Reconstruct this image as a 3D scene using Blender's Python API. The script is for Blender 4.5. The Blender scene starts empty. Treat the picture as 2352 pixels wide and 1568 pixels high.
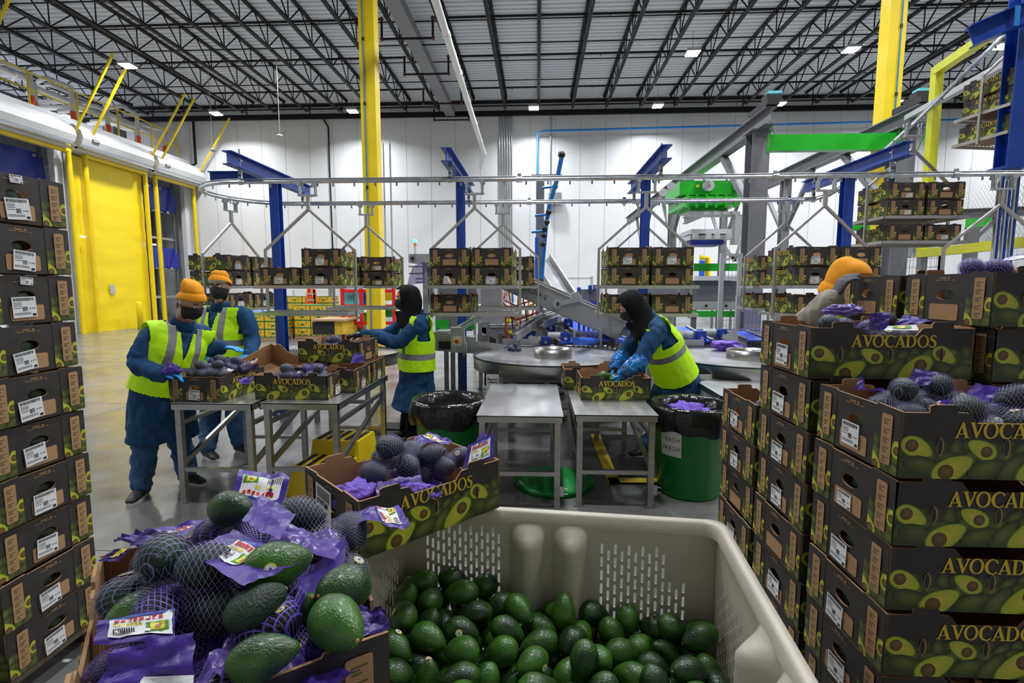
import bpy, bmesh, math, random
import numpy as np
from mathutils import Vector, Matrix, noise, geometry
random.seed(7)
C = bpy.context.scene.collection
PI = math.pi
# ---------------------------------------------------------------- camera
F = 1180.0; HC = 1.62
pit = math.atan(124 / F); yaw = math.atan(59 / (F / math.cos(pit)))
cam = bpy.data.cameras.new('camera'); camo = bpy.data.objects.new('camera', cam); C.objects.link(camo)
camo.location = (0, 0, HC); camo.rotation_euler = (PI / 2 - pit, 0, yaw)
cam.sensor_width = 36; cam.lens = F / 2352 * 36; cam.clip_start = .05; cam.clip_end = 200
bpy.context.scene.camera = camo
_cp, _sp, _cy, _sy = math.cos(pit), math.sin(pit), math.cos(yaw), math.sin(yaw)
FW = Vector((-_sy * _cp, _cy * _cp, -_sp)); RT = Vector((_cy, _sy, 0)); UP = Vector((-_sy * _sp, _cy * _sp, _cp))
def at(x, y, Y=None, Z=None, X=None):
    """where the line of sight through a measured point of the photograph meets a plane of the place"""
    r = FW + RT * ((x - 1176) / F) - UP * ((y - 784) / F)
    t = Y / r.y if Y is not None else ((Z - HC) / r.z if Z is not None else X / r.x)
    return Vector((r.x * t, r.y * t, HC + r.z * t))
# ---------------------------------------------------------------- materials
MATS = {}
def node_mat(name):
    m = bpy.data.materials.new(name); m.use_nodes = True
    nt = m.node_tree; b = nt.nodes['Principled BSDF']
    MATS[name] = m
    return m, nt, b
def mat(name, col, rough=.5, metal=0., noise_amt=0., scale=8., bump=0., bscale=40., emit=None, estr=0., spec=None, coat=0., stretch=None, coords='Object'):
    m, nt, b = node_mat(name)
    b.inputs['Base Color'].default_value = (*col, 1); b.inputs['Roughness'].default_value = rough; b.inputs['Metallic'].default_value = metal
    if spec is not None: b.inputs['Specular IOR Level'].default_value = spec
    if coat: b.inputs['Coat Weight'].default_value = coat; b.inputs['Coat Roughness'].default_value = .15
    if emit: b.inputs['Emission Color'].default_value = (*emit, 1); b.inputs['Emission Strength'].default_value = estr
    N = nt.nodes.new; L = nt.links.new
    if noise_amt or bump:
        tc = N('ShaderNodeTexCoord'); mp = N('ShaderNodeMapping'); L(tc.outputs[coords], mp.inputs[0])
        if stretch: mp.inputs['Scale'].default_value = stretch
    if noise_amt:
        n = N('ShaderNodeTexNoise'); n.inputs['Scale'].default_value = scale; n.inputs['Detail'].default_value = 5
        L(mp.outputs[0], n.inputs['Vector'])
        r = N('ShaderNodeValToRGB'); r.color_ramp.elements[0].position = .3; r.color_ramp.elements[1].position = .7
        lo = [max(0, c * (1 - noise_amt)) for c in col]; hi = [min(1, c * (1 + noise_amt)) for c in col]
        r.color_ramp.elements[0].color = (*lo, 1); r.color_ramp.elements[1].color = (*hi, 1)
        L(n.outputs['Fac'], r.inputs[0]); L(r.outputs[0], b.inputs['Base Color'])
        rr = N('ShaderNodeMapRange'); rr.inputs['To Min'].default_value = max(.02, rough - .08); rr.inputs['To Max'].default_value = min(1, rough + .1)
        L(n.outputs['Fac'], rr.inputs[0]); L(rr.outputs[0], b.inputs['Roughness'])
    if bump:
        n2 = N('ShaderNodeTexNoise'); n2.inputs['Scale'].default_value = bscale; n2.inputs['Detail'].default_value = 4
        L(mp.outputs[0], n2.inputs['Vector'])
        bp = N('ShaderNodeBump'); bp.inputs['Strength'].default_value = bump; bp.inputs['Distance'].default_value = .01
        L(n2.outputs['Fac'], bp.inputs['Height']); L(bp.outputs[0], b.inputs['Normal'])
    return m
mat('steel', (.46, .45, .44), .3, .95, .14, 3, .08, 60, stretch=(1, 1, 8))
mat('steel_top', (.66, .66, .67), .30, .85, .035, 2.5, .015, 60, stretch=(4, 1, 1))
mat('zinc', (.62, .65, .68), .22, .95, .15, 20)
mat('dull_steel', (.3, .3, .31), .45, .7, .2, 6)
mat('wire_steel', (.5, .48, .46), .4, .8)
mat('black_steel', (.010, .010, .011), .55, .0, .2, 4, spec=.25)
mat('blue_paint', (.008, .055, .34), .38, 0, .12, 5)
mat('bright_blue', (.02, .12, .62), .35)
mat('pipe_blue', (.02, .22, .62), .35)
mat('yellow_paint', (.83, .60, .005), .35, 0, .06, 3)
mat('lime_paint', (.60, .60, .02), .4, 0, .08, 3)
mat('green_paint', (.012, .42, .02), .3, 0, .1, 3)
mat('grey_paint', (.17, .17, .185), .5, 0, .12, 4)
mat('light_grey', (.45, .46, .47), .5, 0, .06, 4)
mat('conv_grey', (.40, .40, .41), .38, .35, .08, 5)
mat('black', (.012, .012, .013), .5)
mat('rubber', (.02, .02, .022), .7, 0, .2, 20, .3, 60)
mat('white_paint', (.78, .78, .77), .4, 0, .04, 3)
mat('white_pipe', (.86, .86, .84), .4)
mat('housing_white', (.56, .56, .55), .6, 0, .05, 3)
mat('red_paint', (.55, .01, .01), .4)
mat('orange_paint', (.9, .12, .01), .4)
mat('rust_joint', (.16, .03, .015), .6)
mat('duct_grey', (.22, .22, .23), .6)
mat('wood', (.42, .28, .15), .8, 0, .3, 12, .3, 40, stretch=(1, 10, 10))
mat('old_wood', (.10, .075, .05), .85, 0, .3, 12, .3, 40, stretch=(1, 10, 10))
mat('kraft', (.40, .225, .105), .85, 0, .13, 12, .12, 200)
mat('carton_black', (.034, .028, .024), .6, 0, .25, 30, .08, 220)
mat('gold_ink', (.70, .50, .02), .55)
mat('strip_ink', (.10, .10, .03), .7)
mat('sticker', (.80, .80, .80), .45)
mat('black_ink', (.015, .015, .015), .6)
mat('green_plastic', (.003, .20, .035), .3, 0, .15, 3, .12, 6)
mat('bin_plastic', (.56, .51, .42), .38, 0, .07, 2.5, .05, 30)
mat('bag_plastic', (.009, .009, .01), .16, 0, .1, 6, .75, 14)
mat('film_purple', (.055, .022, .25), .36, 0, .3, 9, .5, 22)
mat('mesh_heap', (.16, .07, .55), .5, 0, .4, 40, 1.0, 90)
mat('tarp_blue', (.015, .03, .30), .4, 0, .2, 3, .4, 8)
mat('curtain_yellow', (.93, .70, .004), .4, 0, .04, 1.5, .35, 1.6, stretch=(1, .35, 3))
mat('belt_blue', (.06, .13, .80), .3)
mat('motor_blue', (.01, .06, .38), .3)
mat('skin', (.56, .31, .21), .5, 0, .08, 20)
mat('lips', (.3, .08, .06), .5)
mat('hair', (.012, .009, .007), .6)
mat('coat_navy', (.007, .062, .17), .85, 0, .22, 9, .25, 120)
mat('denim', (.045, .12, .27), .9, 0, .45, 7, .3, 150)
mat('knit_orange', (.95, .36, .004), .85, 0, .06, 14, .45, 110, stretch=(3, 3, .6))
mat('glove_blue', (.01, .30, .75), .35, 0, .1, 20, .3, 60)
mat('sleeve_blue', (.01, .16, .50), .14, 0, .35, 14, .9, 26)
mat('black_cloth', (.008, .008, .009), .9, 0, .2, 12, .3, 90, spec=.2)
mat('mask_cloth', (.014, .014, .016), .7, 0, .3, 60, .2, 90)
mat('beige_cloth', (.36, .33, .27), .85, 0, .15, 12, .4, 60)
mat('glove_grey', (.11, .11, .12), .8, 0, .15, 30, .3, 90)
mat('shoe_black', (.014, .014, .015), .55, 0, .2, 20, .2, 60)
mat('sole', (.6, .6, .58), .6); mat('sole_brown', (.25, .19, .12), .7)
mat('eye_white', (.75, .73, .7), .2)
mat('lens', (.8, .85, .9), .05, 0); MATS['lens'].node_tree.nodes['Principled BSDF'].inputs['Transmission Weight'].default_value = .95
mat('clear_panel', (.85, .88, .9), .06); MATS['clear_panel'].node_tree.nodes['Principled BSDF'].inputs['Alpha'].default_value = .3
mat('lamp_glow', (1, 1, 1), .4, emit=(.93, .96, 1), estr=28)
mat('lamp_small', (1, 1, 1), .4, emit=(.2, .25, 1), estr=20)
mat('green_glow', (.1, .8, .3), .4, emit=(.05, 1, .35), estr=6)
mat('amber', (.9, .35, .02), .4)
mat('banana_yellow', (.62, .40, .02), .6, 0, .15, 8)
mat('banana_green', (.02, .16, .03), .6)
mat('teal', (.1, .5, .55), .5, 0, .5, 3)
mat('lid_green', (.004, .26, .04), .35, 0, .1, 5)
mat('pit_stem', (.45, .22, .07), .7)
mat('fruit_yellow', (.85, .72, .05), .4)
def film():
    m, nt, b = node_mat('film_sheer'); b.inputs['Base Color'].default_value = (.16, .10, .42, 1); b.inputs['Roughness'].default_value = .25
    b.inputs['Alpha'].default_value = .72
film()
def printed():
    m, nt, b = node_mat('print'); a = nt.nodes.new('ShaderNodeVertexColor'); a.layer_name = 'Col'
    tc = nt.nodes.new('ShaderNodeTexCoord'); n = nt.nodes.new('ShaderNodeTexNoise'); n.inputs['Scale'].default_value = 260
    mx = nt.nodes.new('ShaderNodeMix'); mx.data_type = 'RGBA'; mx.blend_type = 'MULTIPLY'; mx.inputs[0].default_value = .55
    nt.links.new(tc.outputs['Object'], n.inputs['Vector']); r = nt.nodes.new('ShaderNodeMapRange'); r.inputs['To Min'].default_value = .45; r.inputs['To Max'].default_value = 1.5
    nt.links.new(n.outputs['Fac'], r.inputs[0]); nt.links.new(a.outputs[0], mx.inputs[6]); nt.links.new(r.outputs[0], mx.inputs[7])
    nt.links.new(mx.outputs[2], b.inputs['Base Color']); b.inputs['Roughness'].default_value = .5
printed()
def skinned():      # avocado skin: colour from the object, pebbled
    m, nt, b = node_mat('avocado_skin'); N = nt.nodes.new; L = nt.links.new
    tc = N('ShaderNodeTexCoord'); oi = N('ShaderNodeObjectInfo')
    n = N('ShaderNodeTexNoise'); n.inputs['Scale'].default_value = 14; n.inputs['Detail'].default_value = 4; L(tc.outputs['Object'], n.inputs['Vector'])
    r = N('ShaderNodeValToRGB'); e = r.color_ramp.elements; e[0].color = (.004, .024, .005, 1); e[1].color = (.042, .145, .008, 1); e[0].position = .3; e[1].position = .72
    ad = N('ShaderNodeMath'); ad.operation = 'MULTIPLY_ADD'; ad.inputs[1].default_value = .42; L(oi.outputs['Random'], ad.inputs[0])
    sb = N('ShaderNodeMath'); sb.operation = 'SUBTRACT'; sb.inputs[1].default_value = .2; L(n.outputs['Fac'], sb.inputs[0]); L(sb.outputs[0], ad.inputs[2])
    L(ad.outputs[0], r.inputs[0]); L(r.outputs[0], b.inputs['Base Color'])
    v = N('ShaderNodeTexVoronoi'); v.inputs['Scale'].default_value = 260; L(tc.outputs['Object'], v.inputs['Vector'])
    n3 = N('ShaderNodeTexNoise'); n3.inputs['Scale'].default_value = 60; L(tc.outputs['Object'], n3.inputs['Vector'])
    ad2 = N('ShaderNodeMath'); L(v.outputs['Distance'], ad2.inputs[0]); L(n3.outputs['Fac'], ad2.inputs[1])
    bp = N('ShaderNodeBump'); bp.inputs['Strength'].default_value = .45; bp.inputs['Distance'].default_value = .0022; L(ad2.outputs[0], bp.inputs['Height']); L(bp.outputs[0], b.inputs['Normal'])
    b.inputs['Roughness'].default_value = .33; b.inputs['Coat Weight'].default_value = .25; b.inputs['Coat Roughness'].default_value = .2
skinned()
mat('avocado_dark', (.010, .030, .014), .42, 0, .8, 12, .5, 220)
def net_mat(name, col, cells, width):
    m, nt, b = node_mat(name); N = nt.nodes.new; L = nt.links.new
    uv = N('ShaderNodeUVMap'); sx = N('ShaderNodeSeparateXYZ'); L(uv.outputs[0], sx.inputs[0])
    outs = []
    for op in ('ADD', 'SUBTRACT'):
        a = N('ShaderNodeMath'); a.operation = op; L(sx.outputs[0], a.inputs[0]); L(sx.outputs[1], a.inputs[1])
        s = N('ShaderNodeMath'); s.operation = 'MULTIPLY'; s.inputs[1].default_value = cells; L(a.outputs[0], s.inputs[0])
        f = N('ShaderNodeMath'); f.operation = 'PINGPONG'; f.inputs[1].default_value = .5; L(s.outputs[0], f.inputs[0])
        c = N('ShaderNodeMath'); c.operation = 'LESS_THAN'; c.inputs[1].default_value = width; L(f.outputs[0], c.inputs[0]); outs.append(c)
    mx = N('ShaderNodeMath'); mx.operation = 'MAXIMUM'; L(outs[0].outputs[0], mx.inputs[0]); L(outs[1].outputs[0], mx.inputs[1])
    L(mx.outputs[0], b.inputs['Alpha']); b.inputs['Base Color'].default_value = (*col, 1); b.inputs['Roughness'].default_value = .4
net_mat('net_pale', (.24, .21, .42), 1, .055)
net_mat('net_purple', (.15, .08, .5), 1, .10)
# ---------------------------------------------------------------- mesh builder
class MB:
    def __init__(s): s.v = []; s.f = []; s.m = []; s.c = []; s.sm = []; s.mats = []
    def mi(s, name):
        if name not in s.mats: s.mats.append(name)
        return s.mats.index(name)
    def add(s, pts, faces, m, smooth=False, cols=None):
        o = len(s.v); s.v += [tuple(p) for p in pts]; k = s.mi(m)
        for f in faces:
            s.f.append([o + i for i in f]); s.m.append(k); s.sm.append(smooth)
            s.c.append([cols[i] for i in f] if cols else None)
    def poly(s, pts, m, cols=None): s.add(pts, [list(range(len(pts)))], m, cols=cols)
    def box(s, c, d, m, rot=None):
        x, y, z = d[0] / 2, d[1] / 2, d[2] / 2
        P = [Vector((a * x, b * y, e * z)) for a in (-1, 1) for b in (-1, 1) for e in (-1, 1)]
        if rot is not None: P = [rot @ p for p in P]
        c = Vector(c); s.add([p + c for p in P], [(0, 1, 3, 2), (4, 6, 7, 5), (0, 4, 5, 1), (2, 3, 7, 6), (0, 2, 6, 4), (1, 5, 7, 3)], m)
    def bar(s, a, b, w, h, m, up=(0, 0, 1)):
        a = Vector(a); b = Vector(b); d = (b - a).normalized(); u = Vector(up)
        if abs(d.dot(u)) > .98: u = Vector((0, 1, 0))
        sx = d.cross(u).normalized() * w / 2; uu = sx.cross(d).normalized() * h / 2
        P = [q + i * sx + j * uu for q in (a, b) for i, j in ((-1, -1), (1, -1), (1, 1), (-1, 1))]
        s.add(P, [(3, 2, 1, 0), (4, 5, 6, 7), (0, 1, 5, 4), (1, 2, 6, 5), (2, 3, 7, 6), (3, 0, 4, 7)], m)
    def ibeam(s, a, b, w, h, m, up=(0, 0, 1), t=.012):
        a = Vector(a); b = Vector(b); d = (b - a).normalized(); u = Vector(up)
        if abs(d.dot(u)) > .98: u = Vector((0, 1, 0))
        sx = d.cross(u).normalized(); uu = sx.cross(d).normalized()
        s.bar(a + uu * (h / 2), b + uu * (h / 2), w, t, m, up); s.bar(a - uu * (h / 2), b - uu * (h / 2), w, t, m, up); s.bar(a, b, t, h, m, up)
    def tube(s, pts, r, m, n=8, closed=False, cap=True):
        pts = [Vector(p) for p in pts]; N = len(pts); R = r if isinstance(r, (list, tuple)) else [r] * N
        P = []; ref = None
        for i, p in enumerate(pts):
            if closed: d = pts[(i + 1) % N] - pts[i - 1]
            else: d = pts[min(i + 1, N - 1)] - pts[max(i - 1, 0)]
            d.normalize()
            if ref is None: ref = Vector((0, 0, 1)) if abs(d.z) < .9 else Vector((1, 0, 0))
            x = d.cross(ref).normalized(); y = x.cross(d).normalized(); ref = y
            P += [p + (x * math.cos(2 * PI * k / n) + y * math.sin(2 * PI * k / n)) * R[i] for k in range(n)]
        Fc = []
        for i in range(N if closed else N - 1):
            j = (i + 1) % N
            Fc += [(i * n + k, i * n + (k + 1) % n, j * n + (k + 1) % n, j * n + k) for k in range(n)]
        s.add(P, Fc, m, True)
        if cap and not closed: s.add(P, [tuple(range(n))[::-1], tuple(range((N - 1) * n, N * n))], m)
    def lathe(s, prof, m, n=24, c=(0, 0, 0), rot=None, smooth=True):
        P = []; c = Vector(c)
        for r, z in prof:
            for k in range(n):
                p = Vector((r * math.cos(2 * PI * k / n), r * math.sin(2 * PI * k / n), z))
                P.append((rot @ p if rot is not None else p) + c)
        s.add(P, [(i * n + k, i * n + (k + 1) % n, (i + 1) * n + (k + 1) % n, (i + 1) * n + k) for i in range(len(prof) - 1) for k in range(n)], m, smooth)
    def cyl(s, c, r, h, m, n=20, rot=None):
        s.lathe([(0.0001, -h / 2), (r, -h / 2), (r, h / 2), (0.0001, h / 2)], m, n, c, rot, False)
    def sphere(s, c, r, m, n=10, sq=(1, 1, 1), rot=None):
        P = []; Fc = []; c = Vector(c); h = n // 2 + 1
        for i in range(h + 1):
            a = PI * i / h
            for k in range(n):
                p = Vector((math.sin(a) * math.cos(2 * PI * k / n) * sq[0], math.sin(a) * math.sin(2 * PI * k / n) * sq[1], math.cos(a) * sq[2])) * r
                P.append((rot @ p if rot is not None else p) + c)
        for i in range(h):
            Fc += [(i * n + k, (i + 1) * n + k, (i + 1) * n + (k + 1) % n, i * n + (k + 1) % n) for k in range(n)]
        s.add(P, Fc, m, True)
    def extrude(s, outline, z0, z1, m, tf=lambda p: p):     # a flat outline (x, y) given thickness z0..z1
        n = len(outline); tri = geometry.tessellate_polygon([[Vector((p[0], p[1], 0)) for p in outline]])
        P = [tf(Vector((p[0], p[1], z0))) for p in outline] + [tf(Vector((p[0], p[1], z1))) for p in outline]
        s.add(P, [tuple(t) for t in tri] + [tuple(n + i for i in t)[::-1] for t in tri] + [(i, (i + 1) % n, n + (i + 1) % n, n + i) for i in range(n)], m)
    def mesh(s, name):
        me = bpy.data.meshes.new(name); me.from_pydata(s.v, [], s.f)
        for k in s.mats: me.materials.append(MATS[k])
        me.polygons.foreach_set('material_index', s.m); me.polygons.foreach_set('use_smooth', s.sm)
        if any(c is not None for c in s.c):
            at_ = me.color_attributes.new('Col', 'FLOAT_COLOR', 'CORNER'); buf = []
            for f, c in zip(s.f, s.c):
                for i in range(len(f)): buf += [*(c[i] if c else (1, 1, 1)), 1]
            at_.data.foreach_set('color', buf)
        me.update(); return me
    def build(s, name, parent=None, loc=None, rz=0, **tags):
        o = link(name, s.mesh(name), parent); 
        if loc is not None: o.location = loc
        if rz: o.rotation_euler.z = rz
        if tags: tag(o, **tags)
        return o
def link(name, data, parent=None):
    o = bpy.data.objects.new(name, data); C.objects.link(o)
    if parent is not None: o.parent = parent
    return o
def tag(o, label=None, cat=None, group=None, kind=None):
    if label: o['label'] = label
    if cat: o['category'] = cat
    if group: o['group'] = group
    if kind: o['kind'] = kind
    return o
def thing(name, label, cat, loc=(0, 0, 0), rz=0, group=None):
    o = link(name, None); o.location = loc; o.rotation_euler.z = rz; o.empty_display_size = .1
    return tag(o, label, cat, group)
KIDS = {}
def copy_tree(o, parent=None):
    c = o.copy(); C.objects.link(c)
    if parent is not None: c.parent = parent
    for ch in [x for x in o.children]: copy_tree(ch, c)
    return c
def copy_thing(o, loc, rz, label, group=None, cat=None):
    c = copy_tree(o); c.location = loc; c.rotation_euler = (0, 0, rz); tag(c, label, cat, group); return c
def rings(P, n):
    return [(i * n + k, i * n + (k + 1) % n, (i + 1) * n + (k + 1) % n, (i + 1) * n + k) for i in range(len(P) // n - 1) for k in range(n)]
# ---------------------------------------------------------------- printed avocado cartons
BL, BW, BH, TH, PITCH = .56, .41, .19, .006, .194
def glyph(ch):
    """serif capitals drawn as outlines: list of (outer, holes), advance"""
    S = .045
    if ch == 'A': return [([(0, 0), (.3, 0), (.3, S), (.225, S + .01), (.285, .235), (.60, .235), (.665, S + .01), (.56, S), (.56, 0), (.97, 0), (.97, S), (.86, S + .01), (.54, 1), (.45, 1), (.11, S + .01), (0, S)], [[(.31, .29), (.555, .29), (.44, .68)]])], .92
    if ch == 'V': return [([(0, 1), (0, 1 - S), (.10, .945), (.44, 0), (.51, 0), (.84, .945), (.94, 1 - S), (.94, 1), (.64, 1), (.64, 1 - S), (.72, .945), (.52, .34), (.31, .945), (.38, 1 - S), (.38, 1)], [])], .86
    if ch == 'O':
        o = [(.5 + .46 * math.cos(a), .5 + .52 * math.sin(a)) for a in [2 * PI * i / 28 for i in range(28)]]
        h = [(.5 + .275 * math.cos(a) , .5 + .435 * math.sin(a)) for a in [2 * PI * i / 28 for i in range(28)]]
        return [(o, [h])], 1.0
    if ch == 'C':
        A = [math.radians(42 + i * 276 / 22) for i in range(23)]
        o = [(.5 + .46 * math.cos(a), .5 + .52 * math.sin(a)) for a in A]; h = [(.54 + .29 * math.cos(a), .5 + .435 * math.sin(a)) for a in A[::-1]]
        return [(o + [(.83, .14), (.82, .20)] + h[1:-1] + [(.80, .72), (.855, .72), (.85, .93)], [])], .86
    if ch == 'D':
        A = [-PI / 2 + PI * i / 14 for i in range(15)]
        o = [(0, 0)] + [(.42 + .46 * math.cos(a), .5 + .5 * math.sin(a)) for a in A] + [(0, 1), (0, 1 - S), (.11, .94), (.11, .06), (0, S)]
        h = [(.30, .07)] + [(.40 + .28 * math.cos(a), .5 + .43 * math.sin(a)) for a in A] + [(.30, .93)]
        return [(o, [h])], .96
    if ch == 'S':
        cl = [(.55, .80), (.50, .93), (.32, .965), (.16, .87), (.17, .70), (.34, .57), (.50, .43), (.53, .22), (.40, .06), (.20, .04), (.07, .13), (.03, .28)]
        w = [.03, .04, .05, .075, .095, .1, .1, .09, .065, .045, .045, .03]
        L = []; R = []
        for i, p in enumerate(cl):
            a = cl[max(i - 1, 0)]; b = cl[min(i + 1, len(cl) - 1)]; d = Vector((b[0] - a[0], b[1] - a[1])).normalized()
            L.append((p[0] - d.y * w[i], p[1] + d.x * w[i])); R.append((p[0] + d.y * w[i], p[1] - d.x * w[i]))
        return [(L + R[::-1], [])], .64
def text_polys(word, h):
    out = []; x = 0
    for ch in word:
        g, adv = glyph(ch)
        for o, hs in g:
            loops = [[Vector((x + p[0] * h * .98, p[1] * h, 0)) for p in q] for q in [o] + hs]
            flat = [p for q in loops for p in q]
            out.append((flat, geometry.tessellate_polygon(loops)))
        x += adv * h * .93
    return out, x
def clip_tri(T, u0, u1, v0, v1):        # T: list of (u, v, col)
    for ax, lim, sg in ((0, u0, 1), (0, u1, -1), (1, v0, 1), (1, v1, -1)):
        O = []
        for i in range(len(T)):
            a, b = T[i - 1], T[i]; da = (a[ax] - lim) * sg; db = (b[ax] - lim) * sg
            if (da >= 0) != (db >= 0):
                t = da / (da - db); O.append((a[0] + (b[0] - a[0]) * t, a[1] + (b[1] - a[1]) * t, tuple(x + (y - x) * t for x, y in zip(a[2], b[2]))))
            if db >= 0: O.append(b)
        T = O
        if not T: break
    return T
def pear(cx, cy, ln, wd, ang, n=22, pinch=.38):     # outline, fat end towards -axis
    P = []
    for i in range(n):
        a = 2 * PI * i / n; x = math.cos(a) * ln / 2; w = wd / 2 * (1 - pinch * (math.cos(a) * .5 + .5) ** 1.3); y = math.sin(a) * w
        P.append((cx + x * math.cos(ang) - y * math.sin(ang), cy + x * math.sin(ang) + y * math.cos(ang)))
    return P
class Art:
    """flat print on a panel: (u, v) metres on the panel -> 3D through tf; each layer a hair above the last"""
    def __init__(s, mb, tf, u0, u1, v0, v1): s.mb, s.tf, s.b, s.k = mb, tf, (u0, u1, v0, v1), 0
    def fan(s, P, ctr, cc, ce):
        s.k += 1; h = .0003 + s.k * .00004; n = len(P); Q = []; Fc = []; cols = []
        for i in range(n):
            T = clip_tri([(*ctr, cc), (*P[i], ce), (*P[(i + 1) % n], ce)], *s.b)
            if len(T) < 3: continue
            o = len(Q); Q += [s.tf(t[0], t[1], h) for t in T]; cols += [t[2] for t in T]; Fc.append(tuple(range(o, o + len(T))))
        if Q: s.mb.add(Q, Fc, 'print', cols=cols)
    def whole(s, cx, cy, ln, wd, ang, seed=0):
        g = .8 + .5 * random.random(); s.fan(pear(cx, cy, ln, wd, ang, 16, .25), (cx - ln * .05, cy + wd * .12), (.14 * g, .16 * g, .028 * g), (.028, .04, .009))
    def half(s, cx, cy, ln, wd, ang):
        P = pear(cx, cy, ln, wd, ang); s.fan(P, (cx, cy), (.10, .22, .01), (.10, .22, .01))
        P = pear(cx, cy, ln * .93, wd * .90, ang); s.fan(P, (cx - .1 * ln * math.cos(ang), cy - .1 * ln * math.sin(ang)), (.66, .56, .05), (.42, .46, .03))
        px, py = cx - ln * .16 * math.cos(ang), cy - ln * .16 * math.sin(ang); r = wd * .26
        C_ = [(px + r * math.cos(a), py + r * math.sin(a)) for a in [2 * PI * i / 16 for i in range(16)]]; s.fan(C_, (px + r * .2, py + r * .25), (.22, .13, .035), (.075, .05, .012))
    def quad(s, u0, v0, u1, v1, c): s.fan([(u0, v0), (u1, v0), (u1, v1), (u0, v1)], ((u0 + u1) / 2, (v0 + v1) / 2), c, c)
def side_art(mb, tf):
    A = Art(mb, tf, .001, BL - .001, .001, .17); rs = random.getstate(); random.seed(3)
    A.fan([(0, 0), (BL, 0), (BL, .095), (.42, .10), (.28, .095), (.13, .098), (0, .092)], (.28, .03), (.06, .075, .016), (.03, .04, .01))
    for i in range(13): A.whole(.02 + i * .043, .088 + random.uniform(-.006, .008), .06, .042, random.uniform(-1.6, 1.6))
    for i in range(11): A.whole(.03 + i * .052, .055 + random.uniform(-.008, .008), .085, .05, random.uniform(-.5, .9))
    A.half(.045, .087, .094, .068, -.42); A.half(.215, .085, .088, .060, PI - .5); A.half(.462, .087, .094, .066, -.55)
    for u, v, a in ((.065, .036, -.2), (.235, .03, .3), (.30, .035, .9), (.47, .034, -.4), (.53, .03, .2), (.40, .012, .2)): A.whole(u, v, .11, .06, a)
    A.half(.142, .030, .122, .082, .52); A.half(.365, .040, .140, .084, PI + .58)
    A.half(.365, .038, .001, .001, 0)
    random.setstate(rs)
    T, w = text_polys('AVOCADOS', .044)
    for P, tri in T: mb.add([tf(.285 - w / 2 + p.x, .116 + p.y, .0022) for p in P], tri, 'gold_ink')
    for u in (.105, .278, .452):
        P = [(u + .0095 * math.cos(a) * abs(math.cos(a)) ** .3, .09 + .027 * math.sin(a)) for a in [2 * PI * i / 14 for i in range(14)]]
        mb.poly([tf(p[0], p[1], .0024) for p in P], 'kraft'); mb.poly([tf((p[0] - u) * .7 + u - .001, (p[1] - .09) * .88 + .09, .0027) for p in P], 'black')  # flat slots: black colour stands in for the shaded inside, kraft for the rim
def rrect(u0, v0, u1, v1, r, n=4):
    out = []
    for cx, cy, a0 in ((u1 - r, v1 - r, 0), (u0 + r, v1 - r, PI / 2), (u0 + r, v0 + r, PI), (u1 - r, v0 + r, 1.5 * PI)):
        out += [(cx + r * math.cos(a0 + PI / 2 * i / n), cy + r * math.sin(a0 + PI / 2 * i / n)) for i in range(n + 1)]
    return out
def end_art(mb, tf):
    rs = random.getstate(); random.seed(5)
    for s0, mirror in ((0, 0), (BW - .108, 0)):
        A = Art(mb, lambda u, v, h: tf(u, v, h + .0015), s0 + .002, s0 + .106, .002, .10)
        for i in range(4): A.whole(s0 + .01 + i * .034, .078 + random.uniform(-.008, .008), .05, .04, random.uniform(-1.5, 1.5))
        for i in range(3): A.whole(s0 + .012 + i * .045, .045, .08, .05, random.uniform(-.6, .9))
        for i in range(3): A.whole(s0 + .02 + i * .04, .016, .08, .045, random.uniform(-.6, .9))
        A.half(s0 + .104, .083, .07, .05, 1.2); A.half(s0 + .006, .02, .085, .055, 2.3)
        mb.poly([tf(p[0], p[1], .0045) for p in rrect(s0 + .036, .024, s0 + .080, .168, .006)], 'kraft')
        for i in range(5):
            v = .150 - i * .027
            for w, dv in ((.026, 0), (.013, -.006), (.017, -.012)): mb.poly([tf(s0 + .045 + a * w, v + dv + b * .0035, .0048) for a, b in ((0, 0), (1, 0), (1, 1), (0, 1))], 'strip_ink')
    c = BW / 2
    mb.poly([tf(p[0], p[1], .002) for p in rrect(c - .068, .012, c + .068, .072, .008)], 'kraft')
    for w, v, h in ((.05, .166, .006), (.095, .160, .003)):
        n = int(w / .006)
        for i in range(n):
            if i % 7 != 5: mb.poly([tf(c - w / 2 + i * .006 + a * .0045, v + b * h, .002) for a, b in ((0, 0), (1, 0), (1, 1), (0, 1))], 'kraft')
    random.setstate(rs)
def wall(mb, tf, outline, holes, th=TH, edge='kraft', inner='kraft'):
    loops = [[Vector((*p, 0)) for p in q] for q in [outline] + holes]; flat = [p for q in loops for p in q]; tri = geometry.tessellate_polygon(loops)
    mb.add([tf(p.x, p.y, 0) for p in flat], tri, 'carton_black'); mb.add([tf(p.x, p.y, -th) for p in flat], tri, inner)
    for q in [outline] + holes:
        n = len(q); mb.add([tf(*p, 0) for p in q] + [tf(*p, -th) for p in q], [(i, (i + 1) % n, n + (i + 1) % n, n + i) for i in range(n)], edge)
def side_outline():
    H = BH
    return [(0, 0), (BL, 0), (BL, H - .006), (.487, H - .006), (.487, H + .012), (.477, H + .016), (.423, H + .016), (.415, H + .010), (.415, H - .004), (.385, H - .006), (.362, H - .034), (.198, H - .034),
            (.175, H - .006), (.145, H - .004), (.145, H + .010), (.137, H + .016), (.083, H + .016), (.073, H + .012), (.073, H - .006), (0, H - .006)]
def end_outline():
    H = BH
    return [(0, 0), (BW, 0), (BW, H - .004), (BW - .1, H), (BW - .104, H - .006), (.104, H - .006), (.1, H), (0, H - .004)]
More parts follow.
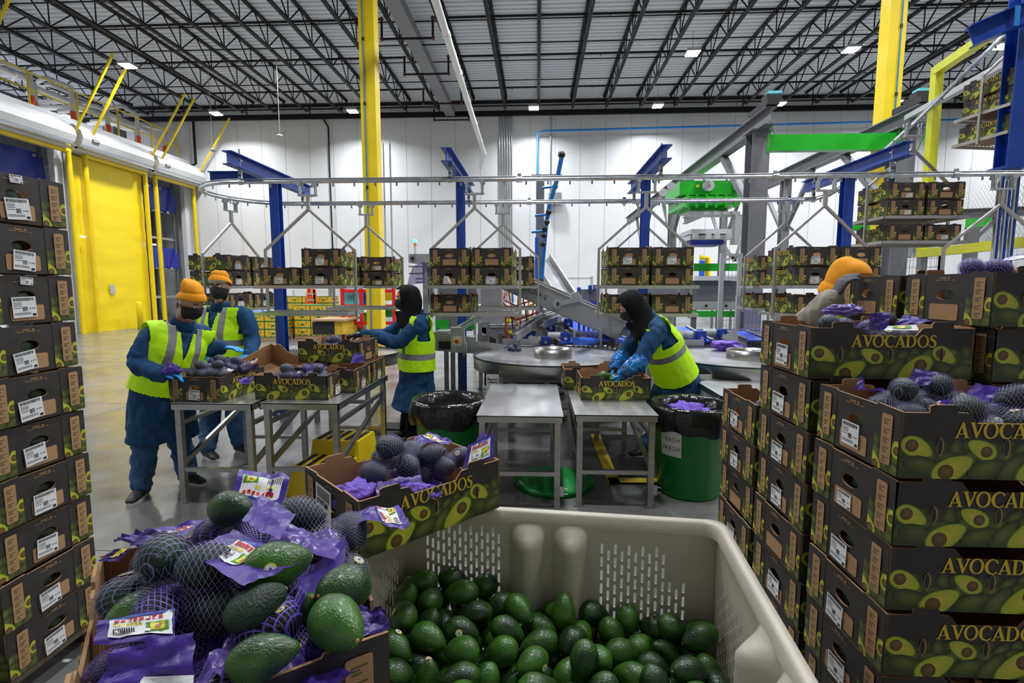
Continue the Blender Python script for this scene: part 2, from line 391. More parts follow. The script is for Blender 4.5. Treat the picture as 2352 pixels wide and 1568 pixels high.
def hole_ell(): return [(BW / 2 + .042 * math.cos(a), .105 + .022 * math.sin(a) * (1 if math.sin(a) > 0 else .75)) for a in [2 * PI * i / 18 for i in range(18)]]
def carton_mesh(closed=False, name='carton'):
    mb = MB()
    X, Y = BL / 2, BW / 2
    tfs = [lambda u, v, h: (u - X, -Y - h, v), lambda u, v, h: (X - u, Y + h, v)]
    tfe = [lambda u, v, h: (-X - h, Y - u, v), lambda u, v, h: (X + h, u - Y, v)]
    for t in tfs: wall(mb, t, side_outline(), []); side_art(mb, t)
    for t in tfe:
        wall(mb, t, end_outline(), [] if closed else [hole_ell()])
        if closed: mb.poly([t(p[0], p[1], .0015) for p in hole_ell()], 'kraft')
        for s0 in (0, BW - .108): mb.add([t(*p, .0012) for p in rrect(s0 + .0005, .001, s0 + .1075, BH - .006, .008)] + [t(*p, 0) for p in rrect(s0 + .0005, .001, s0 + .1075, BH - .006, .008)],
                                         [tuple(range(20))] + [(i, (i + 1) % 20, 20 + (i + 1) % 20, 20 + i) for i in range(20)], 'carton_black')
        end_art(mb, t)
    mb.box((0, 0, .004), (BL - .01, BW - .01, .006), 'kraft')
    return mb.mesh(name)
CM = carton_mesh(); CM2 = carton_mesh(True, 'carton_closed')
def sticker_mesh(w, h, seed, peel=False):
    r = random.Random(seed); mb = MB()
    q = [(-w / 2, 0), (w / 2, 0), (w / 2, h), (-w / 2, h)] if not peel else [(-w / 2, 0), (w / 2, 0), (w * .05, h), (-w / 2, h)]
    mb.poly([(p[0], -.0002, p[1]) for p in q], 'sticker')
    if peel: mb.poly([(w / 2, -.001, 0), (w * .05, -.001, h), (w * .0, -.02, h * .35)], 'sticker')
    def bars(x0, x1, z0, z1, n):
        for i in range(n):
            x = x0 + (x1 - x0) * i / n; mb.poly([(x, -.0006, z0), (x + (x1 - x0) / n * r.uniform(.25, .75), -.0006, z0), (x + (x1 - x0) / n * .6, -.0006, z1), (x, -.0006, z1)], 'black_ink')
    if not peel: bars(-w * .44, w * .42, h * .8, h * .95, 24)
    bars(-w * .1, w * .12, h * .3, h * .52, 9)
    for z in (.7, .63, .55, .45, .2, .14): 
        x = -w * .44
        while x < (-w * .15 if z > .25 else w * .2): l = r.uniform(.02, .07) * w; mb.poly([(x + a * l, -.0006, h * (z + b * .03)) for a, b in ((0, 0), (1, 0), (1, 1), (0, 1))], 'black_ink'); x += l + .012 * w
    mb.poly([(x, -.0006, z) for x, z in ((w * .3, h * .05), (w * .45, h * .05), (w * .45, h * .17), (w * .3, h * .17))], 'black_ink')
    for x in (.2, .3, .38): mb.poly([(x * w + a * .05 * w, -.0006, h * .4 + b * .05 * h) for a, b in ((0, 0), (1, 0), (1, 1), (0, 1))], 'black_ink')
    return mb.mesh('sticker')
STK = [sticker_mesh(.088, .075, 1), sticker_mesh(.095, .08, 2), sticker_mesh(.07, .05, 3), sticker_mesh(.085, .08, 4, True), sticker_mesh(.05, .03, 5)]
def carton(loc, rz, label, group=None, stick=None, cat='box', closed=False, rot=None):
    """end: 'L' = the -X end; stick = list of (end, kind, du, v, tilt)"""
    o = link('avocado_carton', CM2 if closed else CM); o.location = loc; o.rotation_euler = rot if rot else (0, 0, rz); tag(o, label, cat, group)
    for (end, k, du, v, tilt) in (stick or []):
        s = link('shipping_label', STK[k], o)
        if end == 'L': s.location = (-BL / 2 - .0075, -du, v); s.rotation_euler = (0, tilt, -PI / 2)
        else: s.location = (BL / 2 + .0075, du, v); s.rotation_euler = (0, tilt, PI / 2)
        s.rotation_mode = 'XYZ'
        s.rotation_euler = Matrix.Rotation(-PI / 2 if end == 'L' else PI / 2, 3, 'Z').to_euler() if not tilt else (Matrix.Rotation(-PI / 2 if end == 'L' else PI / 2, 3, 'Z') @ Matrix.Rotation(tilt, 3, 'Y')).to_euler()
    return o
# ---------------------------------------------------------------- avocados
def avocado_mesh(seed, ln=.108, wd=.078, neck=.72, m='avocado_skin', n=20, rn=14, stem=True, stick=False):
    r = random.Random(seed); mb = MB(); P = []; off = r.uniform(0, 50)
    for i in range(rn + 1):
        t = i / rn; a = PI * t; z = -math.cos(a) * ln / 2; rad = math.sin(a) * wd / 2
        k = (z / ln + .5); rad *= 1 - (1 - neck) * max(0, (k - .35) / .65) ** 1.2
        for j in range(n):
            b = 2 * PI * j / n; q = Vector((math.cos(b) * rad, math.sin(b) * rad, z))
            q *= 1 + .035 * noise.noise(q * 30 + Vector((off, 0, 0))); P.append(q)
    mb.add(P, rings(P, n), m, True)
    if stem: mb.sphere((0, 0, ln / 2 - .001), .0045, 'pit_stem', 8, (1, 1, .6))
    if stick:
        a0 = r.uniform(0, 6.28); R = Matrix.Rotation(a0, 3, 'Z')
        for rr, mt, h in ((.0115, 'fruit_yellow', .0006), (.0085, 'sticker', .0009), (.004, 'motor_blue', .0011)):
            pts = []
            for j in range(14):
                b = 2 * PI * j / 14; y = rr * math.cos(b) * (1 if mt != 'motor_blue' else .9); z = rr * math.sin(b) * (1 if mt != 'motor_blue' else .5)
                ca = math.acos(max(-1, min(1, -(z - .012) / (ln / 2)))); k = ((z - .012) / ln + .5); R0 = math.sin(ca) * wd / 2 * (1 - (1 - neck) * max(0, (k - .35) / .65) ** 1.2) * 1.03 + h + .0004
                x = math.sqrt(max(0, R0 * R0 - y * y)); pts.append(R @ Vector((x, y, z - .012)))
            mb.poly(pts, mt)
    return mb.mesh('avocado')
AV = [avocado_mesh(1, .126, .091, .68), avocado_mesh(2, .119, .093, .8), avocado_mesh(3, .133, .089, .62), avocado_mesh(4, .121, .089, .74, stick=True), avocado_mesh(5, .128, .093, .7, stick=True)]
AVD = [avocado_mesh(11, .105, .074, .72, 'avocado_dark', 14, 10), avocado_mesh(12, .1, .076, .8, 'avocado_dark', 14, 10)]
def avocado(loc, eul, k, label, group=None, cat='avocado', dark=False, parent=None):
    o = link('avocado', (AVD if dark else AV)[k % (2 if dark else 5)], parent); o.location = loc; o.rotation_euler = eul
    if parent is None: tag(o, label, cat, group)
    return o
# ---------------------------------------------------------------- the hall
DZ = 9.95; JB = 9.2
def floor_mat():
    m, nt, b = node_mat('floor_concrete'); N = nt.nodes.new; L = nt.links.new
    tc = N('ShaderNodeTexCoord'); n = N('ShaderNodeTexNoise'); n.inputs['Scale'].default_value = .9; n.inputs['Detail'].default_value = 8; n.inputs['Roughness'].default_value = .65
    L(tc.outputs['Object'], n.inputs['Vector']); r = N('ShaderNodeValToRGB'); e = r.color_ramp.elements
    e[0].position = .3; e[0].color = (.10, .095, .09, 1); e[1].position = .72; e[1].color = (.24, .235, .225, 1); L(n.outputs['Fac'], r.inputs[0]); L(r.outputs[0], b.inputs['Base Color'])
    n2 = N('ShaderNodeTexNoise'); n2.inputs['Scale'].default_value = 2.2; L(tc.outputs['Object'], n2.inputs['Vector'])
    rr = N('ShaderNodeMapRange'); rr.inputs['From Min'].default_value = .3; rr.inputs['From Max'].default_value = .7; rr.inputs['To Min'].default_value = .13; rr.inputs['To Max'].default_value = .34
    L(n2.outputs['Fac'], rr.inputs[0]); L(rr.outputs[0], b.inputs['Roughness']); b.inputs['Specular IOR Level'].default_value = .75
floor_mat()
mb = MB(); mb.box((3, 11, -.1), (62, 34, .2), 'floor_concrete'); o = mb.build('floor'); tag(o, kind='structure', label='polished grey concrete warehouse floor')
mat('joint_grey', (.07, .07, .068), .6)
mb = MB()
for x in (-9.5, -5.6, -1.7, 2.2, 6.1): mb.box((x, 11, .0006), (.008, 26, .001), 'joint_grey')
for y in (2.9, 6.8, 10.7, 14.6, 18.5): mb.box((0, y, .0006), (31, .008, .001), 'joint_grey')
tag(mb.build('trim_1'), kind='structure', label='thin sawn joints in the concrete floor')
def panel_mat():
    m, nt, b = node_mat('wall_panel'); N = nt.nodes.new; L = nt.links.new
    tc = N('ShaderNodeTexCoord'); n = N('ShaderNodeTexNoise'); n.inputs['Scale'].default_value = .5; n.inputs['Detail'].default_value = 4; L(tc.outputs['Object'], n.inputs['Vector'])
    r = N('ShaderNodeValToRGB'); e = r.color_ramp.elements; e[0].color = (.66, .67, .68, 1); e[1].color = (.80, .80, .81, 1); L(n.outputs['Fac'], r.inputs[0]); L(r.outputs[0], b.inputs['Base Color'])
    b.inputs['Roughness'].default_value = .38
panel_mat()
mat('panel_seam', (.34, .34, .35), .6)
mb = MB(); mb.box((2, 24.1, 5.1), (60, .2, 10.2), 'wall_panel')
x = -27.5
while x < 31: mb.box((x, 23.998, 4.9), (.014, .006, 9.8), 'panel_seam'); x += 1.13
mb.box((2, 23.985, .2), (60, .03, .4), 'light_grey')
tag(mb.build('wall_back'), kind='structure', label='white insulated panel wall at the far end of the hall')
# roof deck: ribs run across the hall
def deck_mat():
    m, nt, b = node_mat('roof_deck_metal'); b.inputs['Base Color'].default_value = (.80, .83, .88, 1); b.inputs['Roughness'].default_value = .5
deck_mat()
mb = MB(); P = []; y = -4.0
prof = []
while y < 24: prof += [(y, 0), (y + .11, 0), (y + .135, .075), (y + .205, .075)]; y += .23
for yy, zz in prof: P += [(-28, yy, DZ + zz), (32, yy, DZ + zz)]
mb.add(P, [(2 * i, 2 * i + 1, 2 * i + 3, 2 * i + 2) for i in range(len(prof) - 1)], 'roof_deck_metal'); mb.box((2, 10, DZ + .2), (60, 28.2, .1), 'duct_grey')
tag(mb.build('ceiling'), kind='structure', label='grey ribbed steel roof deck')
for nm, c, d in (('wall_right', (32.1, 10, 5), (.2, 28, 10.2)), ('wall_front', (2, -4.1, 5), (60, .2, 10.2))):
    mb = MB(); mb.box(c, d, 'wall_panel'); tag(mb.build(nm), kind='structure', label='white panel wall outside the picture')
# joists
def joist():
    mb = MB(); y0, y1 = -3.5, 23.6
    for dx in (-.032, .032):
        mb.bar((dx, y0, DZ - .03), (dx, y1, DZ - .03), .05, .06, 'black_steel'); mb.bar((dx, y0, JB), (dx, y1 - .9, JB), .05, .06, 'black_steel')
    y = y0; k = 0; st = .78
    while y < y1 - 1.2:
        a = (0, y, DZ - .03 if k % 2 else JB); b = (0, y + st, JB if k % 2 else DZ - .03); mb.bar(a, b, .03, .03, 'black_steel')
        if k % 2: mb.bar((0, y + st, JB), (0, y + st, DZ - .03), .026, .026, 'black_steel')
        y += st; k += 1
    mb.bar((0, y1 - .95, JB), (0, y1, DZ - .05), .05, .03, 'black_steel'); return mb.mesh('roof_joist')
JM = joist()
for i in range(-18, 21):
    o = link('roof_joist', JM); o.location = (i * 1.43, 0, 0)
    tag(o, 'black open-web steel joist running away under the grey roof deck', 'joist', 'parallel black joists under the roof deck')
# horizontal bridging across the joists and a pair of heavier girders by the wall
for i, y in enumerate((2.2, 5.1, 8.0, 11.0, 13.9, 16.8, 19.7)):
    for z in (DZ - .09, JB + .03):
        mb = MB(); mb.bar((-27, y + (.15 if z < 9.5 else 0), z), (31, y + (.15 if z < 9.5 else 0), z), .03, .03, 'black_steel'); tag(mb.build('bridging_bar'), 'thin black bridging bar crossing the roof joists', 'bar', 'bridging bars across the joists')
mb = MB(); mb.ibeam((-27, 23.75, 9.32), (31, 23.75, 9.32), .12, .2, 'black_steel'); mb.bar((-27, 23.9, 9.85), (31, 23.9, 9.85), .1, .1, 'black_steel')
tag(mb.build('edge_beam'), 'long black steel beam along the head of the white back wall', 'beam')
# sprinkler pipes
for i, y in enumerate((4.2, 7.6, 10.9, 13.2, 15.6, 18.1, 20.9, 22.9)):
    z = JB + .16; xs = -3.9 + .02 * i
    for a, b in ((-27, xs - .75), (xs + .75, 31)):
        mb = MB(); mb.tube([(a, y, z), (b, y, z)], .034, 'black_steel', 6)
        x = a + 2
        while x < b: mb.tube([(x, y, z), (x, y, z - .1)], .013, 'rust_joint', 5); x += 3.1
        tag(mb.build('sprinkler_pipe'), 'black sprinkler pipe with small hanging heads crossing the ' + ('left' if a < -5 else 'right') + ' part of the ceiling', 'pipe', 'sprinkler pipes ' + ('left' if a < -5 else 'right') + ' of the duct')
    mb = MB(); x0, x1 = xs - .75, xs + .75; zz = z - .55
    mb.tube([(x0, y, z), (x0, y, zz)], .034, 'black_steel', 6); mb.tube([(x0, y, zz), (x1, y, zz)], .034, 'black_steel', 6); mb.tube([(x1, y, zz), (x1, y, z)], .034, 'black_steel', 6)
    for p in ((x0, y, z), (x0, y, zz), (x1, y, zz), (x1, y, z)): mb.sphere(p, .062, 'rust_joint', 8)
    tag(mb.build('hanging_pipe_loop'), 'black pipe loop with rust red elbows ducking under the roof duct', 'pipe', 'pipe loops under the roof duct')
mb = MB(); mb.box((-3.9, 10, JB + .12), (.42, 27, .3), 'duct_grey'); tag(mb.build('roof_duct'), 'long flat grey duct running along under the roof', 'duct')
p0, p1 = at(1000, 0, Y=10.5), at(1112, 352, Y=21.5)
mb = MB(); mb.tube([p0 + (p0 - p1) * .4, p0, p1, p1 + Vector((-.25, .9, -.35))], .085, 'white_pipe', 12)
for t in (.12, .3, .48, .66, .84): q = p0.lerp(p1, t); d = (p1 - p0).normalized() * .06; mb.tube([q - d, q + d], .1, 'white_pipe', 12)
tag(mb.build('drain_pipe'), 'long white pipe sloping down through the roof space to the back wall', 'pipe')
# high bay lamps and fill lights
def highbay():
    e = thing('hanging_bay_lamp', 'bright square LED high bay lamp hanging from the roof joists', 'lamp', group='LED high bay lamps')
    mb = MB(); mb.box((0, 0, .06), (.42, .42, .07), 'light_grey'); mb.tube([(0, 0, .09), (0, 0, .7)], .008, 'dull_steel', 5); mb.build('lamp_housing', e)
    mb = MB()
    for a in (-.1, .1):
        for b in (-.1, .1): mb.box((a, b, .012), (.17, .17, .03), 'lamp_glow')
    mb.build('lamp_panel', e); return e
HB = highbay(); first = True
for y in (3.0, 7.8, 12.6, 17.35, 22.1):
    for x in (-20.4, -13.7, -7.8, -.2, 4.85, 9.7, 14.2, 20):
        vis = y > 15
        if vis and not (y < 18 and -8.5 < x < 0):
            o = HB if first else copy_thing(HB, (0, 0, 0), 0, HB['label'], HB['group']); first = False; o.location = (x, y, 8.95)
        l = bpy.data.lights.new('lamp_or_fill_light', 'AREA'); l.shape = 'SQUARE'; l.size = .5; l.energy = (300 if y > 6 else 190) * (2 if x < -20 else 1); l.color = (.93, .96, 1); l.spread = 2.6
        lo = link('lamp_or_fill_light', l); lo.location = (x, y, 8.9)  # lights with no fixture above them are added as fill
for x in (-16, -8, 0, 8, 16):
    for y in (4, 13, 20):       # light bounced off the pale floor and walls towards the roof
        pass
W = bpy.data.worlds.new('World'); bpy.context.scene.world = W; W.use_nodes = True; W.node_tree.nodes['Background'].inputs[0].default_value = (.8, .87, 1, 1); W.node_tree.nodes['Background'].inputs[1].default_value = .3
# yellow columns
for X, s in ((-3.34, 'left'), (6.60, 'right')):
    e = thing('yellow_column', 'tall bright yellow square column ' + ('left of the centre of the hall' if s == 'left' else 'on the right behind the rising rail'), 'column', (X, 10.5, 0))
    mb = MB(); mb.box((0, 0, 4.95), (.3, .3, 9.9), 'yellow_paint'); mb.box((0, 0, .012), (.5, .5, .024), 'yellow_paint'); mb.build('column_shaft', e)
    mb = MB(); dx = -.06 if s == 'left' else .05; mb.tube([(dx, -.165, .4), (dx, -.165, 9.2)], .012, 'pipe_blue', 6)
    for z in (2.2, 3.6, 5.2, 6.4): mb.box((dx, -.165, z), (.04, .03, .06), 'black')
    mb.build('air_line', e)
# ---- left wall: yellow curtain doors
mb = MB(); XW = -16.35
segs = [(-4, 11.0), (14.9, 17.45), (20.75, 21.3), (23.4, 24.0)]
mb.box((XW - .1, 12.5, 7.0), (.2, 23, 1.0), 'wall_panel')
mb.box((XW - .1, 5.5, 3.2), (.2, 19, 6.6), 'wall_panel')
for a, b in ((17.1, 17.6), (20.65, 21.2), (23.55, 24.0)): mb.box((XW - .1, (a + b) / 2, 3.2), (.2, b - a, 6.6), 'wall_panel')
tag(mb.build('wall_left'), kind='structure', label='white panel wall with tall door bays on the left')
X0 = -16.0
def bay(y0, y1, closed, lab, n):
    e = thing('door_frame', lab, 'door frame', (X0, (y0 + y1) / 2, 0)); a, b = y0 - (y0 + y1) / 2, y1 - (y0 + y1) / 2
    mb = MB(); mb.tube([(0, a, 0), (0, a, 6.25)], .085, 'yellow_paint', 10); mb.build('post', e); mb = MB(); mb.tube([(0, b, 0), (0, b, 6.25)], .085, 'yellow_paint', 10); mb.build('post', e)
    mb = MB(); mb.tube([(0, a - .05, 6.25), (0, b + .05, 6.25)], .085, 'yellow_paint', 10); mb.build('crossbar', e)
    for yy in (a, b):
        mb = MB(); mb.bar((-.05, yy, 6.3), (2.1, yy - .3, 9.2), .06, .06, 'yellow_paint'); mb.build('brace', e)
    return e
bay(14.0, 17.3, 0, 'yellow pipe frame of the nearest open door bay', 0)
bay(17.95, 20.75, 1, 'yellow pipe frame in front of the closed yellow curtain door', 1)
bay(21.3, 23.7, 0, 'yellow pipe frame of the farthest open door bay by the corner', 2)
e = thing('curtain_door', 'tall closed bright yellow vinyl roll-up door', 'door', (-16.2, 19.2, 0))
mb = MB(); P = []; ny, nz = 16, 40
for j in range(nz + 1):
    for i in range(ny + 1): P.append((.03 * noise.noise(Vector((i * .2, j * .35, 3))) , -1.6 + 3.2 * i / ny, 6.2 * j / nz))
mb.add(P, [(j * (ny + 1) + i, j * (ny + 1) + i + 1, (j + 1) * (ny + 1) + i + 1, (j + 1) * (ny + 1) + i) for j in range(nz) for i in range(ny)], 'curtain_yellow', True); mb.build('door_curtain', e)
mb = MB(); mb.box((.06, -.35, 1.55), (.02, .22, .36), 'light_grey'); mb.build('door_window', e)
for yy in (-1.72, 1.72): mb = MB(); mb.box((.0, yy, 3.1), (.18, .12, 6.2), 'zinc'); mb.build('door_guide', e)
for i, (y, hh) in enumerate(((18.5, 1.1), (17.6, 1.2))):
    pass
mb = MB(); mb.lathe([(.0001, 0), (.1, 0), (.1, 1.0), (.07, 1.06), (.0001, 1.08)], 'yellow_paint', 12); mb.build('bollard', loc=at(288, 752, X=-15.4) * Vector((1, 1, 0)) if False else (-15.5, 19.3, 0), label='short yellow bollard in front of the yellow curtain door', cat='bollard')
# rooms seen through the open bays: racks with blue tarpaulin covers
for k, (y0, y1, lab) in enumerate(((13.6, 17.2, 'nearest open bay above the left carton stack'), (21.4, 23.5, 'far open bay beside the corner'))):
    e = thing('storage_rack', 'grey rack with blue tarpaulins in the ' + lab, 'rack', (-17.3, (y0 + y1) / 2, 0)); L_ = (y1 - y0) / 2
    for sx in (-.5, .5):
        for yy in (-L_ + .15, 0, L_ - .15): mb = MB(); mb.box((sx, yy, 3.2), (.09, .09, 6.4), 'dull_steel'); mb.build('post', e)
    mb = MB()
    for z in (1.2, 2.5, 3.8, 5.0, 6.0):
        for sx in (-.5, .5): mb.bar((sx, -L_, z), (sx, L_, z), .05, .1, 'zinc')
        mb.box((0, 0, z), (1.0, 2 * L_ - .1, .02), 'dull_steel')
    mb.build('rack_beams', e)
    for z0, z1 in ((5.0, 6.1), (2.5, 3.4)):
        mb = MB(); P = []
        for j in range(9):
            for i in range(15): P.append((.56 + .05 * math.sin(i * 1.3 + j * .4), -L_ + .1 + (2 * L_ - .2) * i / 14, z1 - (z1 - z0) * (j / 8) * (1 + .06 * math.sin(i * 2.1))))
        mb.add(P, [(j * 15 + i, j * 15 + i + 1, (j + 1) * 15 + i + 1, (j + 1) * 15 + i) for j in range(8) for i in range(14)], 'tarp_blue', True); mb.build('tarpaulin', e)
    mb = MB(); mb.box((-1.2, 0, 3.1), (.1, 2 * L_ + .6, 6.2), 'light_grey'); tag(mb.build('bay_lining', loc=(-17.3, (y0 + y1) / 2, 0)), 'pale grey lining at the back of the ' + lab, 'panel')
# white housings over the doors
for k, (a, b, lab) in enumerate(((11.5, 17.15, 'nearest'), (17.4, 20.7, 'middle'), (20.95, 23.9, 'farthest'))):
    e = thing('door_housing', 'white rounded roller housing above the door bays, ' + lab + ' of three', 'door housing', (X0, (a + b) / 2, 6.5)); h = (b - a) / 2
    mb = MB(); pr = [(-.5, -.22), (.18, -.20), (.42, .0), (.5, .2), (.44, .42), (.2, .66), (-.5, .7)]
    P = [(p[0], y, p[1]) for y in (-h, h) for p in pr]; n = len(pr)
    mb.add(P, [(i, (i + 1) % n, n + (i + 1) % n, n + i) for i in range(n)] + [tuple(range(n)), tuple(range(n, 2 * n))[::-1]], 'housing_white'); mb.build('housing_shell', e)
    mb = MB(); mb.bar((.3, -h, -.12), (.3, h, -.12), .3, .06, 'zinc'); mb.build('lower_strip', e)
    if k: mb = MB(); mb.box((.5, -h + .5, .2), (.02, .3, .09), 'black'); mb.box((.512, -h + .5, .2), (.01, .22, .03), 'white_paint'); mb.build('badge', e)
# service deck on top of the rooms: railings and white pipes
mb = MB(); mb.box((-21, 12.5, 7.45), (9.2, 23, .1), 'light_grey'); tag(mb.build('service_deck'), 'grey service deck on top of the cold rooms', 'deck')
e = thing('guard_rail', 'yellow guard rail along the edge of the service deck', 'railing', (-16.6, 0, 7.5))
mb = MB()
for z in (.55, 1.1): mb.tube([(0, 9, z), (0, 23.7, z)], .025, 'yellow_paint', 6)
mb.build('rail', e)
for y in (9.5, 11.3, 13.1, 14.9, 16.7, 18.5, 20.3, 22.1, 23.6): mb = MB(); mb.tube([(0, y, 0), (0, y, 1.1)], .03, 'yellow_paint', 6); mb.build('post', e)
r = random.Random(4)
for i in range(22):
    y = 12.6 + i * .52; x = -17.1 - (i % 3) * .45;h = .95 + r.random() * .5; d = -.9 - r.random() * 1.6
    mb = MB(); mb.tube([(x, y, 7.5), (x, y, 7.5 + h), (x + d * .5, y, 7.6 + h + .25), (x + d, y + r.uniform(-.4, .4), 7.75 + h)], .085, 'white_pipe', 8)
    mb.tube([(x, y, 7.75), (x, y, 8.05)], .09, 'orange_paint', 8)
    tag(mb.build('refrigeration_pipe'), 'white insulated pipe with an orange band bending up from the service deck', 'pipe', 'white pipes on the service deck')
for i, (y, z) in enumerate(((13.5, 8.9), (15.5, 9.0), (18.4, 8.8), (21.5, 8.9))):
    mb = MB(); mb.tube([(-18.2, y, z), (-18.2, y + 2.3, z), (-19.6, y + 2.6, z + .15), (-25, y + 2.6, z + .2)], .11, 'white_pipe', 8); tag(mb.build('pipe_header'), 'white header pipe lying high over the service deck', 'pipe', 'white header pipes over the service deck')
for i, (y, x) in enumerate(((14, -19), (17, -20), (20, -19.5), (22.4, -18.5))):
    e = thing('valve_cabinet', 'grey cabinet standing among the white pipes on the service deck', 'cabinet', (x, y, 7.5), group='cabinets on the service deck')
    mb = MB(); mb.box((0, 0, .5), (.5, .7, 1.0), 'grey_paint'); mb.build('cabinet_body', e); mb = MB(); mb.box((.26, 0, .5), (.02, .6, .9), 'duct_grey'); mb.build('cabinet_door', e)
# corner downpipe and wall conduits
def pipe(name, pts, r, m, lab, cat='pipe', group=None, n=8):
    mb = MB(); mb.tube(pts, r, m, n); return tag(mb.build(name), lab, cat, group)
pipe('wall_conduit', [(-9.9, 23.93, 9.4), (-9.6, 23.93, 8.9), (-9.6, 23.93, 1.2)], .035, 'black_steel', 'black conduit running down the white back wall left of the yellow column')
pipe('wall_conduit', [(9.3, 23.93, 9.2), (9.3, 23.93, 1.2)], .035, 'black_steel', 'black conduit running down the white back wall behind the green beam')
pipe('standpipe', [(-15.8, 23.7, 9.3), (-15.8, 23.7, 7.3), (-16.3, 23.7, 7.1)], .06, 'black_steel', 'black standpipe in the far left corner under the roof')
for i in range(6): pipe('wall_conduit', [(-1.75 + .11 * i, 23.92, 9.3), (-1.75 + .11 * i, 23.92, 1)], .026, 'zinc', 'thin silver conduit in the bundle on the back wall', group='bundle of silver wall conduits')
for i in range(3): pipe('wall_conduit', [(-7.4 + .3 * i, 23.95, 8.2), (-7.4 + .3 * i, 23.95, 1)], .02, 'zinc', 'faint thin conduit on the white back wall', group='faint conduits left of the bundle')
pipe('wall_conduit', [(.55, 23.92, 9.2), (.55, 23.92, 5.8)], .03, 'zinc', 'silver conduit dropping to the grey box on the back wall')
mb = MB(); mb.box((.75, 23.7, 5.55), (.6, .3, .6), 'light_grey'); mb.box((.75, 23.53, 5.55), (.52, .04, .52), 'duct_grey'); tag(mb.build('junction_box'), 'grey junction box high on the back wall', 'box')
pipe('air_pipe', [(-.05, 23.6, 3.2), (-.05, 23.6, 8.45), (.25, 23.6, 8.5), (26, 23.4, 8.75)], .045, 'pipe_blue', 'blue air pipe rising up the back wall and running right under the roof')
for k, (px, py) in enumerate(((637, 195), (481, 215))):
    q = at(px, py, Y=17 if k == 0 else 20); L_ = 2.1 if k == 0 else 2.6
    mb = MB(); mb.tube([(q.x, q.y, q.z + .8), (q.x, q.y, q.z - L_ + .6)], .012, 'light_grey', 5); mb.sphere((q.x, q.y, q.z - L_ + .5), .09, 'light_grey', 10, (1.2, 1.2, .7)); tag(mb.build('hanging_sensor'), ('larger' if k == 0 else 'smaller') + ' sensor hanging on a thin rod below the roof on the left', 'sensor')
for k, (x, y) in enumerate(((-16.0, 17.62), (-16.0, 21.0), (-16, 23.9))):
    mb = MB(); mb.box((x, y, 3.4 if k < 2 else 3.0), (.06, .12, .06), 'lamp_small'); tag(mb.build('signal_lamp'), 'tiny glowing blue signal light between the door frames', 'lamp', 'blue signal lights at the doors')
# ---------------------------------------------------------------- pallet stacks in front
def pallet(x0, x1, y0, y1, lab, m='wood', z=0):
    e = thing('wooden_pallet', lab, 'pallet', ((x0 + x1) / 2, (y0 + y1) / 2, z)); w, d = (x1 - x0), (y1 - y0)
    n = max(3, int(w / .17))
    for i in range(n): mb = MB(); mb.box((-w / 2 + w * (i + .5) / n, 0, .108), (w / n * .72, d, .022), m); mb.build('deck_board', e)
    for yy in (-d / 2 + .05, 0, d / 2 - .05): mb = MB(); mb.box((0, yy, .05), (w, .08, .09), m); mb.build('stringer', e)
    return e
ORD = ['lowest', 'second', 'third', 'fourth', 'fifth', 'sixth', 'seventh', 'eighth', 'ninth', 'topmost']
rr = random.Random(11)
pallet(-2.62, -1.97, 1.15, 2.2, 'wooden pallet under the tall left carton stack', 'old_wood')
AVG = 'avocados seen through carton hand holes'
def peek(x, y, z, n=1):
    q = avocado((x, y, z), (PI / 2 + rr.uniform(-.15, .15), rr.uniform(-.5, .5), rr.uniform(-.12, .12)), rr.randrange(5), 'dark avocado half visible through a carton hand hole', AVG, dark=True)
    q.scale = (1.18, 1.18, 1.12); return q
for k in range(10):
    z = .122 + k * PITCH; y = 1.92 + rr.uniform(-.01, .01) + (.01 if k > 6 else 0); st = [('R', k % 2, -.02 + rr.uniform(-.015, .02), .012 + (.012 if k in (4, 7, 2) else 0), rr.uniform(-.14, .1))]
    lab = 'black avocado carton, ' + ORD[k] + (' from the floor' if 0 < k < 9 else '') + ' in the tall left stack'
    if k in (7, 9): st.append(('R', 4, .0, .15, .1 if k == 7 else -.05))
    if k in (0, 1): st = [('R', 0, -.02, .005, -.05)]
    o = carton((-2.28 + rr.uniform(-.006, .006), y, z), rr.uniform(-.012, .012), lab, 'tall left stack of cartons', st)
    peek(-2.05, y + rr.uniform(-.015, .015), z + .10); 
# right pallet load
pallet(.98, 2.16, 1.38, 2.8, 'wooden pallet under the big right-hand carton load')
rows = ((1.625, 6, 'front'), (2.085, 7, 'middle'), (2.545, 5, 'rear'))
def rlab(k, n, row, col): return 'black avocado carton, ' + ('topmost' if k == n - 1 else ORD[k]) + ' of the ' + row + ' ' + col + ' column in the right-hand load'
for yy, n, row in rows:
    for k in range(n):
        z = .128 + k * PITCH; top = k == n - 1; dx = rr.uniform(-.008, .008) - .002 * k
        st = [('L', rr.choice((0, 1)), rr.uniform(-.03, .01), .008 + rr.uniform(0, .02), rr.uniform(-.06, .06))]
        if (row, k) in (('front', 0), ('middle', 2), ('rear', 2)): st = []
        if (row, k) == ('front', 4): st = [('L', 2, -.01, .018, 0)]
        carton((1.28 + dx, yy + rr.uniform(-.006, .006), z), rr.uniform(-.012, .012), rlab(k, n, row, 'left'), 'right-hand pallet load of cartons', st)
        peek(1.052, yy, z + .10)
for yy, n, row in ((2.085, 8, 'middle'), (2.545, 8, 'rear')):
    for k in range(n):
        z = .128 + k * PITCH; s = -.045 if k == 7 else 0
        o = carton((1.865 + s, yy - (.05 if k == 7 else .03), z), rr.uniform(-.01, .01), rlab(k, n, row, 'right'), 'right-hand pallet load of cartons', [])
        if k == 7: peek(1.592, yy - .05, z + .10)
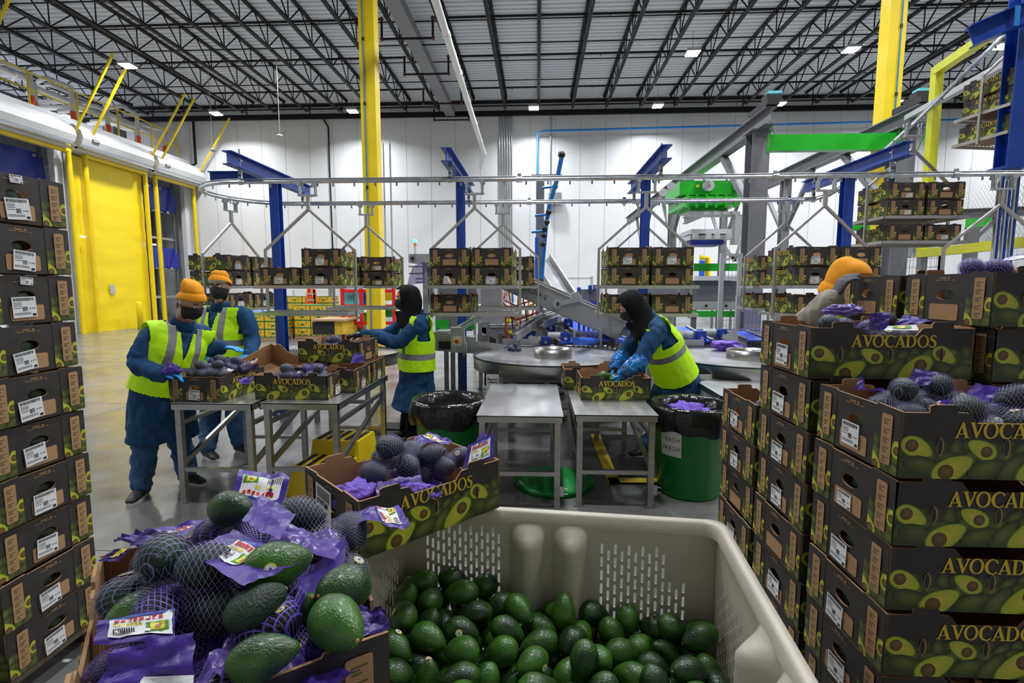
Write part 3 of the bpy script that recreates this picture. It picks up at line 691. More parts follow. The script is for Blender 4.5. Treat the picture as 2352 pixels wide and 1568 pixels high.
# cartons in front, on and beside the bin
e1 = Vector((-.236, .761)); ax = Vector((-.598, .801)).normalized(); w = Vector((-ax.y, ax.x))
if w.x > 0: w = -w
c1 = e1 + ax * (BL / 2) + w * (BW / 2); a1 = math.atan2(ax.y, ax.x)
FRONT_BOX = carton((c1.x, c1.y, .884), a1, 'open carton full of purple netted avocados in the near left foreground')
FB = (c1.x, c1.y, .884, a1)
# ---------------------------------------------------------------- overhead rail loop with its blue posts
RZ = 2.76; YF, YB, YM = 5.6, 7.1, 6.35
def arc(cx, cy, r, a0, a1, n, z): return [(cx + r * math.cos(a0 + (a1 - a0) * i / n), cy + r * math.sin(a0 + (a1 - a0) * i / n), z) for i in range(n + 1)]
loop = [(6.6, YF, RZ), (-3.3, YF, RZ)] + arc(-3.3, YM, .75, -PI / 2, -3 * PI / 2, 18, RZ)[1:] + [(3.3, YB, RZ), (3.62, 7.1, RZ + .005), (3.8, 7.07, RZ + .06), (4.0, 7.0, RZ + .2), (4.2, 6.83, RZ + .45), (4.47, 6.6, 3.56), (5.18, 6.42, 4.37), (5.5, 6.33, 4.75), (6.3, 6.1, 5.7)]
e = thing('overhead_rail', 'shiny steel overhead conveyor rail looping round the work area', 'rail', (0, 0, 0))
mb = MB(); mb.tube(loop, .021, 'zinc', 12); mb.tube([(p[0], p[1], p[2] + .03) for p in loop], .008, 'dull_steel', 6); mb.build('rail_tube', e)
def alongside(path, step):
    out = []; acc = 0; nxt = step
    for a, b in zip(path, path[1:]):
        a, b = Vector(a), Vector(b); l = (b - a).length
        while nxt <= acc + l: out.append((a.lerp(b, (nxt - acc) / l), (b - a).normalized())); nxt += step
        acc += l
    return out
LUG = MB(); LUG.bar((0, 0, -.02), (0, 0, -.042), .016, .006, 'light_grey', (0, 1, 0)); LUG.cyl((0, 0, -.046), .011, .006, 'light_grey', 12, Matrix.Rotation(PI / 2, 3, 'X')); LUG.cyl((0, -.004, -.046), .005, .006, 'black', 8, Matrix.Rotation(PI / 2, 3, 'X')); LUGM = LUG.mesh('lug')
for p, d in alongside(loop, .232)[:100]:
    o = link('rail_lug', LUGM, e); o.location = p; o.rotation_euler.z = math.atan2(d.y, d.x)
for x, y in ((-.2, YF), (2.45, YF), (-.12, YB), (1.15, YB), (3.3, YB), (4.25, YF)):
    mb = MB(); mb.tube([(x - .03, y, RZ), (x + .03, y, RZ)], .032, 'zinc', 12); mb.box((x, y, RZ + .04), (.04, .02, .04), 'zinc'); mb.build('rail_clamp', e)
def hangrod(x, y, ztop, up=.0):
    mb = MB(); mb.tube([(x, y, ztop + .14), (x, y, RZ + .14)], .009, 'zinc', 8); mb.box((x, y, ztop + .02), (.04, .04, .012), 'zinc'); mb.box((x, y, RZ + .1), (.035, .03, .13), 'light_grey'); mb.tube([(x - .02, y, RZ), (x + .02, y, RZ)], .03, 'zinc', 10); mb.cyl((x, y - .02, RZ + .07), .01, .01, 'black', 8, Matrix.Rotation(PI / 2, 3, 'X')); return mb
posts = ((-3.27, 'leftmost', -18), (-.96, 'second from the left', -3), (1.25, 'third from the left', 3), (3.62, 'fourth from the left', 8))
for X, w, dg in posts:
    X = {'leftmost': -3.24, 'second from the left': -.94, 'third from the left': 1.28, 'fourth from the left': 3.61}[w]
    e = thing('blue_post', 'dark blue T-shaped steel post carrying the overhead rail, ' + w, 'post', (X, YM, 0), 0)
    mb = MB(); d = Vector((0, 1, 0)); wdt = .095 if 'second' in w or 'third' in w else .11
    for s in (-1, 1): mb.box((0, s * .05, 1.45), (wdt, .009, 2.9), 'blue_paint')
    mb.box((0, 0, 1.45), (.008, .1, 2.9), 'blue_paint'); mb.box((0, 0, .01), (.22, .24, .02), 'blue_paint'); mb.build('post_shaft', e)
    mb = MB(); mb.ibeam((0, -.98, 2.97), (0, .98, 2.97), .11, .13, 'blue_paint', t=.01); mb.build('arm', e)
    for y in (-.75, .75): hangrod(0, y, 2.97).build('hanger_rod', e)
    if w == 'leftmost': mb = MB(); mb.ibeam((-.06, 0, 2.97), (-.82, 0, 2.97), .11, .13, 'blue_paint', t=.01); mb.build('side_arm', e)
mb = MB(); mb.box((-.94, YM - .075, 1.08), (.09, .06, .13), 'light_grey'); mb.cyl((-.94, YM - .115, 1.08), .026, .03, 'black', 12, Matrix.Rotation(PI / 2, 3, 'X')); tag(mb.build('rotary_switch'), 'grey rotary switch box mounted low on the second blue post', 'switch')
# big blue frame at the upper right
e = thing('blue_gantry', 'large blue steel frame with a sloping top beam at the upper right', 'frame', (5.1, 6.0, 0))
mb = MB(); mb.ibeam((0, 0, 2.9), (0, 0, 4.7), .2, .16, 'blue_paint', up=(0, 1, 0)); mb.box((0, 0, 2.9), (.26, .26, .03), 'blue_paint'); mb.build('post', e)
a = at(2229, 85, Y=5.9) - Vector((5.1, 6.0, 0)); b = at(2375, 22, Y=5.8) - Vector((5.1, 6.0, 0))
mb = MB(); mb.ibeam(a, b, .16, .19, 'blue_paint'); mb.build('top_beam', e)
mb = MB(); q = a.lerp(b, .62); mb.box(q + Vector((0, -.085, 0)), (.05, .01, .19), 'pipe_blue'); mb.build('tape_patch', e)
mb = MB()
for i in range(6): mb.bar((-.1 + i * .04, -.02 + .01 * (i % 2), 0), (-.1 + i * .04, -.02 + .01 * (i % 2), 2.88), .018, .03, 'zinc' if i % 2 == 0 else 'blue_paint')
mb.build('strut_bundle', e)
# hanging carriers
def make_carrier():
    t = thing('hanging_carrier', 'x', 'carrier', (0, 0, 0))
    for s in (-1, 1):
        mb = MB(); mb.box((s * .085, 0, -.085), (.018, .05, .1), 'zinc')
        for yy in (-.03, .03): mb.cyl((s * .085, yy, -.025), .026, .012, 'zinc', 12, Matrix.Rotation(PI / 2, 3, 'X'))
        mb.tube([(s * .085, 0, -.05), (s * .085, .0, -.135)], .014, 'dull_steel', 8); mb.build('trolley', t)
    mb = MB(); mb.box((0, 0, -.145), (.21, .04, .018), 'light_grey'); mb.build('hanger_plate', t)
    mb = MB(); mb.bar((0, 0, -.14), (0, 0, -.31), .034, .034, 'wire_steel'); mb.build('stem', t)
    for s in (-1, 1):
        mb = MB(); mb.bar((0, 0, -.295), (s * .49, 0, -.735), .026, .026, 'wire_steel'); mb.build('arm', t)
        mb = MB(); mb.bar((s * .49, 0, -.72), (s * .49, 0, -1.47), .026, .026, 'wire_steel'); mb.build('upright', t)
    for z in (-1.135, -1.42):
        mb = MB()
        for s in (-1, 1):
            mb.bar((s * .475, -.31, z), (s * .475, .31, z), .022, .034, 'wire_steel'); mb.bar((-.475, s * .31, z), (.475, s * .31, z), .022, .034, 'wire_steel')
        for i in range(19): mb.bar((-.46 + i * .051, -.31, z + .004), (-.46 + i * .051, .31, z + .004), .005, .005, 'wire_steel')
        for i in range(9): mb.bar((-.47, -.28 + i * .07, z - .002), (.47, -.28 + i * .07, z - .002), .005, .005, 'wire_steel')
        mb.build('wire_shelf', t)
    return t
CAR = make_carrier(); first = True
def carrier(x, y, th, lab, zr=RZ, boxes=(), g=''):
    """boxes: (shelf 0/1, column -1/1, level, sticker list, closed)"""
    global first
    th = math.radians(th)
    if first: o = CAR; first = False
    else: o = copy_tree(CAR)
    o.location = (x, y, zr); o.rotation_euler = (0, 0, th); o['label'] = 'steel carrier with two wire shelves, ' + lab; o['group'] = 'carriers hanging from the overhead rail'
    R = Matrix.Rotation(th, 3, 'Z'); rq = random.Random(hash_(lab))
    for (sh, colm, lev, st, cl) in boxes:
        z = zr + (-1.135, -1.42)[sh] + .018 + lev * PITCH; p = R @ Vector((colm * .222, -.005 + rq.uniform(-.012, .012), 0))
        cl_word = ' with its hand hole still closed' if cl else ''
        carton((x + p.x, y + p.y, z), th + PI / 2 + rq.uniform(-.02, .02), ('top' if lev else 'bottom') + ' carton at the ' + ('left' if colm < 0 else 'right') + ' of the ' + ('upper' if sh == 0 else 'lower') + ' shelf, carrier ' + g, 'cartons on the hanging carriers', [('L', *s) for s in st], closed=cl)
def hash_(s): return sum(ord(c) * (i + 1) for i, c in enumerate(s))
A_, B_, N_ = [(0, -.012, .016, .0)], [(1, -.01, .01, .05)], []
T_ = [(2, .02, .014, -.04)]; PL = [(3, -.01, .012, .04)]
def full(st=None, low=2):
    st = st or {}
    out = [(0, c, l, st.get((0, c, l), A_)[:], False) for c in (-1, 1) for l in (0, 1)]
    if low: out += [(1, c, 0, st.get((1, c, 0), N_)[:], False) for c in ((-1, 1) if low == 2 else (-1,))]
    return out
carrier(-2.5, YF, 3, 'third from the left on the front rail side', boxes=[(0, -1, 0, A_, True), (0, 1, 0, A_, False), (0, 1, 1, A_, True)], g='by the leftmost blue post')
carrier(-.68, YF, -3, 'in front of the second blue post', boxes=[(0, -1, 0, PL, False), (0, -1, 1, N_, True), (0, 1, 0, B_, False), (0, 1, 1, N_, True), (1, -1, 0, N_, True)], g='at the second blue post')
carrier(1.14, YF, 1, 'behind the bending worker with the black hood', boxes=[(0, -1, 0, N_, False), (0, -1, 1, A_, True), (0, 1, 0, N_, False), (0, 1, 1, A_, True), (1, -1, 0, N_, False), (1, 1, 0, N_, False)], g='behind the bending worker')
carrier(2.97, YF, 4, 'in front of the fourth blue post', boxes=[(0, -1, 0, A_, False), (0, -1, 1, A_, False), (0, 1, 0, N_, False), (0, 1, 1, N_, False), (1, -1, 0, N_, False), (1, 1, 0, T_, False)], g='at the fourth blue post')
carrier(4.72, YF, -6, 'empty one at the far right of the front rail', boxes=[], g='far right')
carrier(-4.02, 6.68, 78, 'on the bend of the rail at the left end', boxes=full({(1, 1, 0): A_, (1, -1, 0): A_}), g='on the left bend')
carrier(-2.36, YB, 0, 'in front of the left yellow column', boxes=[(0, -1, 0, N_, False), (0, -1, 1, N_, True), (0, 1, 0, T_, False), (0, 1, 1, T_, False)], g='at the yellow column')
carrier(-.48, YB, 0, 'behind the second blue post', boxes=[(0, 1, 0, T_, False), (0, 1, 1, T_, True)], g='behind the second post')
carrier(1.42, YB, 0, 'half hidden behind the third blue post', boxes=[(0, -1, 0, N_, False), (0, 1, 0, N_, False)], g='behind the third post')
carrier(3.27, YB, -2, 'left of the fourth blue post on the rear rail', boxes=[(0, -1, 0, T_, False), (0, -1, 1, N_, True), (1, -1, 0, N_, False)], g='on the rear right')
carrier(4.48, 6.6, 1, 'lower of the two on the rising rail', zr=3.565, boxes=[(0, -1, 0, T_, False), (0, -1, 1, T_, True), (0, 1, 0, N_, False), (0, 1, 1, N_, False), (1, -1, 0, N_, False), (1, 1, 0, T_, False)], g='on the rising rail')
carrier(5.44, 6.35, 10, 'highest one on the rising rail at the upper right', zr=4.70, boxes=[(0, -1, 0, N_, False), (0, -1, 1, N_, False), (1, -1, 0, N_, False), (0, 1, 0, N_, False)], g='highest at upper right')
# ---------------------------------------------------------------- steel tables
def table(x0, x1, y0, y1, h, lab, hinge=True):
    e = thing('steel_table', lab, 'table', ((x0 + x1) / 2, (y0 + y1) / 2, 0)); w, d = x1 - x0, y1 - y0
    mb = MB(); mb.box((0, 0, h - .004), (w, d, .008), 'steel_top')
    for s in (-1, 1): mb.box((0, s * (d / 2 - .004), h - .026), (w, .008, .048), 'steel'); mb.box((s * (w / 2 - .004), 0, h - .026), (.008, d, .048), 'steel')
    mb.build('table_top', e); t = .042
    for sx in (-1, 1):
        for sy in (-1, 1): mb = MB(); mb.bar((sx * (w / 2 - .04), sy * (d / 2 - .04), 0), (sx * (w / 2 - .04), sy * (d / 2 - .04), h - .05), t, t, 'steel'); mb.box((sx * (w / 2 - .04), sy * (d / 2 - .04), .006), (.07, .07, .012), 'steel'); mb.build('leg', e)
    for sy in (-1, 1): mb = MB(); mb.bar((-w / 2 + .04, sy * (d / 2 - .04), .26), (w / 2 - .04, sy * (d / 2 - .04), .26), .03, .03, 'steel'); mb.build('crossbar', e)
    for sx in (-1, 1):
        mb = MB(); mb.bar((sx * (w / 2 - .04), -d / 2 + .04, h - .16), (sx * (w / 2 - .04), d / 2 - .04, h - .16), .03, .03, 'steel'); mb.bar((sx * (w / 2 - .04), -d / 2 + .04, .30), (sx * (w / 2 - .04), d / 2 - .04, h - .2), .025, .04, 'steel'); mb.build('side_brace', e)
    if hinge:
        mb = MB(); mb.box(((w / 2 - .005), -d / 2 + .03, .13), (.03, .012, .075), 'zinc')
        for dz in (-.02, .02): mb.tube([((w / 2), -d / 2 + .03, .13 + dz), ((w / 2 + .035), -d / 2 + .03, .13 + dz)], .004, 'zinc', 6)
        mb.build('latch', e)
    return e
table(-2.70, -2.08, 3.58, 4.52, .775, 'left steel table holding the heaped carton beside the worker in the orange beanie')
table(-2.045, -1.45, 3.62, 4.86, .775, 'steel table with the row of open cartons in front of the hooded worker')
table(-.44, .19, 3.62, 4.86, .70, 'empty steel table between the green bins')
table(.275, .88, 3.68, 4.92, .70, 'steel table with two cartons before the bending worker')
table(1.5, 2.2, 4.2, 4.9, .74, 'small steel table behind the right green bin', False)
# turntables
def turntable(cx, cy, r, z, lab):
    e = thing('turntable', lab, 'turntable', (cx, cy, 0))
    mb = MB(); mb.lathe([(.0001, z - .02), (r - .01, z - .02), (r - .01, z - .012), (.0001, z - .012)], 'steel_top', 64, smooth=False); mb.build('disc', e)
    mb = MB(); mb.lathe([(r, z + .012), (r, z - .12), (r - .012, z - .12), (r - .012, z + .012)], 'steel', 64); mb.build('skirt', e)
    mb = MB(); mb.lathe([(r + .008, z + .016), (r + .008, z + .004), (r - .014, z + .004), (r - .014, z + .018), (r + .008, z + .016)], 'rubber', 64); mb.build('rim_strip', e)
    mb = MB(); mb.lathe([(.215, z - .01), (.215, z + .085), (.208, z + .085), (.208, z - .01)], 'steel', 40); mb.build('center_ring', e)
    for k in range(4):
        a = PI / 4 + k * PI / 2; mb = MB(); mb.bar((r * .72 * math.cos(a), r * .72 * math.sin(a), 0), (r * .72 * math.cos(a), r * .72 * math.sin(a), z - .1), .05, .05, 'dull_steel'); mb.build('leg', e)
    mb = MB(); mb.bar((-r * .6, -r * .5, z - .2), (r * .6, -r * .5, z - .2), .04, .05, 'dull_steel'); mb.bar((-r * .6, -r * .5, .25), (r * .6, -r * .5, .25), .04, .04, 'dull_steel'); mb.build('leg_rail', e)
    return e
turntable(.174, 5.80, .895, .85, 'round steel turntable left of the bending worker')
turntable(2.33, 5.80, .95, .85, 'round steel turntable right of the bending worker')
turntable(-2.35, 6.3, .62, .80, 'round turntable half hidden behind the cartons and the hooded worker')
# sign hanging under the left turntable, and the notice board by the right one
mb = MB(); mb.box((0, 0, 0), (.13, .004, .26), 'white_paint')
for z in (.08, .05, -.02, -.06): mb.box((.0, -.004, z), (.1, .002, .006), 'motor_blue' if z == .05 else 'black_ink')
mb.bar((-.05, -.004, .1), (.05, -.004, -.01), .006, .002, 'red_paint', (0, 1, 0)); mb.box((.02, -.004, .02), (.04, .002, .03), 'black_ink')
mb.tube([(0, 0, .13), (0, .0, .16)], .004, 'black', 5)
o = mb.build('hanging_notice', loc=(-.45, 5.10, .62), label='white paper notice with blue and red lines hanging below the left turntable', cat='sign')
mb = MB(); mb.box((0, 0, 0), (.24, .006, .34), 'white_paint')
for i in range(7): mb.bar((-.09 + i * .028, -.006, .12 - i * .01), (-.05 + i * .02, -.006, .02 + (i % 3) * .04), .004, .002, 'red_paint' if i % 2 else 'motor_blue', (0, 1, 0))
mb.box((0, -.006, -.1), (.16, .002, .05), 'black_ink'); mb.cyl((-.04, -.02, .07), .05, .03, 'black', 18, Matrix.Rotation(PI / 2, 3, 'X'))
mb.build('notice_board', loc=(1.66, 5.08, .60), label='white board with scribbled lines and a black hook on the edge of the right turntable', cat='board')
# ---------------------------------------------------------------- bins with black liners
def trash(cx, cy, h, r0, r1, lab, flare, note, seed, heap):
    e = thing('green_bin', lab, 'trash can', (cx, cy, 0))
    mb = MB(); mb.lathe([(.0001, .01), (r0 * .96, .0), (r0, .03), (r1, h - .06), (r1 + .012, h - .05), (r1 + .018, h), (r1 - .004, h), (r1 - .004, h - .06), (r0 - .01, .04), (.0001, .035)], 'green_plastic', 48); mb.build('bin_body', e)
    P = []; n = 72; R_ = random.Random(seed); prof = [(r1 - .075, h - .32, 0), (r1 - .05, h - .1, .6), (r1 - .02, h + .012, .4), (r1 + .02, h + .025, .25), (r1 + flare * .7, h - .01, .5), (r1 + flare, h - .07, 1.0), (r1 + flare * .8, h - .12, 1.3), (r1 + .025, h - .17, 1.0)]
    for i, (rr_, z, am) in enumerate(prof):
        for k in range(n):
            a = 2 * PI * k / n; f = noise.noise(Vector((math.cos(a) * 5, math.sin(a) * 5, seed + i * .35))) * .022 * am + noise.noise(Vector((math.cos(a) * 16, math.sin(a) * 16, seed + i * .9))) * .012 * am
            zz = z + (noise.noise(Vector((math.cos(a) * 2, math.sin(a) * 2, seed * 3))) * .05 if i >= 6 else 0) + (f * .3)
            P.append(((rr_ + f) * math.cos(a), (rr_ + f) * math.sin(a), zz))
    mb = MB(); mb.add(P, rings(P, n), 'bag_plastic', True)
    mb.lathe([(r1 - .075, h - .32), (.0001, h - .34)], 'bag_plastic', 40); mb.build('liner_bag', e)
    if note:
        mb = MB(); q = []
        for j in (0, 1):
            for i in range(7): a = math.radians(204 + i * 6.2); zz = .34 + j * .2; ra = r0 + (r1 - r0) * (zz / h) + .004; q.append((ra * math.cos(a), ra * math.sin(a), zz))
        mb.add(q, [(i, i + 1, 8 + i, 7 + i) for i in range(6)], 'white_paint'); lb = mb.build('paper_label', e)
        for row, zz in (('TRASH', .455), ('TRASH', .385)):
            for ci, ch in enumerate(row):
                a = math.radians(207 + ci * 6.6); ra = r0 + (r1 - r0) * (zz / h) + .0055; M = Matrix.Translation((ra * math.cos(a), ra * math.sin(a), zz)) @ Matrix.Rotation(a + PI / 2, 4, 'Z')
                s = {'T': [(0, 1, 1, 1), (.5, 0, .5, 1)], 'R': [(0, 0, 0, 1), (0, 1, .8, .9), (.8, .9, .8, .55), (.8, .55, 0, .5), (.3, .5, .9, 0)], 'A': [(0, 0, .5, 1), (.5, 1, 1, 0), (.2, .4, .8, .4)], 'S': [(.9, .9, .3, 1), (.3, 1, .05, .75), (.05, .75, .9, .3), (.9, .3, .6, 0), (.6, 0, .05, .1)], 'H': [(0, 0, 0, 1), (1, 0, 1, 1), (0, .5, 1, .5)]}[ch]
                for x0, z0, x1, z1 in s: mb2.bar(M @ Vector((x0 * .02, 0, z0 * .034)), M @ Vector((x1 * .02, 0, z1 * .034)), .003, .0015, 'black_ink', M.to_3x3() @ Vector((0, 1, 0))) if False else LET.append((M @ Vector((x0 * .02, 0, z0 * .034)), M @ Vector((x1 * .02, 0, z1 * .034)), M.to_3x3() @ Vector((0, 1, 0))))
        mb3 = MB()
        for a_, b_, u_ in LET: mb3.bar(a_, b_, .0035, .001, 'black_ink', u_)
        mb3.build('label_writing', lb)
    return e
LET = []
trash(-.735, 4.16, .69, .235, .275, 'green trash can with a black liner beside the hooded worker', .05, False, 3, False)
trash(1.215, 4.05, .70, .24, .285, 'green trash can with black liner full of purple netting and a paper note', .045, True, 8, True)
def crumple(name, c, s, seed, m, lab, cat, sub=3, amp=.35, parent=None):
    bm = bmesh.new(); bmesh.ops.create_icosphere(bm, subdivisions=sub, radius=1)
    for v in bm.verts:
        n_ = noise.noise(v.co * 2.2 + Vector((seed, 0, 0))) * amp + noise.noise(v.co * 6 + Vector((seed, 3, 0))) * amp * .5
        v.co *= 1 + n_; v.co = Vector((v.co.x * s[0], v.co.y * s[1], v.co.z * s[2]))
    me = bpy.data.meshes.new(name); bm.to_mesh(me); bm.free(); me.materials.append(MATS[m]); me.polygons.foreach_set('use_smooth', [sub > 3] * len(me.polygons))
    o = link(name, me, parent); o.location = c
    if lab: tag(o, lab, cat)
    return o
crumple('discarded_netting', (1.20, 4.02, .635), (.16, .15, .075), 5, 'mesh_heap', 'crumpled purple netting heaped in the right green trash can', 'netting', 4, .5)
crumple('discarded_netting', (1.33, 3.98, .60), (.1, .12, .06), 9, 'film_purple', 'dark purple wrapper at the edge of the right green trash can', 'netting', 3, .5)
# lid, step stool, mats
e = thing('bin_lid', 'round green bin lid lying on the floor under the tables', 'lid', (.14, 4.13, 0)); mb = MB(); mb.lathe([(.0001, .035), (.18, .03), (.2, .015), (.27, .012), (.30, .03), (.315, .0), (.30, .045), (.27, .05), (.2, .05), (.17, .06), (.0001, .06)], 'lid_green', 48); mb.build('lid_disc', e)
for a in (0, PI): mb = MB(); mb.box((.3 * math.cos(a), .3 * math.sin(a), .035), (.06, .12, .03), 'lid_green'); mb.build('lid_grip', e)
e = thing('step_stool', 'yellow plastic step stool with black grip strips under the second table', 'stool', (-1.66, 4.12, 0), math.radians(-6))
def frus(x0, x1, y0, y1, z0, z1, t, m):
    mb = MB(); P = [(x0 - t, y0 - t, z0), (x1 + t, y0 - t, z0), (x1 + t, y1 + t, z0), (x0 - t, y1 + t, z0), (x0, y0, z1), (x1, y0, z1), (x1, y1, z1), (x0, y1, z1)]
    mb.add(P, [(0, 1, 5, 4), (1, 2, 6, 5), (2, 3, 7, 6), (3, 0, 4, 7), (4, 5, 6, 7)], m); return mb
frus(-.2, .2, -.36, -.06, 0, .24, .04, 'yellow_paint').build('lower_step', e); frus(-.2, .2, -.06, .26, 0, .36, .04, 'yellow_paint').build('upper_step', e)
for y, z in ((-.21, .243), (.1, .363)):
    for i in range(5): mb = MB(); mb.box((-.16 + i * .08, y, z), (.035, .26, .006), 'rubber'); mb.build('grip_strip', e)
e = thing('floor_mat', 'black rubber floor mat with a yellow border under the bending worker', 'mat', (1.05, 4.85, 0)); mb = MB(); mb.box((0, 0, .007), (.9, 1.4, .014), 'rubber'); mb.build('mat_body', e)
mb = MB(); mb.box((-.41, 0, .012), (.1, 1.4, .014), 'yellow_paint'); mb.box((0, -.65, .012), (.9, .1, .014), 'yellow_paint'); mb.build('mat_border', e)
e = thing('floor_mat', 'black rubber floor mat under the hooded worker by the blue post', 'mat', (-1.45, 5.45, 0)); mb = MB(); mb.box((0, 0, .007), (.8, 1.0, .014), 'rubber'); mb.build('mat_body', e)
# cables on the floor
pipe('power_cable', [(-1.9, 5.6, .02), (-1.7, 5.45, .02), (-1.95, 5.3, .02), (-2.15, 5.45, .02), (-1.9, 5.62, .03), (-1.5, 5.6, .02)], .011, 'rubber', 'black cable coiled on the floor behind the second table', 'cable')
pipe('power_cable', [(-.94, 6.2, 1.0), (-.93, 6.1, .5), (-.85, 6.0, .06), (-1.2, 5.9, .02), (-1.5, 6.1, .02)], .014, 'rubber', 'black cable dropping down the second blue post to the floor', 'cable')
pipe('floor_conduit', [(-1.3, 5.95, .2), (.2, 6.2, .2)], .018, 'zinc', 'low silver conduit running behind the left turntable', 'pipe')
# ---------------------------------------------------------------- big ribbed fruit bin
BR = Vector((.015, 1.276, 0)); BRZ = -.0932
e = thing('fruit_bin', 'large cream plastic bin full of loose green avocados', 'bin', BR, BRZ)
sx, sy, z0, z1 = .575, .56, .12, .775
def binwall(xa, xb, tf, holes): wall(mb, tf, [(xa, z0), (xb, z0), (xb, z1), (xa, z1)], holes, .005, 'bin_plastic', 'bin_plastic')
def setm(mb_, a, b):
    for i, n_ in enumerate(mb_.mats):
        if n_ == a: mb_.mats[i] = b
def slots(x0, nx, dx, ztop, rows, hex_):
    H_ = []
    for i in range(nx):
        k0 = 0
        for j in range(rows):
            z = ztop - j * .052 - (.026 if i % 2 else 0) - hex_(i)
            if z < .2: break
            H_.append([(x0 + i * dx + .0052 * math.cos(a), z + (.014 if math.sin(a) > 0 else -.014) + .0052 * math.sin(a)) for a in [PI / 5 * q + .01 for q in range(10)]])
    return H_
mb = MB()
tb = lambda u, v, h: (u, sy - h, v)
binwall(-sx, -.185, tb, slots(-.49, 14, .0215, .70, 10, lambda i: 0 if i > 3 else .03 * (3 - i) * .6)); binwall(.15, sx, tb, slots(.175, 13, .0245, .665, 9, lambda i: 0 if i < 10 else .13))
for a, b in ((-.185, .15),):   # the two rounded columns
    P = []; nu, nv = 48, 30
    for j in range(nv + 1):
        for i in range(nu + 1):
            u = a + (b - a) * i / nu; v = z0 + (z1 - z0) * j / nv; d = 0
            for c in (-.095, .062):
                q = abs(u - c) / .078
                if q < 1: d = max(d, .08 * (math.cos(q * PI) * .5 + .5) ** .7 * min(1, max(0, (.735 - v) / .045)) ** .5)
            P.append((u, sy - d, v))
    mb.add(P, [(j * (nu + 1) + i, j * (nu + 1) + i + 1, (j + 1) * (nu + 1) + i + 1, (j + 1) * (nu + 1) + i) for j in range(nv) for i in range(nu)], 'bin_plastic', True)
tr = lambda u, v, h: (sx - h, u, v)
binwall(.13, sy, tr, slots(.19, 12, .026, .60, 8, lambda i: 0)); 
P = []; nu, nv = 60, 30; a, b = -sy, .13
for j in range(nv + 1):
    for i in range(nu + 1):
        u = a + (b - a) * i / nu; v = z0 + (z1 - z0) * j / nv; d = 0
        for c in (.02, -.15):
            q = abs(u - c) / .078
            if q < 1: d = max(d, .08 * (math.cos(q * PI) * .5 + .5) ** .7 * min(1, max(0, (.735 - v) / .045)) ** .5)
        P.append((sx - d, u, v))
mb.add(P, [(j * (nu + 1) + i, j * (nu + 1) + i + 1, (j + 1) * (nu + 1) + i + 1, (j + 1) * (nu + 1) + i) for j in range(nv) for i in range(nu)], 'bin_plastic', True)
wall(mb, lambda u, v, h: (-sx + h, u, v), [(-sy, z0), (sy, z0), (sy, z1), (-sy, z1)], slots(.12, 14, .026, .62, 8, lambda i: 0), .005, 'bin_plastic', 'bin_plastic')
wall(mb, lambda u, v, h: (u, -sy + h, v), [(-sx, z0), (sx, z0), (sx, z1), (-sx, z1)], [], .005, 'bin_plastic', 'bin_plastic')
mb.box((0, 0, .13), (2 * sx, 2 * sy, .03), 'bin_plastic'); setm(mb, 'carton_black', 'bin_plastic'); mb.build('bin_shell', e)
mb = MB()   # rolled rim with rounded corners
def rr_loop(ex, r=.05): 
    out = []
    for cx, cy, a0 in ((sx + ex - r, sy + ex - r, 0), (-sx - ex + r, sy + ex - r, PI / 2), (-sx - ex + r, -sy - ex + r, PI), (sx + ex - r, -sy - ex + r, 1.5 * PI)): out += [(cx + r * math.cos(a0 + PI / 2 * i / 6), cy + r * math.sin(a0 + PI / 2 * i / 6)) for i in range(7)]
    return out
L4 = [(rr_loop(-.006), .74), (rr_loop(-.004), .78), (rr_loop(.006), .79), (rr_loop(.028), .788), (rr_loop(.034), .778), (rr_loop(.034), .735), (rr_loop(.028), .73)]
P = [(p[0], p[1], z) for q, z in L4 for p in q]; mb.add(P, rings(P, 28), 'bin_plastic', True); mb.build('bin_rim', e)
mb = MB()
for u in (-sx + .06, 0, sx - .06): mb.box((u, 0, .06), (.12, 2 * sy, .12), 'bin_plastic')
mb.build('bin_feet', e)
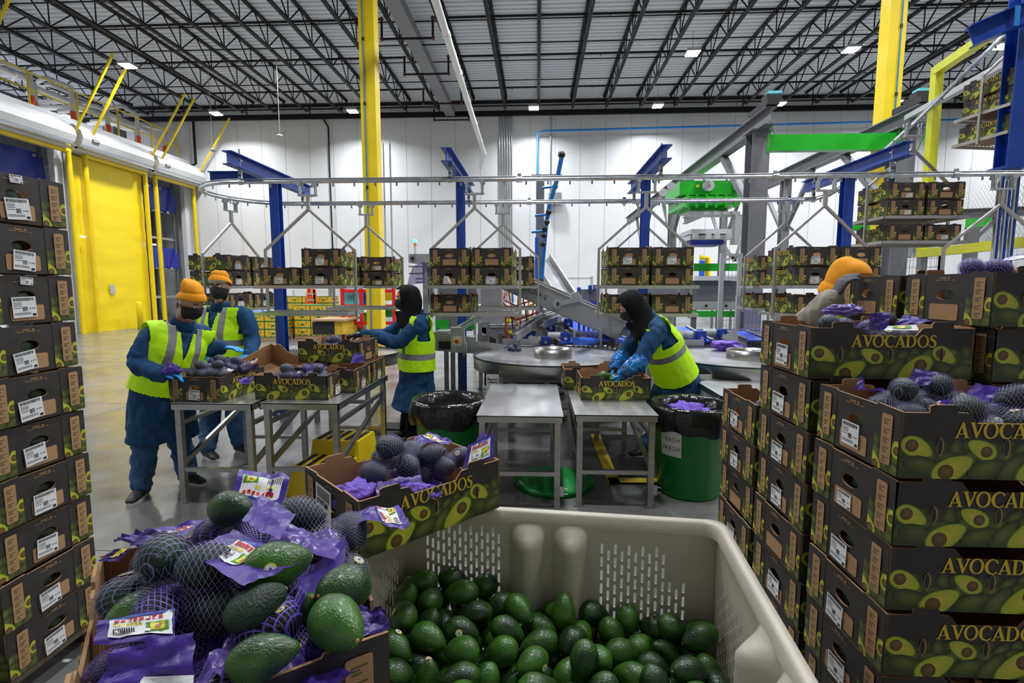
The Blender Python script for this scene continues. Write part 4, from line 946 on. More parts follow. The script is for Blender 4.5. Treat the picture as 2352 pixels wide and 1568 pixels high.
PILE = [[0,-423,-421,494,-195,-17,-167],[2,-397,-341,488,-168,-45,166],[3,-232,-246,470,-104,38,-228],[4,-153,-303,451,49,-206,97],[0,143,-243,412,66,-43,-53],[4,-403,-156,494,113,-97,-79],[0,-222,-149,461,-207,17,-167],[1,-20,-198,430,216,113,-25],[2,29,-111,419,110,268,90],[3,261,-194,382,-169,41,203],[1,-389,-11,491,139,115,-131],[2,-194,34,455,31,-189,151],[3,6,-18,427,35,-126,36],[4,113,47,408,220,-104,1],[0,176,120,395,-166,46,145],[1,292,-22,379,-110,248,-65],[3,-387,158,491,102,-76,-124],[4,-239,211,467,220,-26,48],[0,-175,276,453,168,79,-158],[1,-12,170,429,250,-92,99],[2,229,218,386,-202,-55,11],[0,-476,416,502,192,28,96],[1,-377,363,489,-65,207,-191],[2,-84,343,437,-197,31,-34],[3,93,310,409,205,-86,-68],[4,307,257,382,-68,97,135],[0,333,345,370,116,311,29],[2,-426,493,494,34,164,-114],[3,-305,419,481,-89,43,164],[4,-115,430,445,-276,-91,-12],[0,14,437,423,83,259,78],[1,200,511,397,149,-4,226],[1,-498,-239,510,145,-96,63],[2,-315,-276,475,-131,256,64],[3,-61,-298,435,54,-208,114],[4,44,-266,420,190,4,-50],[0,264,-339,435,16,304,-9],[3,-400,-246,490,-249,-118,12],[4,-308,-181,516,35,130,228],[0,-123,-201,447,-230,103,40],[1,65,-169,478,-154,5,276],[2,228,-110,386,175,19,-142],[3,418,-83,433,-29,-171,65],[4,510,-82,389,-109,-35,-249],[0,-437,66,496,224,109,19],[1,-206,-62,475,-270,-6,96],[2,-107,-42,441,101,251,91],[3,103,-45,422,-11,-202,-75],[0,320,-70,449,46,223,103],[2,-344,79,515,10,-13,-306],[3,-274,126,469,-67,219,-128],[4,-110,103,448,-112,-70,200],[0,76,144,435,12,-307,7],[1,264,64,394,-56,-9,130],[2,377,213,442,133,12,27],[4,-506,305,509,174,189,-44],[0,-262,372,539,168,90,-120],[1,-39,394,495,192,-117,105],[2,-19,256,426,-91,248,-118],[3,242,357,386,106,235,-39],[1,-379,516,571,205,48,213],[2,-332,510,481,-70,-243,-127],[3,-63,507,440,82,-313,39],[4,88,509,412,134,-100,-92],[0,163,404,398,-117,311,-40],[1,300,510,381,-128,84,-63],[2,438,510,372,303,62,55],[3,-503,-414,564,177,-42,210],[0,-98,-437,524,298,41,110],[0,-511,-350,508,179,30,-68],[1,-230,-346,465,-193,-87,64],[2,-80,-353,497,96,-75,227],[3,11,-346,453,84,27,248],[4,196,-282,466,-62,264,-62],[0,350,-334,412,-31,-297,-17],[1,506,-357,413,229,-32,-140],[2,-455,-89,498,20,190,47],[3,-309,-32,549,-93,196,126],[4,-83,-124,446,-15,-214,11],[0,143,-201,503,-192,141,-58],[1,131,-141,407,-101,286,31],[4,-496,-11,515,125,-38,179],[0,-302,-94,474,169,6,-53],[1,-60,29,455,-311,18,15],[2,181,43,460,91,176,-101],[3,258,1,461,-188,-41,-81],[0,449,25,410,146,-187,61],[1,-467,217,503,70,188,70],[2,-184,137,476,45,291,-115],[3,-118,197,445,-185,85,174],[4,166,145,486,-29,-272,73],[0,130,206,405,-202,-64,127],[1,304,148,380,96,-311,45],[2,457,198,414,-117,-283,-32],[3,-352,239,482,169,142,-139],[4,-285,312,476,-117,43,183],[0,-203,373,462,-119,68,100],[1,3,346,427,-191,-92,96],[2,177,298,396,-111,-300,-7],[3,339,313,450,-273,-86,-44],[0,-507,516,524,-75,36,-66],[1,-244,491,467,203,93,65],[2,-150,512,466,82,-21,132],[3,27,516,480,-130,213,-85],[4,212,442,460,265,10,149],[0,309,433,433,-138,236,-58],[1,472,436,421,-156,-68,106],[3,-236,-445,507,-47,187,-37],[4,-412,-323,571,-172,-24,-123],[0,-314,-394,482,77,124,181],[1,-98,-261,527,149,212,47],[2,94,-335,420,93,-61,294],[3,90,-404,483,112,-219,71],[4,404,-268,441,-216,-98,121],[0,518,-267,437,295,-34,25],[1,-387,-79,553,51,-143,-136],[2,-326,-265,558,-255,87,4],[3,-9,-252,498,35,-238,153],[4,126,-104,520,56,61,-117],[0,211,-182,449,-94,277,55],[1,302,-176,465,114,280,-2],[2,506,-162,432,-9,146,213],[3,-413,23,569,224,14,233],[4,-274,10,481,-84,78,-159],[0,-132,16,515,-36,-273,-91],[1,8,81,430,213,-41,-205],[2,296,69,501,-207,112,112],[3,359,12,445,227,67,-115],[4,499,108,432,-115,29,212],[0,-378,207,558,-186,-25,-172],[1,-260,173,549,-186,-16,133],[2,-34,302,505,167,0,-109],[3,-46,206,509,161,58,-68],[4,259,252,460,189,-32,-213],[0,357,107,443,232,105,-71],[1,440,144,500,-180,75,82],[2,-518,373,570,31,-280,-112],[3,-284,265,549,-229,-96,-82],[4,-138,315,528,216,-33,147],[0,69,242,460,-23,123,68],[1,237,341,473,-167,-112,-117],[2,382,387,451,46,-59,-11],[3,443,294,434,211,-32,93],[4,-485,458,589,151,108,-138],[0,-264,517,554,49,-209,-71],[1,-184,452,523,88,241,-135],[2,95,421,451,112,259,-64],[3,267,511,470,11,262,-192],[4,370,516,448,160,-48,-186],[0,518,503,456,-36,83,-181],[1,-359,-419,560,137,263,-44],[1,431,-388,450,-260,-47,146],[3,-443,-241,580,-226,37,-181],[4,-262,-358,551,168,103,-18],[0,-206,-219,546,148,-59,-5],[1,-4,-403,521,228,65,-110],[2,174,-379,495,-83,13,206],[3,314,-272,474,57,-203,-90],[4,463,-207,493,-270,4,160],[0,-497,-156,556,181,-35,130],[1,-241,-120,551,-88,219,-93],[2,-149,-142,506,175,29,-34],[3,50,-59,495,-140,-205,-122],[4,209,-92,468,-233,-15,183],[0,391,-162,459,-5,-55,-170],[1,515,-76,477,124,187,-1],[2,-519,82,524,-37,-247,-58],[3,-213,-10,557,18,-196,-203],[4,-54,-53,506,289,-68,-12],[0,73,31,489,46,-251,77],[1,151,-8,526,241,100,-60],[2,381,-72,509,-105,293,-26],[3,518,22,458,65,-298,81],[4,-468,145,561,-196,-28,-177],[0,-246,79,533,183,90,-99],[1,-145,221,524,310,100,-5],[2,-22,115,503,69,178,126],[3,250,146,458,60,-143,-202],[4,321,175,497,301,-26,-83],[0,518,231,460,175,-31,23],[1,-410,293,535,22,-50,-291],[2,-424,390,565,-117,-266,-35],[3,-110,390,562,-181,-17,-226],[4,114,208,529,263,19,1],[0,155,284,484,-102,250,93],[1,426,235,510,87,111,-173],[2,517,343,424,260,-9,89],[3,-479,268,585,160,1,-274],[4,-328,444,568,170,-105,-156],[0,41,442,533,-6,44,119],[1,73,338,495,18,180,-203],[2,155,519,480,-300,-106,24],[3,417,451,501,215,-13,187],[4,497,409,506,273,126,-15],[0,-433,-432,607,36,282,-70],[2,-180,-413,561,311,-46,33],[2,-519,-299,582,-247,5,62],[3,-381,-176,575,-155,37,80],[4,-170,-329,535,66,-254,85],[0,78,-290,502,197,1,37],[1,258,-300,536,-231,-53,76],[2,319,-376,503,-165,106,-82],[3,470,-325,504,219,37,170],[4,-514,-197,636,285,90,51]]
Mbin = Matrix.Translation(BR) @ Matrix.Rotation(BRZ, 4, 'Z')
from mathutils import Euler
for q in PILE:
    M = Mbin @ Matrix.Translation((q[1] / 1000, q[2] / 1000, q[3] / 1000 - .05)) @ Euler((q[4] / 100, q[5] / 100, q[6] / 100)).to_matrix().to_4x4()
    o = avocado((0, 0, 0), (0, 0, 0), q[0], 'shiny green avocado lying loose in the large cream bin' if q[0] < 3 else 'green avocado with a small round fruit sticker, loose in the large cream bin', 'loose avocados in the cream bin' if q[0] < 3 else 'stickered avocados in the cream bin')
    o.location = M.translation; o.rotation_euler = M.to_euler()
# ---------------------------------------------------------------- netted bags of avocados
from mathutils import Quaternion
def bag_template(seed, n=5, ln=.27, pale=True, big=1.0, detail=True):
    """one bag lying along X: avocados, net, purple end band with a sticker"""
    r = random.Random(seed); t = thing('avocado_bag', 'x', 'bag', (0, 0, 0)); CEN = []
    base = [(-.085, .0, 0), (.0, .045, .0), (.0, -.045, .005), (.085, .01, .0), (-.01, .0, .065), (.07, -.03, .06)][:n]
    for i, b in enumerate(base):
        o = link('avocado', (AVS if detail else AVD)[i % 2], t); o.location = Vector(b) * big + Vector((r.uniform(-.008, .008), r.uniform(-.006, .006), .038)); e_ = (r.uniform(1.1, 2.0), r.uniform(-.4, .4), r.uniform(0, 6.28)); o.rotation_euler = e_; o.scale = (big * 1.0,) * 3
        from mathutils import Euler
        R = Euler(e_).to_matrix(); CEN.append((o.location.copy(), R @ Matrix.Rotation(PI / 2, 3, 'Y')))
    q = MB()
    for ch in CEN: q.sphere(ch[0], .054 * big, 'black', 14, (1, .74, .74), ch[1])
    q.sphere((0, 0, .045), .062 * big, 'black', 12, (1.35, .9, .55)); me = q.mesh('net'); o = link('net', me)
    md = o.modifiers.new('r', 'REMESH'); md.mode = 'VOXEL'; md.voxel_size = .0085; m2 = o.modifiers.new('s', 'SMOOTH'); m2.iterations = 7
    dg = bpy.context.evaluated_depsgraph_get(); ne = bpy.data.meshes.new_from_object(o.evaluated_get(dg)); bpy.data.objects.remove(o)
    ne.update(); nrm = [v.normal.copy() for v in ne.vertices]
    for v, n_ in zip(ne.vertices, nrm): v.co += n_ * .0035
    tail_x = max(v.co.x for v in ne.vertices)
    uvl = ne.uv_layers.new(name='UVMap')
    for pl in ne.polygons:
        c = pl.center; a0 = math.atan2(c.z - .045, c.y)
        for li in pl.loop_indices:
            v = ne.vertices[ne.loops[li].vertex_index].co; a = math.atan2(v.z - .045, v.y)
            while a - a0 > PI: a -= 2 * PI
            while a - a0 < -PI: a += 2 * PI
            uvl.data[li].uv = (a * 34 / (2 * PI), v.x / .0092)
    ne.materials.clear(); ne.materials.append(MATS['net_pale' if pale else 'net_purple']); ne.polygons.foreach_set('use_smooth', [True] * len(ne.polygons)); ne.polygons.foreach_set('material_index', [0] * len(ne.polygons)); ne.name = 'net'
    no = link('net', ne, t)
    # purple band folded at the end of the bag
    mb = MB(); P = []; W = .075 * big; Lb = .11 * big; nu, nv = 14, 10
    for j in range(nv + 1):
        for i in range(nu + 1):
            u = i / nu; v = j / nv - .5; w = W * (.35 + .65 * min(1, u * 2.2)); z = .05 * big + .02 * math.sin(u * 4 + seed) + .012 * noise.noise(Vector((u * 4, v * 5, seed))) + (.03 * u)
            P.append((tail_x - .03 + Lb * u, v * w * 1.6, z))
    mb.add(P, [(j * (nu + 1) + i, j * (nu + 1) + i + 1, (j + 1) * (nu + 1) + i + 1, (j + 1) * (nu + 1) + i) for j in range(nv) for i in range(nu)], 'film_purple', True); ho = mb.build('header_band', t)
    def S(u, v, k): w = W * (.35 + .65 * min(1, u * 2.2)); return (tail_x - .03 + Lb * u, v * w * 1.6, .05 * big + .02 * math.sin(u * 4 + seed) + .012 * noise.noise(Vector((u * 4, v * 5, seed))) + .03 * u + k)
    if seed in (1, 4):
        mb = MB()
        def patch(u0, u1, v0, v1, k, m):
            Q = [S(u0 + (u1 - u0) * i / 6, v0 + (v1 - v0) * j / 6, k) for j in range(7) for i in range(7)]; mb.add(Q, [(j * 7 + i, j * 7 + i + 1, (j + 1) * 7 + i + 1, (j + 1) * 7 + i) for j in range(6) for i in range(6)], m, True)
        patch(.44, .86, -.38, .38, .0015, 'sticker'); patch(.44, .48, -.38, .38, .002, 'motor_blue')
        for i in range(8): patch(.49, .56 + .02 * (i % 3 == 0), -.36 + i * .088, -.30 + i * .088, .0025, 'red_paint'); patch(.60, .66, -.36 + i * .06, -.32 + i * .06, .0025, 'fruit_yellow')
        patch(.70, .84, .08, .36, .0025, 'avo_green'); patch(.72, .82, .12, .3, .0035, 'fruit_yellow'); patch(.75, .79, .18, .25, .0045, 'pit_stem')
        for i in range(9): patch(.72, .84, -.36 + i * .035, -.345 + i * .035, .003, 'black_ink')
        mb.build('printed_label', ho)
    return t
mat('avo_green', (.08, .30, .02), .5)
AVS = [avocado_mesh(21, .105, .074, .72, 'avocado_dark', 20, 14), avocado_mesh(22, .1, .076, .8, 'avocado_dark', 20, 14, stick=True)]
BAGS = [bag_template(1), bag_template(2, 6, pale=False), bag_template(3, 5), bag_template(4, 4, pale=False)]
USED = set()
def bag(k, loc, e, lab, group=None, s=1.0):
    src = BAGS[k]
    if k in USED: o = copy_tree(src)
    else: o = src; USED.add(k)
    o.location = loc; o.rotation_euler = e; o.scale = (s, s, s); o['label'] = lab
    if group: o['group'] = group
    elif 'group' in o: del o['group']
    return o
def film_piece(pts, nu, nv, m, lab, amp=.012, seed=0, name='purple_wrapper', cat='wrapper', stickers=()):
    """a crumpled sheet spanned by four corners"""
    a, b, c, d = [Vector(p) for p in pts]; mb = MB(); nrm = (b - a).cross(d - a).normalized()
    def S(u, v, k=0): p = (a.lerp(b, u)).lerp(d.lerp(c, u), v); return p + nrm * (amp * noise.noise(Vector((u * 3 + seed, v * 3, seed))) + amp * .5 * noise.noise(Vector((u * 8, v * 8, seed + 5))) + k)
    mb.add([S(i / nu, j / nv) for j in range(nv + 1) for i in range(nu + 1)], [(j * (nu + 1) + i, j * (nu + 1) + i + 1, (j + 1) * (nu + 1) + i + 1, (j + 1) * (nu + 1) + i) for j in range(nv) for i in range(nu)], m, True)
    o = mb.build(name, label=lab, cat=cat)
    if stickers:
        mb = MB(); sg = 1 if nrm.z > 0 or (abs(nrm.z) < .3 and nrm.y < 0) else -1
        for u0, u1, v0, v1, k, mm in stickers:
            Q = [S(u0 + (u1 - u0) * i / 6, v0 + (v1 - v0) * j / 6, sg * k) for j in range(7) for i in range(7)]; mb.add(Q, [(j * 7 + i, j * 7 + i + 1, (j + 1) * 7 + i + 1, (j + 1) * 7 + i) for j in range(6) for i in range(6)], mm, True)
        mb.build('printed_label', o)
    return o
def lab_art(u0, u1, v0, v1, flip=False):
    U = lambda t: u0 + (u1 - u0) * t; W_ = lambda t: v0 + (v1 - v0) * t; o = [(u0, u1, v0, v1, .002, 'sticker'), (U(0), U(1), W_(.9), W_(1), .0026, 'motor_blue')]
    for i in range(8): o.append((U(.08 + .1 * i), U(.15 + .1 * i), W_(.68), W_(.84 + .03 * (i % 3 == 0)), .003, 'red_paint'))
    for i in range(7): o.append((U(.08 + .065 * i), U(.125 + .065 * i), W_(.50), W_(.62), .003, 'fruit_yellow'))
    o += [(U(.58), U(.95), W_(.12), W_(.56), .0028, 'avo_green'), (U(.66), U(.90), W_(.2), W_(.52), .0036, 'fruit_yellow'), (U(.74), U(.83), W_(.27), W_(.42), .0044, 'pit_stem')]
    for i in range(10): o.append((U(.08 + i * .035), U(.10 + i * .035), W_(.1), W_(.36), .003, 'black_ink'))
    return o
STICK = lab_art(.15, .85, .1, .9)
# ---- carton on the bin corner
MX = (-.482, 1.79, .800)
mo = carton(MX, .795, 'open carton of netted avocados tilted on the corner of the cream bin')
sk = MB(); sk.poly([(x, 0, z) for x, z in ((-.06, 0), (.06, 0), (.06, .13), (-.06, .13))], 'sticker')
for i in range(22): x = -.05 + i * .0046; sk.poly([(x, -.0008, .085), (x + .0012 + .0018 * ((i * 7) % 3 / 2), -.0008, .085), (x + .0012 + .0018 * ((i * 7) % 3 / 2), -.0008, .122), (x, -.0008, .122)], 'black_ink')
DG = {'4': [(.7, 0, .7, 1), (.7, 1, 0, .35), (0, .35, 1, .35)], '2': [(0, .8, .3, 1), (.3, 1, .8, .9), (.8, .9, .8, .6), (.8, .6, 0, 0), (0, 0, 1, 0)], '1': [(.5, 0, .5, 1), (.5, 1, .2, .8)], '0': [(.1, .2, .1, .8), (.1, .8, .5, 1), (.5, 1, .9, .8), (.9, .8, .9, .2), (.9, .2, .5, 0), (.5, 0, .1, .2)], '7': [(0, 1, 1, 1), (1, 1, .4, 0)], '6': [(.8, 1, .1, .5), (.1, .5, .2, .05), (.2, .05, .8, .05), (.8, .05, .9, .4), (.9, .4, .15, .5)]}
for i, ch in enumerate('4210760'):
    for x0, z0, x1, z1 in DG[ch]: sk.bar((-.05 + i * .0125 + x0 * .009, -.001, .062 + z0 * .018), (-.05 + i * .0125 + x1 * .009, -.001, .062 + z1 * .018), .001, .0026, 'black_ink', (0, 0, 1))
for j in range(5):
    for i in range(7 - j % 3): sk.poly([(-.05 + i * .013 + a * .009, -.0008, .046 - j * .009 + b * .003) for a, b in ((0, 0), (1, 0), (1, 1), (0, 1))], 'black_ink')
so = link('shipping_label', sk.mesh('sticker_big'), mo); so.location = (-BL / 2 - .009, .035, .035); so.rotation_euler = (Matrix.Rotation(-PI / 2, 3, 'Z') @ Matrix.Rotation(.06, 3, 'Y')).to_euler()
RM = Matrix.Rotation(.795, 3, 'Z'); mp = lambda x, y, z: Vector(MX) + RM @ Vector((x, y, z))
def inM(k, x, y, z, ex, ey, ez, lab, s=1.0): bag(k, mp(x, y, z), (ex, ey, ez + .795), lab, None, s)
inM(0, .0, .06, .13, .1, -.1, .2, 'pale netted bag of avocados on top in the middle carton', 1.12)
inM(2, .17, -.01, .10, .0, -.35, -.5, 'netted avocado bag beside the upright purple label in the middle carton', .95)
inM(1, -.1, -.09, .03, .1, .0, .1, 'purple netted bag deep at the front of the middle carton', .95)
inM(3, -.17, .09, .03, .0, .1, 1.3, 'purple netted bag in the left corner of the middle carton', .9)
inM(1, .12, .07, .02, .0, .1, 2.9, 'dark netted bag at the bottom right of the middle carton', .9)
q = [mp(.17, -.12, .17), mp(.26, -.07, .17), mp(.30, -.02, .33), mp(.19, -.06, .33)]
film_piece([at(1062, 1078, Y=1.76), at(1135, 1050, Y=1.83), at(1135, 992, Y=1.88), at(1075, 1022, Y=1.82)], 8, 8, 'film_purple', 'purple bag header standing upright with an avocado label in the middle carton', .008, 3, stickers=STICK)
crumple('loose_netting', mp(-.20, -.04, .13), (.075, .07, .045), 21, 'mesh_heap', 'puffed bright purple netting in the left corner of the middle carton', 'netting', 4, .4)
crumple('loose_netting', mp(-.07, -.12, .12), (.11, .05, .045), 22, 'mesh_heap', 'crumpled purple netting along the front edge of the middle carton', 'netting', 4, .4)
film_piece([mp(-.2, -.17, .12), mp(-.02, -.18, .13), mp(.0, -.1, .17), mp(-.16, -.09, .18)], 10, 8, 'film_purple', 'folded purple wrapper lying along the front edge of the middle carton', .02, 6)
# ---- foreground carton
RF = Matrix.Rotation(FB[3], 3, 'Z'); fp = lambda x, y, z: Vector(FB[:3]) + RF @ Vector((x, y, z))
fa = FB[3]
# cartons standing behind the bin and under the foreground carton
e = thing('pedestal_stand', 'low steel pedestal stand holding up the foreground carton', 'stand', (-.705, .83, 0), fa); mb = MB(); mb.box((0, 0, .872), (.15, .15, .012), 'black'); mb.build('top_plate', e); mb = MB(); mb.tube([(0, 0, .01), (0, 0, .866)], .03, 'black', 14); mb.build('column', e); mb = MB(); mb.box((0, 0, .008), (.34, .34, .016), 'black'); mb.build('base_plate', e)
# contents of the foreground carton
def fbag(k, px, py, z, rz, lab, s=1.0, ex=0, ey=0):
    p = at(px, py, Z=z); bag(k, (p.x, p.y, z - .045 * s), (ex, ey, rz), lab, None, s)
fbag(0, 385, 1340, 1.085, 2.2, 'pale netted bag of avocados in the left back corner of the foreground carton', 1.08)
fbag(2, 500, 1365, 1.09, .35, 'netted bag of avocados across the middle of the foreground carton', 1.0)
fbag(3, 545, 1225, 1.10, 1.9, 'netted avocado bag at the back of the foreground carton', 1.0, .2)
fbag(0, 715, 1235, 1.06, .5, 'netted avocado bag at the back right of the foreground carton', 1.0)
fbag(1, 640, 1430, 1.04, -.9, 'dark purple netted bag at the right of the foreground carton', 1.0)
fbag(1, 400, 1470, 1.03, 1.1, 'dark netted bag at the lower left of the foreground carton', 1.0)
fbag(2, 760, 1330, 1.02, -1.2, 'netted avocado bag along the right wall of the foreground carton', 1.0)
fbag(3, 550, 1530, 1.02, 2.6, 'netted avocado bag at the very front of the foreground carton', 1.0)
def fav(px, py, z, e, k, lab, s=1.0, dark=False): p = at(px, py, Z=z); o = avocado((p.x, p.y, z), e, k, lab, None, dark=dark); o.scale = (s, s, s); return o
o = fav(637, 1297, 1.15, (0, 0, 0), 4, 'green avocado with a round fruit sticker on top of the foreground carton', .88)
_r = random.Random(5); _r.uniform(0, 50); _a0 = _r.uniform(0, 6.28); cd = (Vector((0, 0, HC)) - o.location).normalized(); zx = Vector((.9, .35, .1)); zx = (zx - cd * zx.dot(cd)).normalized(); o.rotation_euler = (Matrix((cd, zx.cross(cd), zx)).transposed() @ Matrix.Rotation(-_a0 + .1, 3, 'Z')).to_euler()
fav(790, 1352, 1.11, (1.3, .3, -.6), 1, 'green avocado at the right rim of the foreground carton, upper of two', .88)
fav(775, 1432, 1.10, (1.6, .2, .9), 0, 'green avocado at the right rim of the foreground carton, lower of two', .9)
fav(605, 1508, 1.10, (1.5, .1, 2.0), 2, 'bright green avocado at the front rim of the foreground carton', .74)
fav(530, 1168, 1.17, (1.5, .2, 1.4), 1, 'green avocado at the very top back of the foreground heap', .8)
fav(697, 1412, 1.07, (.5, .4, .3), 2, 'dark green avocado between the purple bags at the right of the foreground carton', .85)
fav(330, 1412, 1.07, (1.5, .2, 1.9), 1, 'green avocado at the left of the foreground carton behind a labelled wrapper', .9)
fav(588, 1392, 1.13, (1.3, .5, 2.2), 0, 'dark avocado under netting in the middle of the foreground carton', .9, True)
def sheet(P, lab, m='film_purple', seed=1, st=(), amp=.01, nu=12): return film_piece([at(x, y, Z=z) for x, y, z in P], nu, nu, m, lab, amp, seed, stickers=st)
L3 = [(.3, .95, .1, .7, .002, 'sticker'), (.32, .6, .12, .4, .003, 'red_paint'), (.34, .6, .1, .2, .0028, 'motor_blue'), (.6, .85, .15, .4, .003, 'avo_green'), (.62, .76, .18, .34, .004, 'fruit_yellow'), (.67, .71, .23, .28, .005, 'pit_stem')] + [(.5 + i * .03, .515 + i * .03, .5, .66, .003, 'black_ink') for i in range(10)]
sheet([(428, 1268, 1.17), (560, 1345, 1.17), (690, 1290, 1.16), (535, 1215, 1.17)], 'purple labelled header lying across the top of the foreground heap', seed=2, st=lab_art(.25, .65, .25, .85), amp=.008)
sheet([(555, 1195, 1.19), (640, 1240, 1.18), (680, 1180, 1.18), (600, 1135, 1.21)], 'plain purple header standing at the back of the foreground heap', seed=4, amp=.006)
sheet([(610, 1250, 1.13), (790, 1290, 1.12), (775, 1225, 1.12), (640, 1205, 1.13)], 'sheer crumpled purple film at the back right of the foreground heap', 'film_sheer', 5, amp=.02)
sheet([(262, 1245, 1.09), (395, 1262, 1.12), (390, 1220, 1.12), (310, 1218, 1.11)], 'blue-purple wrapper corner hanging over the back left of the foreground carton', seed=6, amp=.02)
sheet([(225, 1287, 1.07), (270, 1290, 1.08), (305, 1255, 1.10), (262, 1262, 1.09)], 'small labelled wrapper tip over the left rim of the foreground carton', seed=7, st=[(.4, .9, .3, .9, .002, 'fruit_yellow')], amp=.006)
sheet([(215, 1480, 1.10), (400, 1470, 1.12), (402, 1395, 1.13), (225, 1425, 1.11)], 'purple labelled header at the left front of the foreground carton', seed=8, st=lab_art(.18, .98, .2, .92), amp=.006)
sheet([(215, 1590, 1.08), (450, 1600, 1.09), (445, 1452, 1.13), (265, 1490, 1.12)], 'large dark purple wrapper at the lower left of the foreground carton', seed=9, st=[(.45, 1.0, .05, .32, .003, 'sticker')], amp=.012)
sheet([(440, 1560, 1.09), (560, 1560, 1.09), (640, 1460, 1.08), (520, 1475, 1.09)], 'sheer purple film in front of the middle bag in the foreground carton', 'film_sheer', 10, amp=.02)
sheet([(645, 1440, 1.10), (672, 1440, 1.09), (705, 1360, 1.12), (690, 1345, 1.13)], 'narrow folded purple strip near the right of the foreground heap', seed=11, amp=.004)
sheet([(770, 1480, 1.075), (895, 1445, 1.07), (885, 1400, 1.09), (815, 1385, 1.10)], 'crumpled purple wrapper over the right front corner of the foreground carton', seed=12, amp=.02)
sheet([(600, 1568, 1.085), (900, 1470, 1.072), (893, 1455, 1.08), (640, 1530, 1.09)], 'blue edged label strip along the front rim of the foreground carton', 'film_sheer', 13, amp=.004, st=[(.6, .9, .3, .8, .002, 'sticker')]) if False else None
# ---------------------------------------------------------------- machinery beyond the rail
def bx(c, d, m, rot=None): mb = MB(); mb.box(c, d, m, rot); return mb
def single(name, mb, lab, cat, group=None): return tag(mb.build(name), lab, cat, group)
# grey runway structure
XA, XB, YC, ZT = 3.87, 6.32, 9.6, at(1737, 285, Y=9.6).z
for X, w in ((XA, 'left'), (XB, 'right')):
    e = thing('grey_column', 'thick grey steel column at the ' + w + ' end of the bright green beam', 'column', (X, YC, 0)); mb = MB(); mb.ibeam((0, 0, 0), (0, 0, ZT - .15), .3, .3, 'grey_paint', up=(0, 1, 0), t=.02); mb.build('column_shaft', e)
    mb = MB(); mb.box((0, 0, ZT - .14), (.4, .4, .03), 'grey_paint'); mb.box((0, 0, .015), (.45, .45, .03), 'grey_paint'); mb.build('end_plate', e)
    e = thing('runway_beam', 'long grey steel runway beam running away towards the back wall, ' + w + ' of two', 'beam', (X, 0, ZT)); mb = MB(); mb.ibeam((0, YC - .5, 0), (0, 23, 0), .2, .26, 'grey_paint', t=.02); mb.build('beam', e)
    mb = MB(); mb.box((0, YC - .2, .2), (.2, .7, .1), 'black'); mb.tube([(0, YC - .3, .1), (.12, YC - .4, -.3), (.05, YC - .3, -.6)], .008, 'green_paint', 6); mb.build('end_gear', e)
    q = bx((.1, YC - .25, .34), (.26, .2, .1), 'black'); q.box((.12, YC - .25, .41), (.22, .18, .06), 'teal'); q.build('teal_drive_box', e)
    for k, y in enumerate((15.3, 19.5) if w == 'left' else (13.8, 18.2)):
        e2 = thing('grey_support', 'slimmer grey steel support with diagonal braces under the ' + w + ' runway beam', 'column', (X, y, 0), group='supports under the ' + w + ' runway beam')
        mb = MB(); mb.ibeam((0, 0, 0), (0, 0, ZT - .15), .2, .2, 'grey_paint', up=(0, 1, 0), t=.015); mb.build('column_shaft', e2)
        for s in (-1, 1): mb = MB(); mb.bar((0, 0, 3.0), (0, s * 1.3, ZT - .15), .09, .09, 'grey_paint'); mb.build('brace', e2)
    mb = MB(); mb.bar((X, YC, 2.9), (X, YC + 1.7, ZT - .15), .12, .12, 'grey_paint'); single('diagonal_brace', mb, 'grey diagonal brace rising from the ' + w + ' thick column to its runway beam', 'brace')
mb = MB(); mb.box(((XA + XB) / 2, YC - .05, at(1900, 330, Y=9.6).z), (XB - XA - .2, .16, .27), 'green_paint'); 
for s in (-1, 1): mb.box(((XA + XB) / 2 + s * (XB - XA - .22) / 2, YC - .05, at(1900, 330, Y=9.6).z), (.03, .24, .36), 'green_paint')
single('green_beam', mb, 'bright green steel cross beam between the two thick grey columns', 'beam')
# green crane trolley with gripper
e = thing('green_trolley', 'large bright green crane trolley hanging under the grey runway', 'machine', (0, 0, 0)); g0 = at(1560, 412, Y=12.4); g1 = at(1705, 480, Y=12.4)
def gb(x0, y0, x1, y1, Y, d, m, name, par=None): a = at(x0, y0, Y=Y); b = at(x1, y1, Y=Y); mb = MB(); mb.box(((a.x + b.x) / 2, Y + d / 2, (a.z + b.z) / 2), (abs(b.x - a.x), d, abs(a.z - b.z)), m); return mb.build(name, par) if name else mb
gb(1562, 415, 1712, 446, 12.4, 1.4, 'green_paint', 'upper_body', e); gb(1575, 450, 1700, 470, 12.3, 1.5, 'green_paint', 'lower_body', e); gb(1586, 470, 1670, 482, 12.5, 1.0, 'green_paint', 'under_frame', e)
gb(1688, 412, 1706, 434, 12.25, .1, 'light_grey', 'control_plate', e); gb(1600, 424, 1606, 430, 12.33, .02, 'fruit_yellow', 'warning_sticker', e)
c = at(1627, 427, Y=12.3); mb = MB(); mb.cyl(c, .12, .12, 'light_grey', 24, Matrix.Rotation(PI / 2, 3, 'X')); mb.cyl(c + Vector((0, -.07, 0)), .03, .02, 'dull_steel', 12, Matrix.Rotation(PI / 2, 3, 'X')); mb.build('round_motor', e)
for i in range(6): gb(1578 + i * 22, 446, 1582 + i * 22, 476, 12.22, .06, 'green_paint', 'rib', e)
for px, py in ((1523, 442), (1542, 428)): mb = MB(); mb.cyl(at(px, py, Y=12.2), .09, .06, 'light_grey', 16, Matrix.Rotation(PI / 2, 3, 'X')); mb.build('side_wheel', e)
e = thing('gripper_head', 'pale metal gripper frame hanging below the green crane trolley', 'machine', (0, 0, 0))
